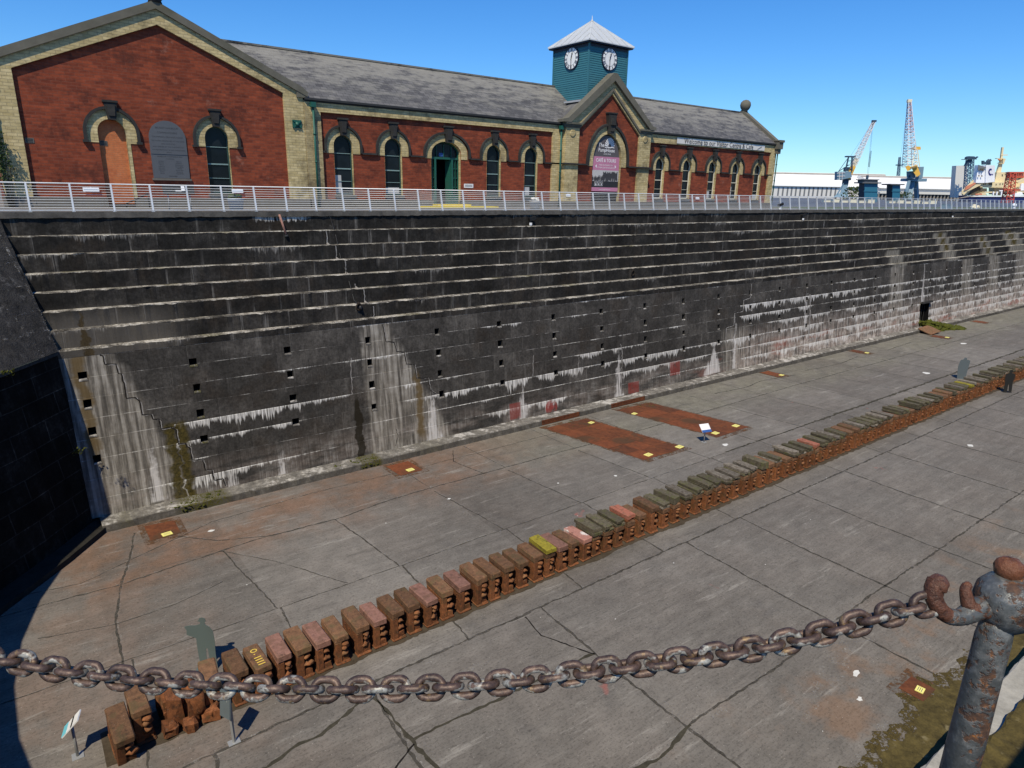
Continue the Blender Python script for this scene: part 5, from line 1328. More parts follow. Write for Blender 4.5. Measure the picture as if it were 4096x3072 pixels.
# floodlights on the first altar
for k, (px, py, desc) in enumerate(((2125, 884, 'below the left pier of the gabled bay'), (3131, 843, 'on the quay edge by the pump house end'), (3213, 872, 'on the top altar right of the pump house'), (3810, 866, 'on the top altar below the ship'))):
    up = k == 1
    x = U(px, py, 1, 34.55).x; z = zt(1) + .0
    if up: z = Z1 - .0
    y = 34.6 if not up else 34.9
    t = thing('floodlight', (x, y, z), f'black floodlight with white cable box {desc}', 'floodlight', 'floodlights along the altar wall')
    m = MB(); m.obox((x + .12, y - .0, z + .46), (1, -.35, .35), (0, 1, 0), (-.3, 0, 1), .22, .1, .10); m.build('lamp_housing', M_BLACK, t)
    m = MB(); m.tube([(x, y, z), (x, y, z + .3), (x + .1, y, z + .4)], .03, 6); m.box(x - .12, x + .12, y - .06, y + .08, z + .002, z + .03); m.build('bracket', M_BLACK, t)
    m = MB(); m.box(x - .16, x + .0, y - .16, y - .05, z + .03, z + .2, ch=.015); m.build('cable_box', M_SIGNW, t)
# prop pole and hanging cable
a = U(1117, 858, 1, 34.55); b = Vector((U(1148, 940, 1, 34.3).x, 34.30, zt(1) + .03))
b = U(1145, 940, 1, 34.30)
t = thing('iron_pole', b, 'rusty orange iron pole leaning on the quay edge below the left gable', 'pole')
m = MB(); m.tube([a, b], .055, 10); m.build('shaft', M_CAPP, t)
m = MB(); m.tube([b, b + Vector((0.02, 0, -.09))], .09, 10); m.build('foot', M_IRONB, t)
P = [U(1322, 870, 1, 34.72), U(1345, 950, 1, 34.28), U(1362, 1030, 1, 33.36 + .4), U(1388, 1095, 1, 32.9 + .3), U(1416, 1200, 1, 32.3), U(1440, 1228, 1, 31.95)]
m = MB(); m.tube(P, .022, 6); m.lathe(P[-1] - Vector((0, .05, .12)), [(.05, 0), (.1, .06), (.05, .2)], 8)
tag(m.build('hanging_cable', M_BLACK, None, tuple(P[0])), 'thin dark cable hanging down the altars below the first arched window', 'cable')

# ================================================================ DOCK FLOOR THINGS
def plate(name, pts, label, cat='iron plate', group=None, z=.012, nx=3, ny=6):
    pts = [Vector((*p, 0)) for p in pts]
    c = sum(pts, Vector()) / 4
    t = thing(name, (c.x, c.y, 0), label, cat, group)
    m = MB(); rp = random.Random(int(c.x * 10))
    def P(u, v): return pts[0].lerp(pts[1], u).lerp(pts[3].lerp(pts[2], u), v)
    for i in range(nx):
        for j_ in range(ny):
            e = .012; q = [P((i + a) / nx, (j_ + b) / ny) for a, b in ((0, 0), (1, 0), (1, 1), (0, 1))]
            cc = sum(q, Vector()) / 4; q = [p + (cc - p).normalized() * e for p in q]; dz = rp.uniform(0, .008)
            lo = [(p.x, p.y, .006) for p in q]; hi = [(p.x, p.y, z + dz) for p in q]
            m.add(lo + hi, [(4, 5, 6, 7), (0, 1, 5, 4), (1, 2, 6, 5), (2, 3, 7, 6), (3, 0, 4, 7)], rp.choice((0, 0, 1, 2)))
    c_ = sum(pts, Vector()) / 4; st = MB(); q = [c_ + (p - c_) * 1.0 + (p - c_).normalized() * .38 for p in pts]; st.add([(p.x, p.y, .0035) for p in q], [(0, 1, 2, 3)]); st.build('rust_stain', M_STAIN, t)
    m.build('plates', [M_PLATE, rust('rusted_plate_bright', (.085, .026, .012), (.215, .066, .024), (.06, .03, .016), 1.3, .85, .5), rust('rusted_plate_dark', (.045, .017, .010), (.15, .05, .02), (.05, .033, .018), 1.2, .85, .7)], t)
    return t
plate('iron_floor_plate', [(26.2, 22.5), (29.6, 22.4), (28.3, 29.35), (24.9, 29.45)], 'long rusty iron plating on the floor, the nearer of two strips by the grilles', 'iron plating', 'rusty plating strips')
plate('iron_floor_plate', [(32.6, 22.4), (35.75, 22.45), (34.3, 29.4), (31.2, 29.5)], 'long rusty iron plating behind the white sign, the farther of two strips', 'iron plating', 'rusty plating strips')
for pts, lb in (([(3.0, 28.1), (4.15, 28.1), (4.15, 29.45), (3.0, 29.6)], 'small rusty hatch plate at the left end below the mossy wall corner'), ([(14.35, 28.1), (15.65, 28.1), (15.6, 29.6), (14.3, 29.6)], 'small rusty hatch plate on the floor just right of the green mossy kerb'),
                ([(48.2, 28.2), (49.2, 28.1), (49.2, 29.75), (48.2, 29.8)], 'thin rusty hatch plate right of the two long plated strips'), ([(62.5, 28.2), (63.5, 28.2), (63.4, 29.75), (62.5, 29.8)], 'rusty hatch plate below the white streaked wall, short of the mossy mound'),
                ([(77.0, 27.0), (78.2, 27.0), (78.1, 28.5), (77.0, 28.5)], 'rusty hatch plate in front of the mossy mound'), ([(91, 28.2), (92.2, 28.2), (92.2, 29.6), (91, 29.6)], 'farthest rusty hatch plate beyond the mossy mound'),
                ([(19.3, 5.45), (20.15, 5.45), (20.15, 6.15), (19.3, 6.15)], 'muddy brown hatch plate by the gutter at lower right')):
    plate('hatch_plate', pts, lb, 'hatch plate', 'hatch plates', .012, 1, 1)
def ytag(x, y, a, label, s=.17):
    m = MB(); m.obox((x, y, .035), (math.cos(a), math.sin(a), 0), (-math.sin(a), math.cos(a), 0), (0, 0, 1), s, s * .78, .012)
    for q in (-.06, .0, .06): m.obox((x, y + q * s / .17, .0485), (math.cos(a), math.sin(a), 0), (-math.sin(a), math.cos(a), 0), (0, 0, 1), s * .7, .008, .001, 1)
    tag(m.build('yellow_marker', [M_YTAG, M_KROOF], None, (x, y, 0)), label, 'marker', 'yellow marker tiles')
for x, y, a, l, s in ((26.95, 22.85, .1, 'yellow tile on the near left corner of the nearer plated strip', .22), (29.35, 22.65, .1, 'yellow tile on the near right corner of the nearer plated strip', .22), (33.0, 22.9, .1, 'yellow tile on the near left corner of the farther plated strip', .22), (35.2, 23.0, .1, 'yellow tile on the near right corner of the farther plated strip', .22),
                   (31.6, 28.25, .2, 'yellow tile at the wall end of the farther plated strip', .18), (28.0, 28.55, .2, 'yellow tile at the wall end of the nearer plated strip', .18), (3.65, 28.3, .1, 'yellow tile on the leftmost hatch plate', .19), (15.1, 28.45, .1, 'yellow tile on the hatch plate beside the mossy kerb', .19),
                   (48.9, 28.35, .1, 'yellow tile on the thin hatch plate right of the plated strips', .2), (63.1, 28.4, .1, 'yellow tile on the hatch plate below the white streaked wall', .2), (77.8, 27.2, .1, 'yellow tile on the hatch plate before the mossy mound', .22), (19.72, 5.72, .15, 'yellow tile on the muddy hatch plate at lower right', .14)):
    ytag(x, y, a, l, s)

def info_sign(x, y, h, az, label, cols, w=.30, l=.42, tilt=.6):
    t = thing('information_sign', (x, y, 0), label, 'sign')
    m = MB(); m.tube([(x, y, 0), (x, y, h * .86)], .035, 8); m.build('post', M_SPOST, t)
    m = MB(); m.box(x - .13, x + .13, y - .13, y + .13, 0, .02); m.build('foot_plate', M_SPOST, t)
    f = Vector((math.cos(az), math.sin(az), 0)); s = Vector((-f.y, f.x, 0)); u = (f * math.cos(tilt) + Vector((0, 0, 1)) * math.sin(tilt)); n = s.cross(u)
    if n.z < 0: n = -n
    c = Vector((x, y, h * .9))
    m = MB(); m.obox(c, s, u, n, w, l / 2, .015, 0); m.build('panel', cols[0], t)
    m = MB(); m.obox(c + n * .018 - u * l * .36, s, u, n, w, l * .14, .003, 0); m.build('colour_band', cols[1], t)
    if len(cols) > 2: m = MB(); m.obox(c + n * .018 + u * l * .1, s, u, n, w * .96, l * .05, .003, 0); m.build('caption_bar', cols[2], t)
    return t
info_sign(-.44, 17.34, 1.12, -.25, 'info sign with white and cyan slanted panel left of the broken end block', (M_SIGNW, M_SIGNC, M_BLACK), .2, .56, .8)
info_sign(31.21, 22.37, .98, 1.3, 'white slanted info sign with blue lower edge between the two rusty plated strips', (M_SIGNW, M_SIGNB), .32, .55, .75)
t = thing('information_sign', (2.86, 15.49, 0), 'dark signboard seen from behind on a forked post under the hanging chain', 'sign')
m = MB(); m.bar((2.86, 15.49, 0), (2.83, 15.5, 1.35), .05, .05); m.bar((2.90, 15.52, 0), (2.9, 15.55, 1.3), .045, .045); m.build('post', M_SPOST, t)
m = MB(); m.obox((2.78, 15.55, 1.22), (.35, -.9, .1), (.15, .25, .95), (.9, .3, -.2), .2, .34, .018); m.build('panel', M_CUTS, t)
m = MB(); m.box(2.72, 3.02, 15.4, 15.6, 0, .02); m.build('foot_plate', M_SPOST, t)

def figure(x, y, h, az, label, mat, pose):
    f = Vector((math.cos(az), math.sin(az), 0))
    prof = {'carry': [(-.10, 0), (.0, 0), (.02, .40), (.05, .40), (.07, 0), (.18, 0), (.17, .3), (.18, .55), (.17, .74), (.12, .82), (.06, .865), (.05, .90), (.075, .93), (.06, .985), (.01, 1), (-.03, .985), (-.045, .945), (-.07, .935), (-.02, .91), (-.03, .875), (-.10, .85), (-.24, .84), (-.29, .82), (-.26, .75), (-.265, .66), (-.2, .64), (-.12, .6), (-.12, .35)],
            'stand': [(-.13, 0), (.02, 0), (.0, .35), (.03, .35), (.08, .02), (.2, .02), (.16, .46), (.19, .6), (.2, .78), (.13, .84), (.05, .86), (.05, .885), (.075, .92), (.06, .985), (.0, 1), (-.06, .985), (-.075, .92), (-.04, .885), (-.05, .86), (-.13, .84), (-.19, .78), (-.185, .55), (-.15, .45)],
            'bend': [(-.2, 0), (.2, 0), (.24, .5), (.27, .86), (.1, .9), (.08, .99), (-.03, 1), (-.07, .92), (-.2, .88), (-.26, .6)]}[pose]
    mapf = lambda u, v, d=0.0: (x + f.x * u * h - f.y * d, y + f.y * u * h + f.x * d, v * h)
    m = MB(); m.solid(mapf, prof, -.006, .006)
    m.obox((x, y, .012), f, (-f.y, f.x, 0), (0, 0, 1), .3, .16, .01)
    tag(m.build('cutout_figure', mat, None, (x, y, 0)), label, 'cutout figure', 'steel cutout workers')
figure(3.0, 18.85, 1.78, -.62, 'grey-green flat steel worker carrying a load behind the keel blocks at left', M_CUTG, 'carry')
figure(59.2, 16.0, 1.75, -.75, 'black flat steel worker standing before the far keel blocks at right', M_CUTB, 'stand')
x = U(3850, 1512, 2, 0).x * .995; y = U(3850, 1512, 2, 0).y
figure(x, y, 1.75, -.6, 'slate-blue flat steel worker standing behind the far keel blocks', M_CUTS, 'bend')

# ================================================================ KEEL BLOCKS
def jit(mb, s):
    mb.v = [(a + rnd.uniform(-s, s), b + rnd.uniform(-s, s), c + rnd.uniform(-s, s)) for a, b, c in mb.v]
    return mb
def block(cap, hh=1.06, variant=0, tim=None):
    """cast-iron keel block about the origin: casting, foot, cap, lugs (+ timbers)"""
    t = thing('keel_block', (0, 0, 0), 'x', 'keel block', 'keel blocks in the row down the dock')
    rv = random.Random(50 + variant)
    w, L = .215, .55
    zc0 = hh - .25
    b = MB()
    b.box(-w, -.02, -L, L, .075, zc0, ch=.014)                       # left cheek
    b.box(.13, w - .015, -L + .42, L, .075, zc0 - .02, ch=.01)          # right cheek, set back
    b.box(-.05, .10, -L + .42, L - .05, .075, zc0)                     # core deep inside
    b.box(-.05, w - .01, -L + .03, -L + .22, .075, .075 + rv.uniform(.14, .24), j=.015, ch=.012)   # lower wedge
    for k in range(3): b.box(-.05, .13, -L + .12, -L + .44, .30 + k * .2, .345 + k * .2, j=.012)   # shelf ribs
    for z in (.25, .5, .7):
        for y in (-.35, 0, .3): b.lathe((-w - .0, y, z), [(.022, -.004), (.018, .012)], 6, axis=(-1, 0, 0))
    ob = jit(b, .007).build('casting', M_IRON, t)
    f = MB(); f.box(-w - .02, w + .03, -L - .035, L + .03, 0, .085, ch=.03); jit(f, .010).build('foot', M_IRON, t)
    c = MB(); c.box(-w - .012, w + .012, -L - .02, L + .03, zc0 + .022, hh, ch=.035)
    c.box(-w + .0, -.02, -L + .0, L, zc0, zc0 + .03); c.box(-.02, w, -L + .12, L, zc0 - .02, zc0 + .03)
    jit(c, .011).build('cap', cap, t)
    zs = (.36, .55, .73) if variant % 3 else (.44, .66)
    for z in zs:
        k = MB(); k.blob((.075 + rv.uniform(-.02, .025), -L + .09 + rv.uniform(-.03, .02), z * hh / 1.06 + rv.uniform(-.03, .03)), rv.uniform(.115, .15), .14, rv.uniform(.05, .085), 0, .34, 2, variant * 7 + int(z * 10)); k.build('lug', M_KNOB, t)
    if tim:
        z = hh + .004
        for i, (mt, th, over) in enumerate(tim):
            k = MB(); a = rv.uniform(-.03, .03); sh = rv.uniform(-.05, .05)
            Mx = Matrix.Translation((rv.uniform(-.02, .02), sh, 0)) @ Matrix.Rotation(a, 4, 'Z')
            if rv.random() < .8:
                g_ = rv.uniform(-.06, .06); k.box(-w - .02, g_ - .008, -L - over, L + over, z, z + th, mat=Mx, j=.012, ch=.014); k.box(g_ + .008, w + .02, -L - over + rv.uniform(-.10, .10), L + over + rv.uniform(-.08, .05), z, z + th * rv.uniform(.6, 1), mat=Mx, j=.012, ch=.014)
            else: k.box(-w - .01, w + .01, -L - over, L + over, z, z + th, mat=Mx, j=.008, ch=.014)
            k.build('timber', mt, t)
            z += th + .004
    return t
protos = {}
def proto(kind, v):
    key = (kind, v)
    if key in protos: return copy_tree(protos[key])
    G, S, Y, Rr = M_TIMB, M_TIMG, M_TIMY, M_TIMR
    if kind == 'brown': o = block(M_CAPB, 1.06, v)
    elif kind == 'pink': o = block(M_CAPP, 1.06, v)
    elif kind == 'white': o = block(M_CAPW, 1.04, v)
    elif kind == 'yellow': o = block(M_CAPB, 1.02, v, [(Y, .17, .02)])
    elif kind == 'tall': o = block(M_CAPB, 1.18, v)
    elif kind == 'red': o = block(M_CAPB, .94, v, [(M_IRON, .10, .0), (Rr, .17, .03)])
    elif kind == 'thick': o = block(M_CAPB, .96, v, [(G, .34, .04)])
    elif kind == 'mossy': o = block(M_CAPB, .98, v, [(S, .10, .03), (M_TIMB, .15, .05)])
    elif kind == 'silver': o = block(M_CAPB, .95, v, [(G, .12, .03), (S, .13, .07)])
    else: o = block(M_CAPB, .96, v, [(G, .13, .04), (G, .14, .06)])
    protos[key] = o
    return o
XS = [3.25, 3.85, 4.48, 5.05, 5.61, 6.21, 6.9, 7.46, 8.11, 8.71, 9.33, 9.96, 10.66, 11.35, 11.9, 12.55, 13.21, 13.91, 14.48, 15.09, 15.71, 16.38, 16.95, 17.57, 18.21, 18.91, 19.57, 20.3, 21.04, 21.78, 22.52, 23.27, 24.0, 24.7, 25.4]
KS = ['brown', 'brown', 'pink', 'brown', 'pink', 'brown', 'brown', 'pink', 'brown', 'brown', 'pink', 'brown', 'pink', 'brown', 'brown', 'brown', 'brown', 'brown', 'yellow', 'pink', 'brown', 'white', 'green', 'green', 'green', 'red', 'brown', 'tall', 'mossy', 'thick', 'silver', 'green', 'green', 'mossy', 'silver']
while XS[-1] < 92: XS.append(XS[-1] + .715 + rnd.uniform(-.03, .03))
rk = random.Random(21)
while len(KS) < len(XS):
    i = len(KS); x = XS[i]
    if 33.0 < x < 33.8: KS.append('red')
    elif 36.6 < x < 38.2: KS.append('tall')
    elif 49.4 < x < 51: KS.append('tall')
    elif 53.4 < x < 54.1: KS.append('yellow')
    else: KS.append(rk.choice(['green', 'green', 'silver', 'mossy', 'thick', 'green', 'silver', 'brown']))
ORD = ['first', 'second', 'third', 'fourth', 'fifth', 'sixth', 'seventh', 'eighth', 'ninth', 'tenth', 'eleventh', 'twelfth', 'thirteenth', 'fourteenth', 'fifteenth', 'sixteenth', 'seventeenth', 'eighteenth']
DESC = {'brown': 'bare rusty brown keel block', 'pink': 'pink topped keel block', 'white': 'keel block with white stained pink top', 'yellow': 'keel block capped with yellow lichened timber', 'tall': 'tall bare rust brown keel block', 'red': 'keel block under salmon red beam', 'thick': 'keel block under thick dark timber', 'mossy': 'keel block under mossy layered timbers', 'silver': 'keel block under silvery weathered timber', 'green': 'keel block under grey-green timbers'}
iy = KS.index('yellow')
for i, (x, k) in enumerate(zip(XS, KS)):
    o = proto(k, i % 4)
    o.location = (x + .2, 17.25 + (0 if i < 20 else .06) + rk.uniform(-.02, .02), 0)
    o.rotation_euler = (rk.uniform(-.012, .012), rk.uniform(-.02, .02), rk.uniform(-.04, .04) + (.0 if i > 3 else .03)); o.scale = (rk.uniform(.95, 1.04), rk.uniform(.95, 1.05), rk.uniform(.94, 1.06))
    if i == 0: lb = 'bare rusty keel block standing right of the mossy-topped crooked block near the left end'
    elif i == 1: lb = 'rusty keel block with yellow chalk marks on its top'
    elif i < iy: lb = f'{DESC[k]}, {ORD[i - 2]} right of the block with yellow chalk marks'
    elif i == iy: lb = 'keel block capped with bright yellow lichened timber in mid row'
    elif i - iy <= 16: lb = f'{DESC[k]}, {ORD[i - iy - 1]} right of the bright yellow-capped block'
    elif k == 'yellow': lb = 'distant keel block with a thin yellow-green timber near the grey cutout figure'
    else: lb = f'{DESC[k]} in the crowded far right stretch of the row'
    tag(o, lb, 'keel block')
# broken left end
def stray(x, y, rz, rx, kind, v, lb, ry=0, s=1.0):
    o = proto(kind, v); o.location = (x, y, 0); o.rotation_euler = (rx, ry, rz); o.scale = (s, s, s); tag(o, lb, 'keel block')
stray(.52, 16.95, .05, .24, 'brown', 3, 'tilted end keel block leaning towards the camera at the far left of the row')
o.location.z = 0
stray(1.02, 17.35, .02, 0, 'brown', 1, 'upright olive brown keel block just behind the tilted end block')
stray(2.78, 17.3, -.1, .04, 'brown', 2, 'crooked mossy-topped keel block right of the rubble gap')
for k, (x, y, s, lb) in enumerate(((1.75, 17.3, 1.0, 'tall upright rust brown rubble piece right of the broken gap'), (2.25, 17.15, .95, 'craggy rubble casting beside the tall rubble piece'), (1.6, 16.75, .45, 'small rust lump at the foot of the broken gap'), (2.05, 16.6, .4, 'small square rust lump in front of the craggy casting'), (2.6, 16.75, .5, 'flat rust lump before the crooked keel block'))):
    m = MB(); rq = random.Random(k + 77)
    if s > .9:
        for _ in range(5): m.blob((x + rq.uniform(-.1, .1), y + rq.uniform(-.38, .38), .45 * s + rq.uniform(-.12, .22)), .2, .28, .5 * s, 0, .3, 2, rq.random())
        for _ in range(7): m.box(x - .2 + rq.uniform(0, .2), x + rq.uniform(0, .25), y - .5 + rq.uniform(0, .4), y + rq.uniform(-.1, .4), .05, rq.uniform(.5, 1.0) * s, j=.07)
    else:
        m.box(x - s * .35, x + s * .35, y - s * .4, y + s * .4, .0, s * .75, j=.06, ch=.03); m.blob((x + .05, y - .05, s * .6), s * .3, s * .3, s * .3, 0, .35, 2, rq.random())
    tag(jit(m, .018).build('iron_rubble', M_IRON, None, (x, y, 0)), lb, 'rubble', 'broken iron lumps at the left end of the row')
# chalk marks on the second block
o = [q for q in bpy.data.objects if q.get('label') == 'rusty keel block with yellow chalk marks on its top'][0]
m = MB()
for j_ in range(4): m.box(-.11, .09, -.44 + j_ * .11, -.40 + j_ * .11, 1.064, 1.067)
m.box(-.06, -.02, .06, .10, 1.064, 1.067)
m.poly(lambda u, v, d: (u, v, 1.0675), [(-.0 + .10 * math.cos(a * PI / 6), .25 + .085 * math.sin(a * PI / 6)) for a in range(12)], [[(-.0 + .065 * math.cos(a * PI / 6), .25 + .05 * math.sin(a * PI / 6)) for a in range(12)]])
ck = m.build('chalk_mark', plain('yellow_chalk', (.62, .44, .08), .9)); ck.parent = o
# silt strip below the blocks, darkened to paint shade into the gaps
m = MB(); rp = random.Random(31)
xs = [.1 + i * .12 for i in range(800)]
for (y0, y1) in ((16.56, 17.86),):
    A = []; Bq = []
    a = b = 0
    for x in xs: 
        a = a * .7 + rp.uniform(-.05, .05); b = b * .7 + rp.uniform(-.04, .04); A.append((x, y0 + a, .009)); Bq.append((x, y1 + b, .009))
    m.add(A + Bq, [(i, i + 1, len(xs) + i + 1, len(xs) + i) for i in range(len(xs) - 1)])
tag(m.build('silt_strip', quick('silt_with_gap_shade', (.030, .023, .015), (.085, .066, .046), 3.0), None), 'silt and rust flakes painted darker as gap shade along the foot of the keel blocks', 'silt', kind='stuff')

# ================================================================ CHAIN AND POST
CP = [(-330, 2590, 1.36), (-150, 2617, 1.35), (33, 2642, 1.34), (217, 2676, 1.335), (380, 2699, 1.33), (543, 2717, 1.325), (760, 2737, 1.32), (977, 2750, 1.315), (1180, 2757, 1.31), (1394, 2758, 1.305), (1688, 2752, 1.30), (1923, 2738, 1.295), (2158, 2714, 1.29), (2360, 2686, 1.285), (2549, 2660, 1.28), (2798, 2628, 1.275), (3046, 2588, 1.27), (3245, 2543, 1.27), (3395, 2503, 1.27), (3507, 2470, 1.27), (3729, 2412, 1.27)]
PTS = [UA(*p) for p in CP]
def catmull(P, n=24):
    out = []
    for i in range(len(P) - 1):
        p0 = P[max(i - 1, 0)]; p1 = P[i]; p2 = P[i + 1]; p3 = P[min(i + 2, len(P) - 1)]
        for k in range(n):
            t = k / n
            out.append(.5 * ((2 * p1) + (p2 - p0) * t + (2 * p0 - 5 * p1 + 4 * p2 - p3) * t * t + (3 * p1 - p0 - 3 * p2 + p3) * t ** 3))
    out.append(P[-1]); return out
CV = catmull(PTS)
PITCH, DW, OW = .0345, .0152, .051
sp = [PTS[-1]]; acc = 0; need = 0
res = []
CVr = CV[::-1]; acc = 0; nxt = .012
for a, b in zip(CVr[:-1], CVr[1:]):
    L = (b - a).length
    while acc + L >= nxt:
        res.append((a.lerp(b, (nxt - acc) / L), (a - b).normalized())); nxt += PITCH
    acc += L
ch = thing('iron_chain', UA(2000, 2735, 1.29), 'heavy rusty iron chain with worn grey paint sagging across the foreground', 'chain')
cam_back = Vector((RW[0][2], RW[1][2], RW[2][2]))
lk = []
for v in range(4):                           # four slightly different forged links
    m = MB(); pts = []; rv = random.Random(v); hs = PITCH / 2 + DW / 2 - (OW / 2 - DW / 2); rr_ = OW / 2 - DW / 2
    hs = max(hs, .002)
    N = 16
    for k in range(N + 1):
        a = -PI / 2 + PI * k / N; pts.append((hs + rr_ * math.cos(a), rr_ * math.sin(a), 0))
    for k in range(N + 1):
        a = PI / 2 + PI * k / N; pts.append((-hs + rr_ * math.cos(a), rr_ * math.sin(a), 0))
    rs = [DW / 2 * (1 + .05 * math.sin(k * .9 + v) + rv.uniform(-.025, .025)) for k in range(len(pts))]
    m.tube(pts, rs, 12, closed=True)
    me_o = m.build('link', M_CHAIN); lk.append(me_o)
used = set()
for i, (p, tdir) in enumerate(res):
    v = i % 4
    o = lk[v] if v not in used else lk[v].copy()
    if v in used: COL.objects.link(o)
    used.add(v)
    xax = tdir; n0 = (-cam_back + Vector((0, 0, .55))).normalized()
    n0 = (n0 - xax * n0.dot(xax)).normalized(); m0 = xax.cross(n0)
    ang = (0 if i % 2 == 0 else PI / 2) + .16 + rnd.uniform(-.12, .12) + .22 * math.sin(i * .13)
    zax = n0 * math.cos(ang) + m0 * math.sin(ang); yax = zax.cross(xax)
    mw = Matrix((xax, yax, zax)).transposed().to_4x4(); mw.translation = p
    o.parent = ch; o.matrix_parent_inverse = Matrix(); o.matrix_local = Matrix.Translation(-ch.location) @ mw

pb = UA(3973, 2536, 1.29)
pt_ = thing('chain_post', (pb.x, pb.y, Z1), 'grey painted rusting iron post with hook and round knob at the right edge', 'post')
D0 = 1.29
def PX(px, py, d=D0): return UA(px, py, d)
hc = PX(4026, 2398)
m = MB()
k1 = D0 / FPX
bx, by = PX(3985, 2500).x, PX(3985, 2500).y
ztop = PX(3985, 2490).z
rs = 64 * k1
prof = [(rs * 1.08, Z1 - ztop), (rs * 1.06, -.3), (rs * 1.0, -.12), (rs * .99, -.035), (rs * .93, -.012), (rs * .7, .01)]
m.lathe((bx, by, ztop), prof, 32); 
r2 = random.Random(2)
m.v = [(a + r2.gauss(0, .0006), b + r2.gauss(0, .0006), c) for a, b, c in m.v]
m.build('shaft', M_POST, pt_)
m = MB(); R0 = 108 * k1
m.lathe((hc.x, hc.y, hc.z), [(R0 * .55, -R0 * 1.12), (R0 * .86, -R0 * .86), (R0 * 1.0, -R0 * .45), (R0 * 1.06, 0), (R0 * 1.0, R0 * .4), (R0 * .78, R0 * .72), (R0 * .5, R0 * .86)], 32)
m.v = [(a + r2.gauss(0, .0007), b + r2.gauss(0, .0007), c + r2.gauss(0, .0007)) for a, b, c in m.v]
m.build('head', M_POST, pt_)
m = MB(); kc = PX(4038, 2272); rk_ = 52 * k1
m.lathe((kc.x, kc.y, kc.z), [(rk_ * .62, -rk_ * 1.25), (rk_ * .7, -rk_ * .85), (rk_ * .95, -rk_ * .45), (rk_ * 1.03, 0), (rk_ * .9, rk_ * .45), (rk_ * .55, rk_ * .74), (rk_ * .05, rk_ * .82)], 24)
m.v = [(a + r2.gauss(0, .0006), b + r2.gauss(0, .0006), c + r2.gauss(0, .0006)) for a, b, c in m.v]
m.build('knob', M_RKNOB, pt_)
P = catmull([PX(*q) for q in ((4010, 2410, 1.29), (3915, 2432, 1.285), (3868, 2458, 1.28), (3830, 2470, 1.275), (3785, 2460, 1.272), (3752, 2428, 1.27), (3735, 2390, 1.27), (3738, 2352, 1.27), (3752, 2330, 1.27))], 8)
n = len(P); rad = [(50 - 18 * min(1, i / (n * .35)) + (8 * max(0, (i - n * .72) / (n * .28)))) * k1 for i in range(n)]
rad[-1] *= .75
m = MB(); m.tube(P, rad, 18)
m.blob(tuple(PX(3752, 2336, 1.27)), 41 * k1, 41 * k1, 38 * k1, 0, .08, 3, 5)
m.v = [(a + r2.gauss(0, .0004), b + r2.gauss(0, .0004), c + r2.gauss(0, .0004)) for a, b, c in m.v]
nh = int(n * .50) * 18; m.m = [1 if min(f) >= nh else 0 for f, q in zip(m.f, m.m)]; m.build('hook', [M_POST, M_RKNOB], pt_)
P = catmull([PX(*q) for q in ((3960, 2440, 1.29), (3915, 2440, 1.28), (3880, 2425, 1.28), (3868, 2395, 1.28), (3862, 2360, 1.28), (3870, 2338, 1.28))], 8)
n = len(P); rad = [(38 - 22 * i / n) * k1 for i in range(n)]
m = MB(); m.tube(P, rad, 14); m.blob(tuple(PX(3868, 2345, 1.28)), 19 * k1, 19 * k1, 20 * k1, 0, .1, 2, 6); m.build('hook_tip', M_RKNOB, pt_)
# the chain's other post, beyond the left edge of the frame
le = res[-1][0]
o = copy_tree(pt_); o.location = (le.x - (P[0].x - pb.x) * 0 - .02, le.y + .12, Z1); tag(o, 'grey painted iron chain post standing outside the left edge of the picture', 'post')
# ================================================================ THE HARBOUR BEHIND
HU = Vector((.797, -.604, 0)); HW = Vector((.604, .797, 0))      # along the sheds / away from the dock
def q4(ox, oy, s): return lambda x, y: (ox + x * s, oy + y * s)
c4 = q4(3000, 300, .4955); c7 = q4(3300, 380, .3598); cs = q4(3840, 560, .3153); ck1 = q4(3300, 460, .42); ck2 = q4(3560, 560, .3152)
GZ = Z1
def base(px, D): 
    p = UH(px, 790, D); return Vector((p.x, p.y, GZ))
def V3(p, depth): return p + HW * depth

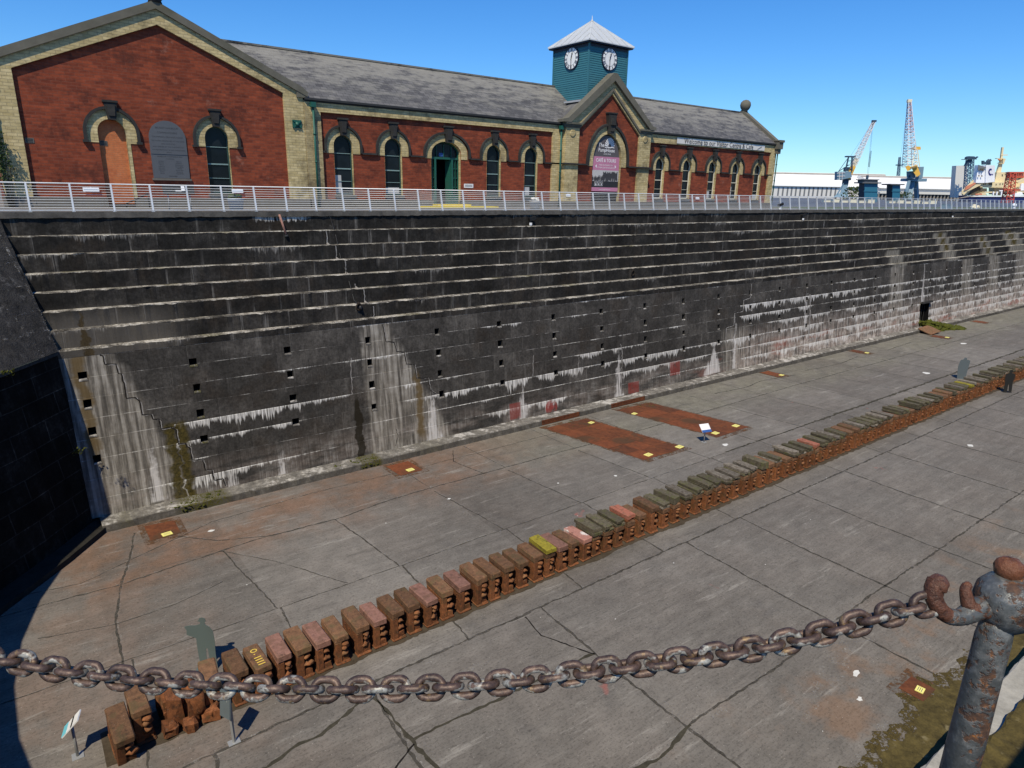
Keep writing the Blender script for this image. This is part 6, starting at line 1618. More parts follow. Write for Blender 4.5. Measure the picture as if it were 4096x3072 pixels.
# sheds
def shed(name, e0, e1, r0, r1, D, dep, label, wallmat, slots=None, ridge=True):
    E0, E1 = UH(*e0, D), UH(*e1, D); R0, R1 = UH(*r0, D + dep), UH(*r1, D + dep)
    E1.z = E0.z = (E0.z + E1.z) / 2; R0.z = R1.z = (R0.z + R1.z) / 2
    t = thing(name, (E0.x, E0.y, GZ), label, 'shed')
    b0, b1 = Vector((E0.x, E0.y, GZ)), Vector((E1.x, E1.y, GZ))
    m = MB(); m.quad(b0, b1, E1, E0); k0, k1 = b0 + HW * 2 * dep, b1 + HW * 2 * dep; e0_, e1_ = E0 + HW * 2 * dep, E1 + HW * 2 * dep
    m.quad(k0, k1, e1_, e0_); m.add([b0, k0, e0_, R0, E0], [(0, 1, 2, 3, 4)]); m.add([b1, k1, e1_, R1, E1], [(0, 1, 2, 3, 4)])
    m.build('wall', wallmat, t)
    m = MB(); m.quad(E0 - HW * .8, E1 - HW * .8, R1, R0); m.quad(e0_, e1_, R1, R0)
    m.obox((E0 + E1) / 2 - HW * .8 - Vector((0, 0, .25)), HU, HW, (0, 0, 1), (E1 - E0).length / 2, .3, .25)
    m.build('roof', M_FWHITE, t)
    if ridge:
        m = MB(); d = (E0 - R0); 
        m.quad(R0 + d * .16 + Vector((0, 0, .12)), R1 + d * .16 + Vector((0, 0, .12)), R1 + d * .04 + Vector((0, 0, .12)), R0 + d * .04 + Vector((0, 0, .12))); m.build('ridge_vent', M_FRIDGE, t)
    if slots:
        for x0 in slots:
            a = UH(*c4(x0, 905), D); b_ = UH(*c4(x0 + 13, 905), D); z0 = UH(*c4(x0, 978), D).z; z1 = UH(*c4(x0, 907), D).z
            m = MB(); m.quad(Vector((a.x, a.y, z0)) - HW * .05, Vector((b_.x, b_.y, z0)) - HW * .05, Vector((b_.x, b_.y, z1)) - HW * .05, Vector((a.x, a.y, z1)) - HW * .05); m.build('slot_window', M_FSLOT, t)
    return t
shed('dock_shed', c4(150, 887), c4(1080, 906), c4(150, 782), c4(1090, 800), 430, 26, 'long white roofed harbour shed with a row of dark slots beyond the pump house', M_FGREY, [226, 263, 300, 333, 368, 403, 438, 474, 508, 545, 580, 617, 652, 688])
shed('dock_shed', c4(1035, 905), c4(1712, 921), c4(885, 806), c4(1640, 828), 415, 30, 'wide white roofed shed behind the two quay cranes', M_FGREY)
a = UH(*c4(1040, 955), 413); b_ = UH(*c4(1712, 968), 413)
m = MB(); m.quad(Vector((a.x, a.y, GZ)), Vector((b_.x, b_.y, GZ)), Vector((b_.x, b_.y, a.z)), Vector((a.x, a.y, a.z)))
m.obox((a + b_) / 2 + Vector((0, 0, .4)), HU, HW, (0, 0, 1), (b_ - a).length / 2, 1.2, .5, 1)
for i in range(24):
    p = a.lerp(b_, i / 24); m.bar(Vector((p.x, p.y, GZ)) - HW * .3, Vector((p.x, p.y, a.z)) - HW * .3, .7, .5, mi=2)
tag(m.build('open_bay_range', [M_FDARK, M_FGREY, M_FRIDGE], None, (a.x, a.y, GZ)), 'dark open fronted store range below the white roof behind the cranes', 'store')

def lattice(mb, A, B, w0, w1, side, up, n, r, mi=0):
    side = side.normalized(); up = up.normalized()
    for k in range(4):
        s1, s2 = ((-1, -1), (1, -1), (1, 1), (-1, 1))[k]
        mb.bar(A + side * s1 * w0 + up * s2 * w0, B + side * s1 * w1 + up * s2 * w1, r * 1.5, r * 1.5, mi)
    for i in range(n):
        t0, t1 = i / n, (i + 1) / n; wa, wb = w0 + (w1 - w0) * t0, w0 + (w1 - w0) * t1
        P0, P1 = A.lerp(B, t0), A.lerp(B, t1)
        for (x, y) in ((side, up), (up, side)):
            for s in (-1, 1):
                mb.bar(P0 + x * wa - y * s * wa * 1, P0 - x * wa - y * s * wa, r, r, mi)
                z = 1 if i % 2 else -1
                mb.bar(P0 + x * z * wa + y * s * wa, P1 - x * z * wb + y * s * wb, r, r, mi)
DC = 350
# crane on the left, jib raised to the right
cb = base(c7(235, 1100)[0], DC)
t = thing('quay_crane', cb, 'quay crane with white lattice jib raised to the right behind the teal kiosk', 'crane', 'quay cranes')
C = lambda x, y, d=0.0: UH(*c7(x, y), DC + d)
m = MB()
m.add([C(90, 1135, -5), C(265, 1135, -5), C(250, 1085, -3), C(150, 1095, -3), C(90, 1135, 5), C(265, 1135, 5), C(250, 1085, 3), C(150, 1095, 3)], [(0, 1, 2, 3), (4, 5, 6, 7), (0, 1, 5, 4), (1, 2, 6, 5), (2, 3, 7, 6), (3, 0, 4, 7)])
m.add([C(165, 1095, -3), C(255, 1095, -3), C(252, 1000, -2), C(200, 1000, -2), C(165, 1095, 3), C(255, 1095, 3), C(252, 1000, 2), C(200, 1000, 2)], [(0, 1, 2, 3), (4, 5, 6, 7), (0, 1, 5, 4), (1, 2, 6, 5), (2, 3, 7, 6), (3, 0, 4, 7)])
m.bar(C(120, 1130, -4), C(205, 985, -2), 0.48, 0.48); m.bar(C(120, 1130, 4), C(205, 985, 2), 0.48, 0.48)
m.bar(C(110, 1134), Vector((*C(110, 1134).xy, GZ)), 1.2); m.bar(C(250, 1134), Vector((*C(250, 1134).xy, GZ)), 1.2)
m.build('portal', M_CRBLUE, t)
m = MB(); m.obox(C(228, 960), HU, HW, (0, 0, 1), 1.12, 1.12, 2.15); m.obox(C(228, 935), HU, HW, (0, 0, 1), 2.15, 1.50, 0.52); m.build('slewing_column', M_CRDARK, t)
m = MB()
p0, p1, p2, p3 = C(135, 945, -4), C(215, 935, -4), C(225, 850, -4), C(140, 852, -4)
m.add([p0, p1, p2, p3] + [p + HW * 3 for p in (p0, p1, p2, p3)], [(0, 1, 2, 3), (4, 5, 6, 7), (0, 1, 5, 4), (1, 2, 6, 5), (2, 3, 7, 6), (3, 0, 4, 7)])
for yy in (870, 905): m.bar(C(133, yy, -4.2), C(222, yy - 4, -4.2), 0.21, 0.21, mi=1)
for xx in (160, 190): m.bar(C(xx, 944, -4.2), C(xx + 2, 852, -4.2), 0.18, 0.18, mi=1)
p0, p1, p2, p3 = C(215, 935, -3), C(300, 915, -3), C(290, 850, -3), C(222, 850, -3)
m.add([p0, p1, p2, p3] + [p + HW * 3 for p in (p0, p1, p2, p3)], [(0, 1, 2, 3), (4, 5, 6, 7), (0, 1, 5, 4), (1, 2, 6, 5), (2, 3, 7, 6), (3, 0, 4, 7)])
m.build('machinery_house', [M_CRBLUE, M_CRPALE], t)
m = MB()
for d in (-2, 2):
    m.bar(C(225, 850, d), C(262, 690, d), 0.54, 0.54); m.bar(C(300, 845, d), C(300, 690, d), 0.54, 0.54)
    for yy in (820, 780, 735): m.bar(C(225 + (850 - yy) * .2, yy, d), C(300, yy - 4, d), 0.30, 0.30)
    m.bar(C(150, 850, d), C(255, 700, d), 0.21, 0.21); m.bar(C(150, 850, d), C(262, 780, d), 0.30, 0.30)
m.obox(C(280, 685), HU, HW, (0, 0, 1), 2.15, 1.29, 0.30); m.obox(C(262, 825), HU, HW, (0, 0, 1), 2.15, 0.86, 0.95)
m.build('mast_frame', M_CRDARK, t)
ja, jb_, jt = C(245, 935), C(312, 790), C(545, 292)
ax = (jt - ja).normalized(); sd = HW; upj = ax.cross(sd)
m = MB()
for s in (-1.6, 1.6): m.add([C(232, 925, s), C(275, 942, s), C(330, 800, s), C(290, 790, s)] + [p + HW * .5 for p in (C(232, 925, s), C(275, 942, s), C(330, 800, s), C(290, 790, s))], [(0, 1, 2, 3), (4, 5, 6, 7), (0, 1, 5, 4), (1, 2, 6, 5), (2, 3, 7, 6), (3, 0, 4, 7)])
m.obox(C(282, 868), ax, sd, upj, 3.44, 0.69, 0.95); m.build('jib_foot', M_CRYEL, t)
m = MB(); m.obox(C(325, 760), ax, sd, upj, 2.36, 0.52, 1.03); m.build('jib_panel', M_CRCREAM, t)
m = MB(); lattice(m, C(318, 770), jt, 1.2, .55, sd, upj, 20, .13); m.build('jib', M_CRPALE, t)
m = MB(); m.obox(C(545, 290), HU, HW, (0, 0, 1), 0.95, 0.69, 0.43); m.obox(C(535, 312), ax, sd, upj, 1.07, 0.52, 0.39); m.build('jib_head', M_CRDARK, t)
m = MB()
for d in (-1, 1): m.bar(C(280, 685, d), C(535, 295, d), 0.06, 0.06)
for o in (0, 14): m.bar(C(528 + o * .4, 310), C(468 + o, 905), 0.06, 0.06); m.bar(C(505 + o * .8, 620), C(482 + o * .9, 800), 0.19, 0.12)
m.obox(C(470, 915), HU, HW, (0, 0, 1), 0.52, 0.34, 0.95); m.build('rope', M_CRDARK, t)

# crane on the right, jib almost upright
cb = base(c7(985, 1100)[0], DC)
t = thing('quay_crane', cb, 'tall quay crane with upright lattice jib, yellow counterweight and spread legs', 'crane', 'quay cranes')
m = MB()
for a_, b2, w in (((935, 955, -4), (905, 1050, -6), 1.4), ((975, 950, 0), (935, 1150, -4), 2.3), ((1010, 950, 2), (1024, 1155, 4), 1.6), ((905, 1050, -6), (880, 1150, -6), 1.2)):
    p, q = C(*a_), C(*b2); q = Vector((q.x, q.y, min(q.z, GZ + .5))); m.bar(p, Vector((q.x, q.y, GZ)), w, w)
m.obox(C(985, 945), HU, HW, (0, 0, 1), 5.16, 2.58, 0.69); m.bar(C(930, 1040), C(1020, 1040), 0.36, 0.36); m.build('portal', M_CRBLUE, t)
def slab(mb, pts, d0, d1, mi=0):
    A = [C(*p, d0) for p in pts]; B2 = [C(*p, d1) for p in pts]; n = len(pts)
    mb.add(A + B2, [tuple(range(n)), tuple(range(n, 2 * n))] + [(i, (i + 1) % n, n + (i + 1) % n, n + i) for i in range(n)], mi)
m = MB(); slab(m, [(908, 930), (905, 850), (1000, 845), (1010, 925)], -5, 3); slab(m, [(1010, 940), (1015, 800), (1100, 797), (1085, 925)], -2, 6); slab(m, [(1000, 925), (1075, 925), (1070, 960), (1005, 955)], -2, 4, 1); slab(m, [(930, 895), (950, 890), (950, 915), (930, 918)], -5.3, -5, 1)
m.build('machinery_house', [M_CRBLUE, M_CRDARK], t)
m = MB(); slab(m, [(958, 800), (1025, 780), (1062, 880), (1022, 912), (985, 860)], -7, -3); slab(m, [(892, 800), (925, 782), (960, 800), (950, 835), (915, 845)], -7, -4); slab(m, [(955, 800), (1015, 775), (1030, 800), (960, 825)], -8, -6); m.bar(C(950, 812, -8.5), C(1025, 790, -8.5), 0.30, 0.30, mi=1)
m.build('counterweight', [M_CRYEL, M_CRDARK], t)
m = MB(); ja, jt = C(942, 800), C(938, 75); ax = (jt - ja).normalized(); lattice(m, ja, jt, 2.5, .62, HU, HW, 24, .15); m.m = [1 if UVZ > C(938, 420).z else 0 for UVZ in (m.v[f[0]][2] for f in m.f)]; m.build('jib', [M_CRPALE, M_CRRED], t)
m = MB(); m.obox(C(938, 66), HU, HW, (0, 0, 1), 0.99, 0.69, 0.69); m.bar(C(938, 70), C(938, 48), 0.30, 0.30); m.build('jib_head', M_CRCREAM, t)
m = MB()
for x0, x1 in ((968, 1002), (1052, 1028)):
    for d in (-3, 3): m.bar(C(x0, 795, d), C(x1, 600, d * .5), 0.33, 0.33)
for yy, xa, xb in ((745, 975, 1045), (700, 983, 1040), (655, 990, 1036)):
    for d in (-2.5, 2.5): m.bar(C(xa, yy, d), C(xb, yy, d), 0.24, 0.24)
m.build('mast_frame', M_CRCREAM, t)
m = MB(); m.obox(C(1015, 592), HU, HW, (0, 0, 1), 1.46, 1.07, 0.73); m.obox(C(1035, 600), HU, HW, (0, 0, 1), 0.86, 0.86, 0.34); m.build('mast_head', M_CRYEL, t)
m = MB()
for d in (-1, 1): m.bar(C(942, 72, d), C(1018, 590, d), 0.06, 0.06)
m.bar(C(925, 75), C(838, 700), 0.05, 0.05); m.build('rope', M_CRDARK, t)
# slim mast with cross tree
D_ = 520
t = thing('harbour_mast', base(c7(822, 1000)[0], D_), 'thin grey lattice mast with cross arms standing left of the upright crane', 'mast')
Cm = lambda x, y: UH(*c7(x, y), D_)
m = MB(); lattice(m, Vector((*Cm(822, 1000).xy, GZ)), Cm(832, 690), 1.1, .5, HU, HW, 16, .22); m.build('lattice_mast', M_CRBLUE, t)
m = MB(); m.obox(Cm(827, 779), HU, HW, (0, 0, 1), 2.3, 1, .35); m.obox(Cm(827, 779), HU, HW, (0, 0, 1), .5, .5, .9); m.build('cross_arm', M_CRDARK, t)

# kiosks
DK = 190
def kiosk(bx, fx, y0, y1, rx, label, roof2):
    K = lambda x, y, d=0.0: UH(*c7(x, y), DK + d)
    t = thing('dock_kiosk', base(c7(bx[0], 1100)[0], DK), label, 'kiosk', 'teal kiosks')
    def pr(mb, x0, x1, ya, yb, d0, d1, mi=0):
        A = [K(x0, yb, d0), K(x1, yb, d0), K(x1, ya, d0), K(x0, ya, d0)]; A[0].z = A[1].z = min(A[0].z, A[1].z); 
        if yb > 1120: A[0].z = A[1].z = GZ
        A[2].z = A[3].z = max(A[2].z, A[3].z)
        B2 = [p + HW * (d1 - d0) for p in A]
        mb.add(A + B2, [(0, 1, 2, 3), (4, 5, 6, 7), (0, 1, 5, 4), (1, 2, 6, 5), (2, 3, 7, 6), (3, 0, 4, 7)], mi)
    dk = DK * (bx[1] - bx[0]) * .36 / 1480
    m = MB(); pr(m, fx[0], fx[1], y0, 1145, 0, dk); m.build('side_wall', M_NAVY, t)
    m = MB(); pr(m, fx[0] + 2, fx[1], y0 + 8, 1145, -.25, -.02); pr(m, fx[0] - 8, fx[1], 1066, 1074, -.4, -.25); m.build('front_panel', M_TEALB, t)
    m = MB(); pr(m, fx[0] - 22, rx[1], y0 - 7, y0 + 3, -.9, dk + .8)
    if roof2: pr(m, fx[0] - 10, rx[1] - 22, y0 - 40, y0 - 34, -.7, dk + .6); pr(m, fx[0] - 2, rx[1] - 40, y0 - 34, y0 - 7, -.4, dk + .2)
    m.build('roof', M_KROOF, t)
    return t
kiosk((372, 440), (440, 588), 978, 1140, (340, 628), 'larger teal kiosk with double grey roof behind the guard rail, left of two', True)
kiosk((690, 755), (752, 838), 996, 1145, (660, 886), 'smaller teal kiosk with single flat grey roof, right of two', False)
# bush between crane and kiosk
def bush(px, y0, y1, D, w, label, n=260):
    b0 = base(px, D); zt_ = UH(px, y1, D).z; h = zt_ - GZ
    t = thing('bush', b0, label, 'bush')
    rb = random.Random(int(px)); m = MB()
    for i in range(n):
        a = rb.uniform(0, 2 * PI); q = rb.random() ** .5; zz = rb.random() ** .7
        rad = w * (1 - .55 * zz) * q
        c = b0 + Vector((math.cos(a) * rad, math.sin(a) * rad, h * (.12 + .86 * zz)))
        s = h * rb.uniform(.05, .11); nrm = Vector((rb.gauss(0, 1), rb.gauss(0, 1), rb.gauss(0, 1))).normalized(); u = nrm.orthogonal().normalized(); v = nrm.cross(u)
        m.add([c + u * s, c + v * s * .6, c - u * s, c - v * s * .6], [(0, 1, 2, 3)])
    m.build('foliage', M_LEAF, t)
    m = MB(); 
    for i in range(5): m.tube([b0 + Vector((rb.uniform(-.3, .3), rb.uniform(-.3, .3), 0)), b0 + Vector((rb.uniform(-w, w) * .5, rb.uniform(-w, w) * .5, h * .7))], [.12, .03], 5)
    m.build('stem', M_BARK, t)
bush(c7(305, 0)[0], 0, c7(0, 1020)[1], 205, 4.0, 'dark bush between the left crane and the teal kiosk')
bush(c7(880, 0)[0], 0, c7(0, 1075)[1], 300, 5.0, 'scrubby bush under the legs of the upright crane')
# creeper at the left edge of the gable wing
t = thing('creeper', (.85, 41.5, Z1), 'leafy climbing shrub on the yellow brick pier at the left picture edge', 'shrub')
m = MB(); rb = random.Random(6)
for i in range(420):
    zz = rb.random(); c = Vector((.55 + rb.gauss(0, .28) * (1 - .6 * zz), 41.35 + rb.gauss(0, .16), Z1 + 1.2 + 2.3 * zz))
    s = rb.uniform(.05, .10); nrm = Vector((rb.gauss(0, 1), rb.gauss(0, 1), rb.gauss(0, 1))).normalized(); u = nrm.orthogonal().normalized(); v = nrm.cross(u)
    m.add([c + u * s, c + v * s * .6, c - u * s, c - v * s * .6], [(0, 1, 2, 3)])
m.build('foliage', M_LEAF, t)
m = MB()
for i in range(5): m.tube([(.6 + i * .05, 41.6, Z1), (.4 + i * .12, 41.5, Z1 + 1.4), (.35 + i * .14, 41.45, Z1 + 3.1)], [.03, .02, .008], 5)
m.build('stem', M_BARK, t)
# weeds on the head wall
for (px, py, lb) in ((25, 1487, 'small green weed growing on the dark ledge at left'), (312, 1802, 'tiny green weed on the shadowed wall corner')):
    p = U(px, py, 1, 30.6 if px > 100 else 28.2); m = MB()
    for i in range(40):
        c = p + Vector((rb.gauss(0, .13), rb.gauss(0, .08) - .1, rb.gauss(0, .06))); nrm = Vector((rb.gauss(0, 1), rb.gauss(0, 1), rb.gauss(0, 1))).normalized(); u = nrm.orthogonal().normalized(); v = nrm.cross(u); s = .06
        m.add([c + u * s, c + v * s * .5, c - u * s, c - v * s * .5], [(0, 1, 2, 3)])
    tag(m.build('weed', M_MOSS, None, tuple(p)), lb, 'weed')

# grey silo block and its ladder tower
DS = 330
S = lambda x, y, d=0.0: UH(*c7(x, y), DS + 60 + d)
def block4(mb, F, pts, d0, d1, mi=0):
    A = [F(*p, d0) for p in pts]; n = len(A); B2 = [p + HW * (d1 - d0) * .32 for p in A]
    mb.add(A + B2, [tuple(range(n)), tuple(range(n, 2 * n))] + [(i, (i + 1) % n, n + (i + 1) % n, n + i) for i in range(n)], mi)
b0 = base(c7(1510, 0)[0], DS + 60)
t = thing('grain_silo', b0, 'plain pale grey silo block standing left of the ship funnel', 'silo')
m = MB(); block4(m, S, [(1434, 1140), (1575, 1140), (1582, 782), (1460, 786)], 0, 12); m.build('block', M_FGREY, t)
m = MB(); m.quad(S(1540, 1138, -.06), S(1544, 1138, -.06), S(1552, 790, -.06), S(1548, 790, -.06)); m.build('panel_joint', M_FSLOT, t)
t = thing('loader_tower', base(c7(1600, 0)[0], DS + 50), 'dark blue ladder tower with a wide head against the grey silo', 'loader tower')
S2 = lambda x, y, d=0.0: UH(*c7(x, y), DS + 50 + d)
m = MB(); lattice(m, Vector((*S2(1600, 1100).xy, GZ)), S2(1612, 720), 1.7, 1.3, HU, HW, 16, .26); m.build('tower_lattice', M_CRBLUE, t)
m = MB(); block4(m, S2, [(1565, 790), (1600, 720), (1640, 715), (1635, 740)], -3, 3); block4(m, S2, [(1548, 718), (1548, 712), (1690, 708), (1690, 716)], -4, 4); block4(m, S2, [(1575, 712), (1580, 690), (1600, 680), (1665, 682), (1668, 710)], -3, 3); block4(m, S2, [(1665, 700), (1700, 682), (1708, 690), (1675, 712)], -2, 2); m.build('tower_head', M_CRDARK, t)

# the ship
DH = 300
F = lambda x, y, d=0.0: UH(*cs(x, y), DH + d)
t = thing('cargo_ship', base(cs(500, 0)[0], DH), 'cream and white cargo ship with navy hull and marked funnel at the right edge', 'ship')
def prism(mb, pts, d0, d1, mi=0): block4(mb, F, pts, d0, d1, mi)
m = MB()
hp = [(110, 705), (118, 770), (112, 800), (900, 800), (1150, 800), (1150, 690), (900, 712)]
A = [F(*p, 0) for p in hp]
for p in A[2:5]: p.z = GZ - .5
Bk = [p + HW * 7 for p in A]; n = len(A)
m.add(A + Bk, [tuple(range(n)), tuple(range(n, 2 * n))] + [(i, (i + 1) % n, n + (i + 1) % n, n + i) for i in range(n)])
m.bar(F(125, 715, -.2), F(1140, 715, -.2), .35, .35, mi=1); m.build('hull', [M_HULL, M_SHIPW], t)
m = MB(); prism(m, [(200, 545), (232, 318), (330, 345), (322, 545)], 2, 9, 0); prism(m, [(322, 545), (330, 318), (444, 322), (440, 530)], 1.5, 10, 0); prism(m, [(225, 378), (236, 315), (335, 345), (300, 384)], 1.3, 1.9, 1)
for x, y in ((236, 445), (272, 447)): prism(m, [(x, y), (x + 13, y), (x + 13, y + 18), (x, y + 18)], 1.2, 1.9, 2)
for x, y in ((258, 358), (284, 360)): prism(m, [(x, y), (x + 18, y), (x + 14, y + 34), (x, y + 34)], 1.0, 1.25, 2)
m.build('funnel_casing', [M_SHIPW, M_FSLOT, M_SHADE], t)
m = MB()
cc = (388, 405); N = 26
out = [(cc[0] + 27 * math.cos(a), cc[1] + 44 * math.sin(a)) for a in [math.radians(48 + (312 - 48) * i / N) for i in range(N + 1)]]
inn = [(cc[0] + 4 + 16 * math.cos(a), cc[1] + 25 * math.sin(a)) for a in [math.radians(58 + (302 - 58) * i / N) for i in range(N + 1)]]
m.add([F(*p, 1.35) for p in out + inn], [(i, i + 1, N + 1 + i + 1, N + 1 + i) for i in range(N)])
prism(m, [(410, 428), (420, 428), (420, 444), (414, 444)], 1.3, 1.4); m.build('funnel_letter', M_SHIPB, t)
m = MB(); prism(m, [(290, 312), (288, 262), (312, 262), (316, 312)], 3, 6); prism(m, [(312, 300), (312, 280), (340, 275), (340, 310)], 3, 6)
for x in (350, 374): m.tube([F(x - 3, 314, 4), F(x - 2, 262, 4), F(x + 6, 254, 4), F(x + 12, 268, 4)], .55, 8)
m.build('exhaust_pipe', M_CRDARK, t)
m = MB()
prism(m, [(440, 530), (470, 410), (600, 408), (620, 412), (812, 408), (1150, 408), (1150, 690), (440, 690)], 6, 18, 0)
prism(m, [(255, 600), (262, 540), (600, 536), (600, 606)], 3, 16, 0)
prism(m, [(210, 696), (330, 655), (820, 652), (1100, 652), (1100, 668), (330, 672), (330, 700)], 2, 14, 0)
prism(m, [(120, 700), (150, 620), (180, 560), (262, 560), (340, 700)], 4, 14, 1)
prism(m, [(720, 530), (812, 488), (1150, 480), (1150, 505), (830, 512), (745, 550)], 2.5, 6, 0)
m.bar(F(70, 640, 3), F(250, 555, 3), 1.2, 1.2, mi=0); m.bar(F(30, 690, 3), F(165, 560, 3), 1.0, 1.0, mi=0); m.bar(F(25, 660, 4), F(200, 490, 4), .7, .7, mi=0); m.bar(F(60, 700, 4), F(215, 545, 4), .7, .7, mi=0)
m.build('superstructure', [M_SHIPC, M_SHADE], t)
m = MB()
for (x, y, w, h) in ((296, 545, 12, 22), (322, 545, 10, 22), (365, 545, 45, 28), (530, 435, 14, 26), (570, 425, 10, 22), (455, 555, 10, 18), (505, 548, 9, 20), (540, 545, 9, 20), (262, 612, 80, 40), (440, 610, 140, 40), (600, 430, 26, 22), (640, 428, 26, 18), (700, 425, 22, 18), (750, 422, 26, 18), (735, 488, 35, 10), (170, 672, 18, 26), (415, 672, 120, 30), (690, 672, 60, 30)):
    mm = MB(); mm.add([F(*p, -.05 + (6 if y < 520 else 2.9 if y < 600 else 1.9)) for p in ((x, y), (x + w, y), (x + w, y + h), (x, y + h))], [(0, 1, 2, 3)]); mm.build('ship_window', M_SHADE, t)
m = MB(); prism(m, [(500, 638), (555, 636), (560, 650), (500, 650)], 1.5, 4); prism(m, [(690, 680), (790, 660), (800, 700), (690, 706)], 1.2, 4); 
for x in (418, 462, 520, 680): m.bar(F(x, 702, 1.6), F(x + 6, 655, 1.6), .5, .5)
prism(m, [(765, 640), (780, 555), (812, 550), (812, 640)], 2.2, 5); m.build('lifeboat_deck', M_SHIPW, t)
m = MB(); prism(m, [(560, 640), (575, 612), (735, 632), (735, 650), (560, 655)], 1.4, 3); prism(m, [(195, 700), (200, 680), (280, 678), (280, 700)], 1.4, 3); prism(m, [(60, 640), (80, 590), (190, 540), (200, 552), (110, 620)], 2, 3.4, 0)
m.build('deck_gear', M_SHIPO, t)
m = MB()
prism(m, [(470, 412), (505, 300), (540, 300), (520, 412)], 8, 11); m.bar(F(512, 300, 9), F(540, 92, 9), .75, .75); m.bar(F(520, 300, 9), F(548, 235, 9), 1.5, 1.5); prism(m, [(468, 236), (468, 230), (575, 236), (575, 242)], 7, 11); prism(m, [(495, 296), (495, 290), (560, 294), (560, 300)], 7, 11); prism(m, [(522, 198), (522, 186), (608, 184), (608, 196)], 8.5, 9.5); m.bar(F(490, 240, 9), F(512, 262, 9), .6, .6, mi=1); m.bar(F(512, 262, 9), F(530, 244, 9), .6, .6, mi=1)
m.build('radar_mast', [M_SHIPC, M_SHIPO], t)
m = MB(); m.bar(F(600, 412, 5.5), F(812, 412, 5.5), .5, .5); m.bar(F(600, 470, 5.5), F(812, 470, 5.5), .5, .5); 
for x in range(605, 812, 22): m.bar(F(x, 412, 5.5), F(x, 470, 5.5), .25, .25)
m.build('deck_railing', M_SHIPR, t)
m = MB(); m.bar(F(0, 735, -2), F(230, 700, -1), .25, .25); m.bar(F(-130, 760, -2), F(110, 712, -1), .18, .18); m.build('mooring_rope', M_FRIDGE, t)
t = thing('gangway_tower', base(cs(600, 0)[0], DH - 12), 'red steel lattice gangway tower standing in front of the ship', 'gangway tower')
G2 = lambda x, y, d=0.0: UH(*cs(x, y), DH - 12 + d)
m = MB(); ga = Vector((*G2(598, 800).xy, GZ)); lattice(m, ga, G2(655, 415), 1.5, 1.15, HU, HW, 9, .2); m.build('lattice', M_SHIPR, t)
m = MB(); m.obox(G2(640, 630), HU, HW, (0, 0, 1), 3.4, 1.2, .25); m.obox(G2(665, 415), HU, HW, (0, 0, 1), 2, 1.2, .2); m.build('landing', M_SHIPR, t)
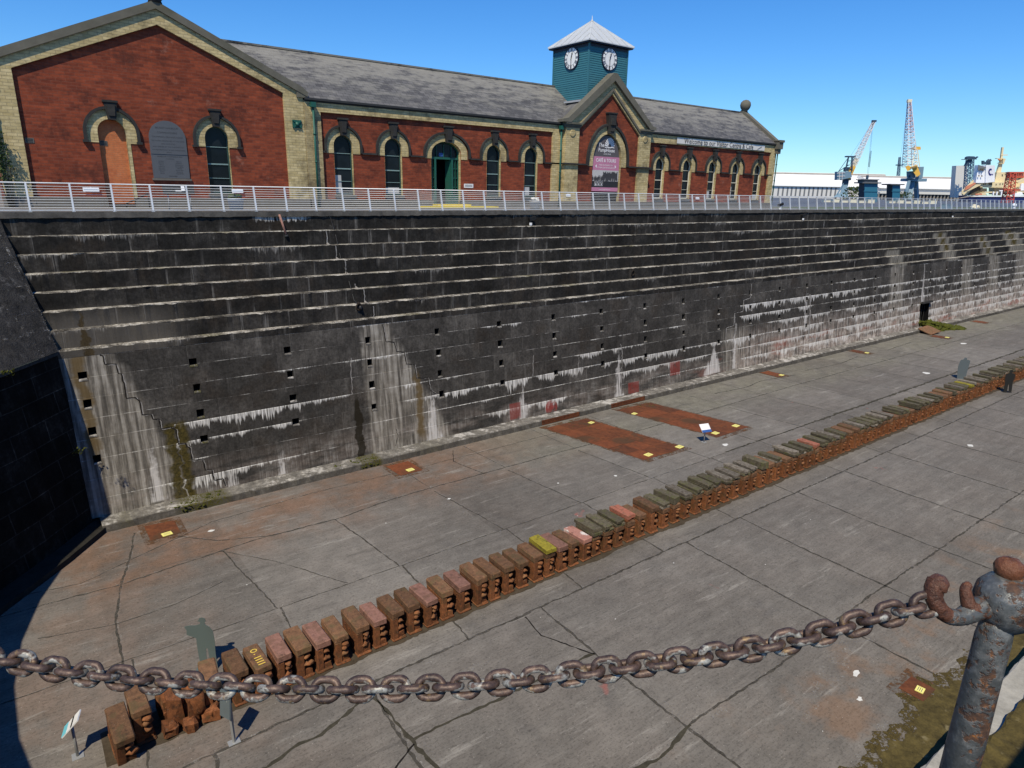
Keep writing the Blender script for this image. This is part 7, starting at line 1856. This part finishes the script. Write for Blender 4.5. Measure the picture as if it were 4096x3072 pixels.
# odds and ends on the yard
for k, (px, py, D, kind, lb) in enumerate((((3905, 828, 75, 'cone', 'pale heap of stones on the verge behind the rail at far right')), (4062, 818, 75, 'ball', 'white round buoy standing behind the rail at the far right'), (3793, 826, 80, 'box', 'blue storage box behind the rail right of the upright crane'), (3400, 822, 150, 'bales', 'row of tan pallets on the yard below the left crane'), (3655, 818, 160, 'bales', 'tan and white crates on the yard under the upright crane'))):
    p = base(px, D) if D > 90 else Vector((*U(px, 800, 1, {'cone': 37.6, 'ball': 37.0, 'box': 37.4}[kind]).xy, Z1)); m = MB()
    if kind == 'ball': m.blob((p.x, p.y, Z1 + .48), .3, .3, .3, 0, .02, 3); m.lathe((p.x, p.y, Z1), [(.2, 0), (.15, .25)], 10)
    elif kind == 'cone':
        for i in range(14): m.blob((p.x + rnd.uniform(-.9, .9), p.y + rnd.uniform(-.3, .3), Z1 + rnd.uniform(.05, .38)), .26, .26, .2, 0, .3, 1)
    elif kind == 'box': m.box(p.x - .9, p.x + .9, p.y - .3, p.y + .3, Z1, Z1 + .5, ch=.03); m.box(p.x - .95, p.x + .95, p.y - .35, p.y + .35, Z1 + .5, Z1 + .56, ch=.02)
    else:
        for i in range(6):
            c = p + HU * (i * 1.9 - 5); hh = .22 + .12 * (i % 2); m.obox(c + Vector((0, 0, hh)), HU, HW, (0, 0, 1), .7, .5, hh, 0)
            m.obox(c + Vector((0, 0, 2 * hh + .03)), HU, HW, (0, 0, 1), .75, .55, .03, 0)
    tag(m.build({'ball': 'buoy', 'cone': 'stone_heap', 'box': 'storage_box', 'bales': 'pallet_row'}[kind], {'ball': M_SHIPW, 'cone': M_CRCREAM, 'box': M_CRBLUE, 'bales': M_CRCREAM}[kind], None, tuple(p)), lb, {'ball': 'buoy', 'cone': 'heap', 'box': 'box', 'bales': 'pallets'}[kind])

# ================================================================ LIGHT
AZ, EL = math.radians(42), math.radians(55)
to_sun = Vector((-math.cos(AZ) * math.cos(EL), -math.sin(AZ) * math.cos(EL), math.sin(EL)))
sl = bpy.data.lights.new('sun', 'SUN'); sl.energy = 5.0; sl.angle = math.radians(.5); sl.color = (1, .90, .70)
so = bpy.data.objects.new('sun', sl); COL.objects.link(so); so.rotation_euler = to_sun.to_track_quat('Z', 'Y').to_euler(); so.location = (-30, -30, 60)
w = bpy.data.worlds.new('World'); sc.world = w; w.use_nodes = True
nt = w.node_tree; bg = nt.nodes['Background']
sk = nt.nodes.new('ShaderNodeTexSky'); sk.sky_type = 'NISHITA'; sk.sun_disc = False
sk.sun_elevation = EL; sk.sun_rotation = math.radians(228); sk.altitude = 0; sk.air_density = 1.0; sk.dust_density = .1; sk.ozone_density = 5.0
hs = nt.nodes.new('ShaderNodeHueSaturation'); hs.inputs['Saturation'].default_value = 1.25
nt.links.new(sk.outputs[0], hs.inputs['Color'])
tn = nt.nodes.new('ShaderNodeMix'); tn.data_type = 'RGBA'; tn.blend_type = 'MULTIPLY'; tn.inputs[0].default_value = 1; tn.inputs[7].default_value = (.74, .98, 1.20, 1)
nt.links.new(hs.outputs[0], tn.inputs[6]); nt.links.new(tn.outputs[2], bg.inputs[0])
bg.inputs[1].default_value = .125
sc.view_settings.view_transform = 'Standard'
try: sc.view_settings.look = 'None'
except Exception: pass
sc.view_settings.exposure = 0; sc.view_settings.gamma = 1
sc.cycles.max_bounces = 5
for o in bpy.data.objects:
    if 'org' in o.keys(): del o['org']
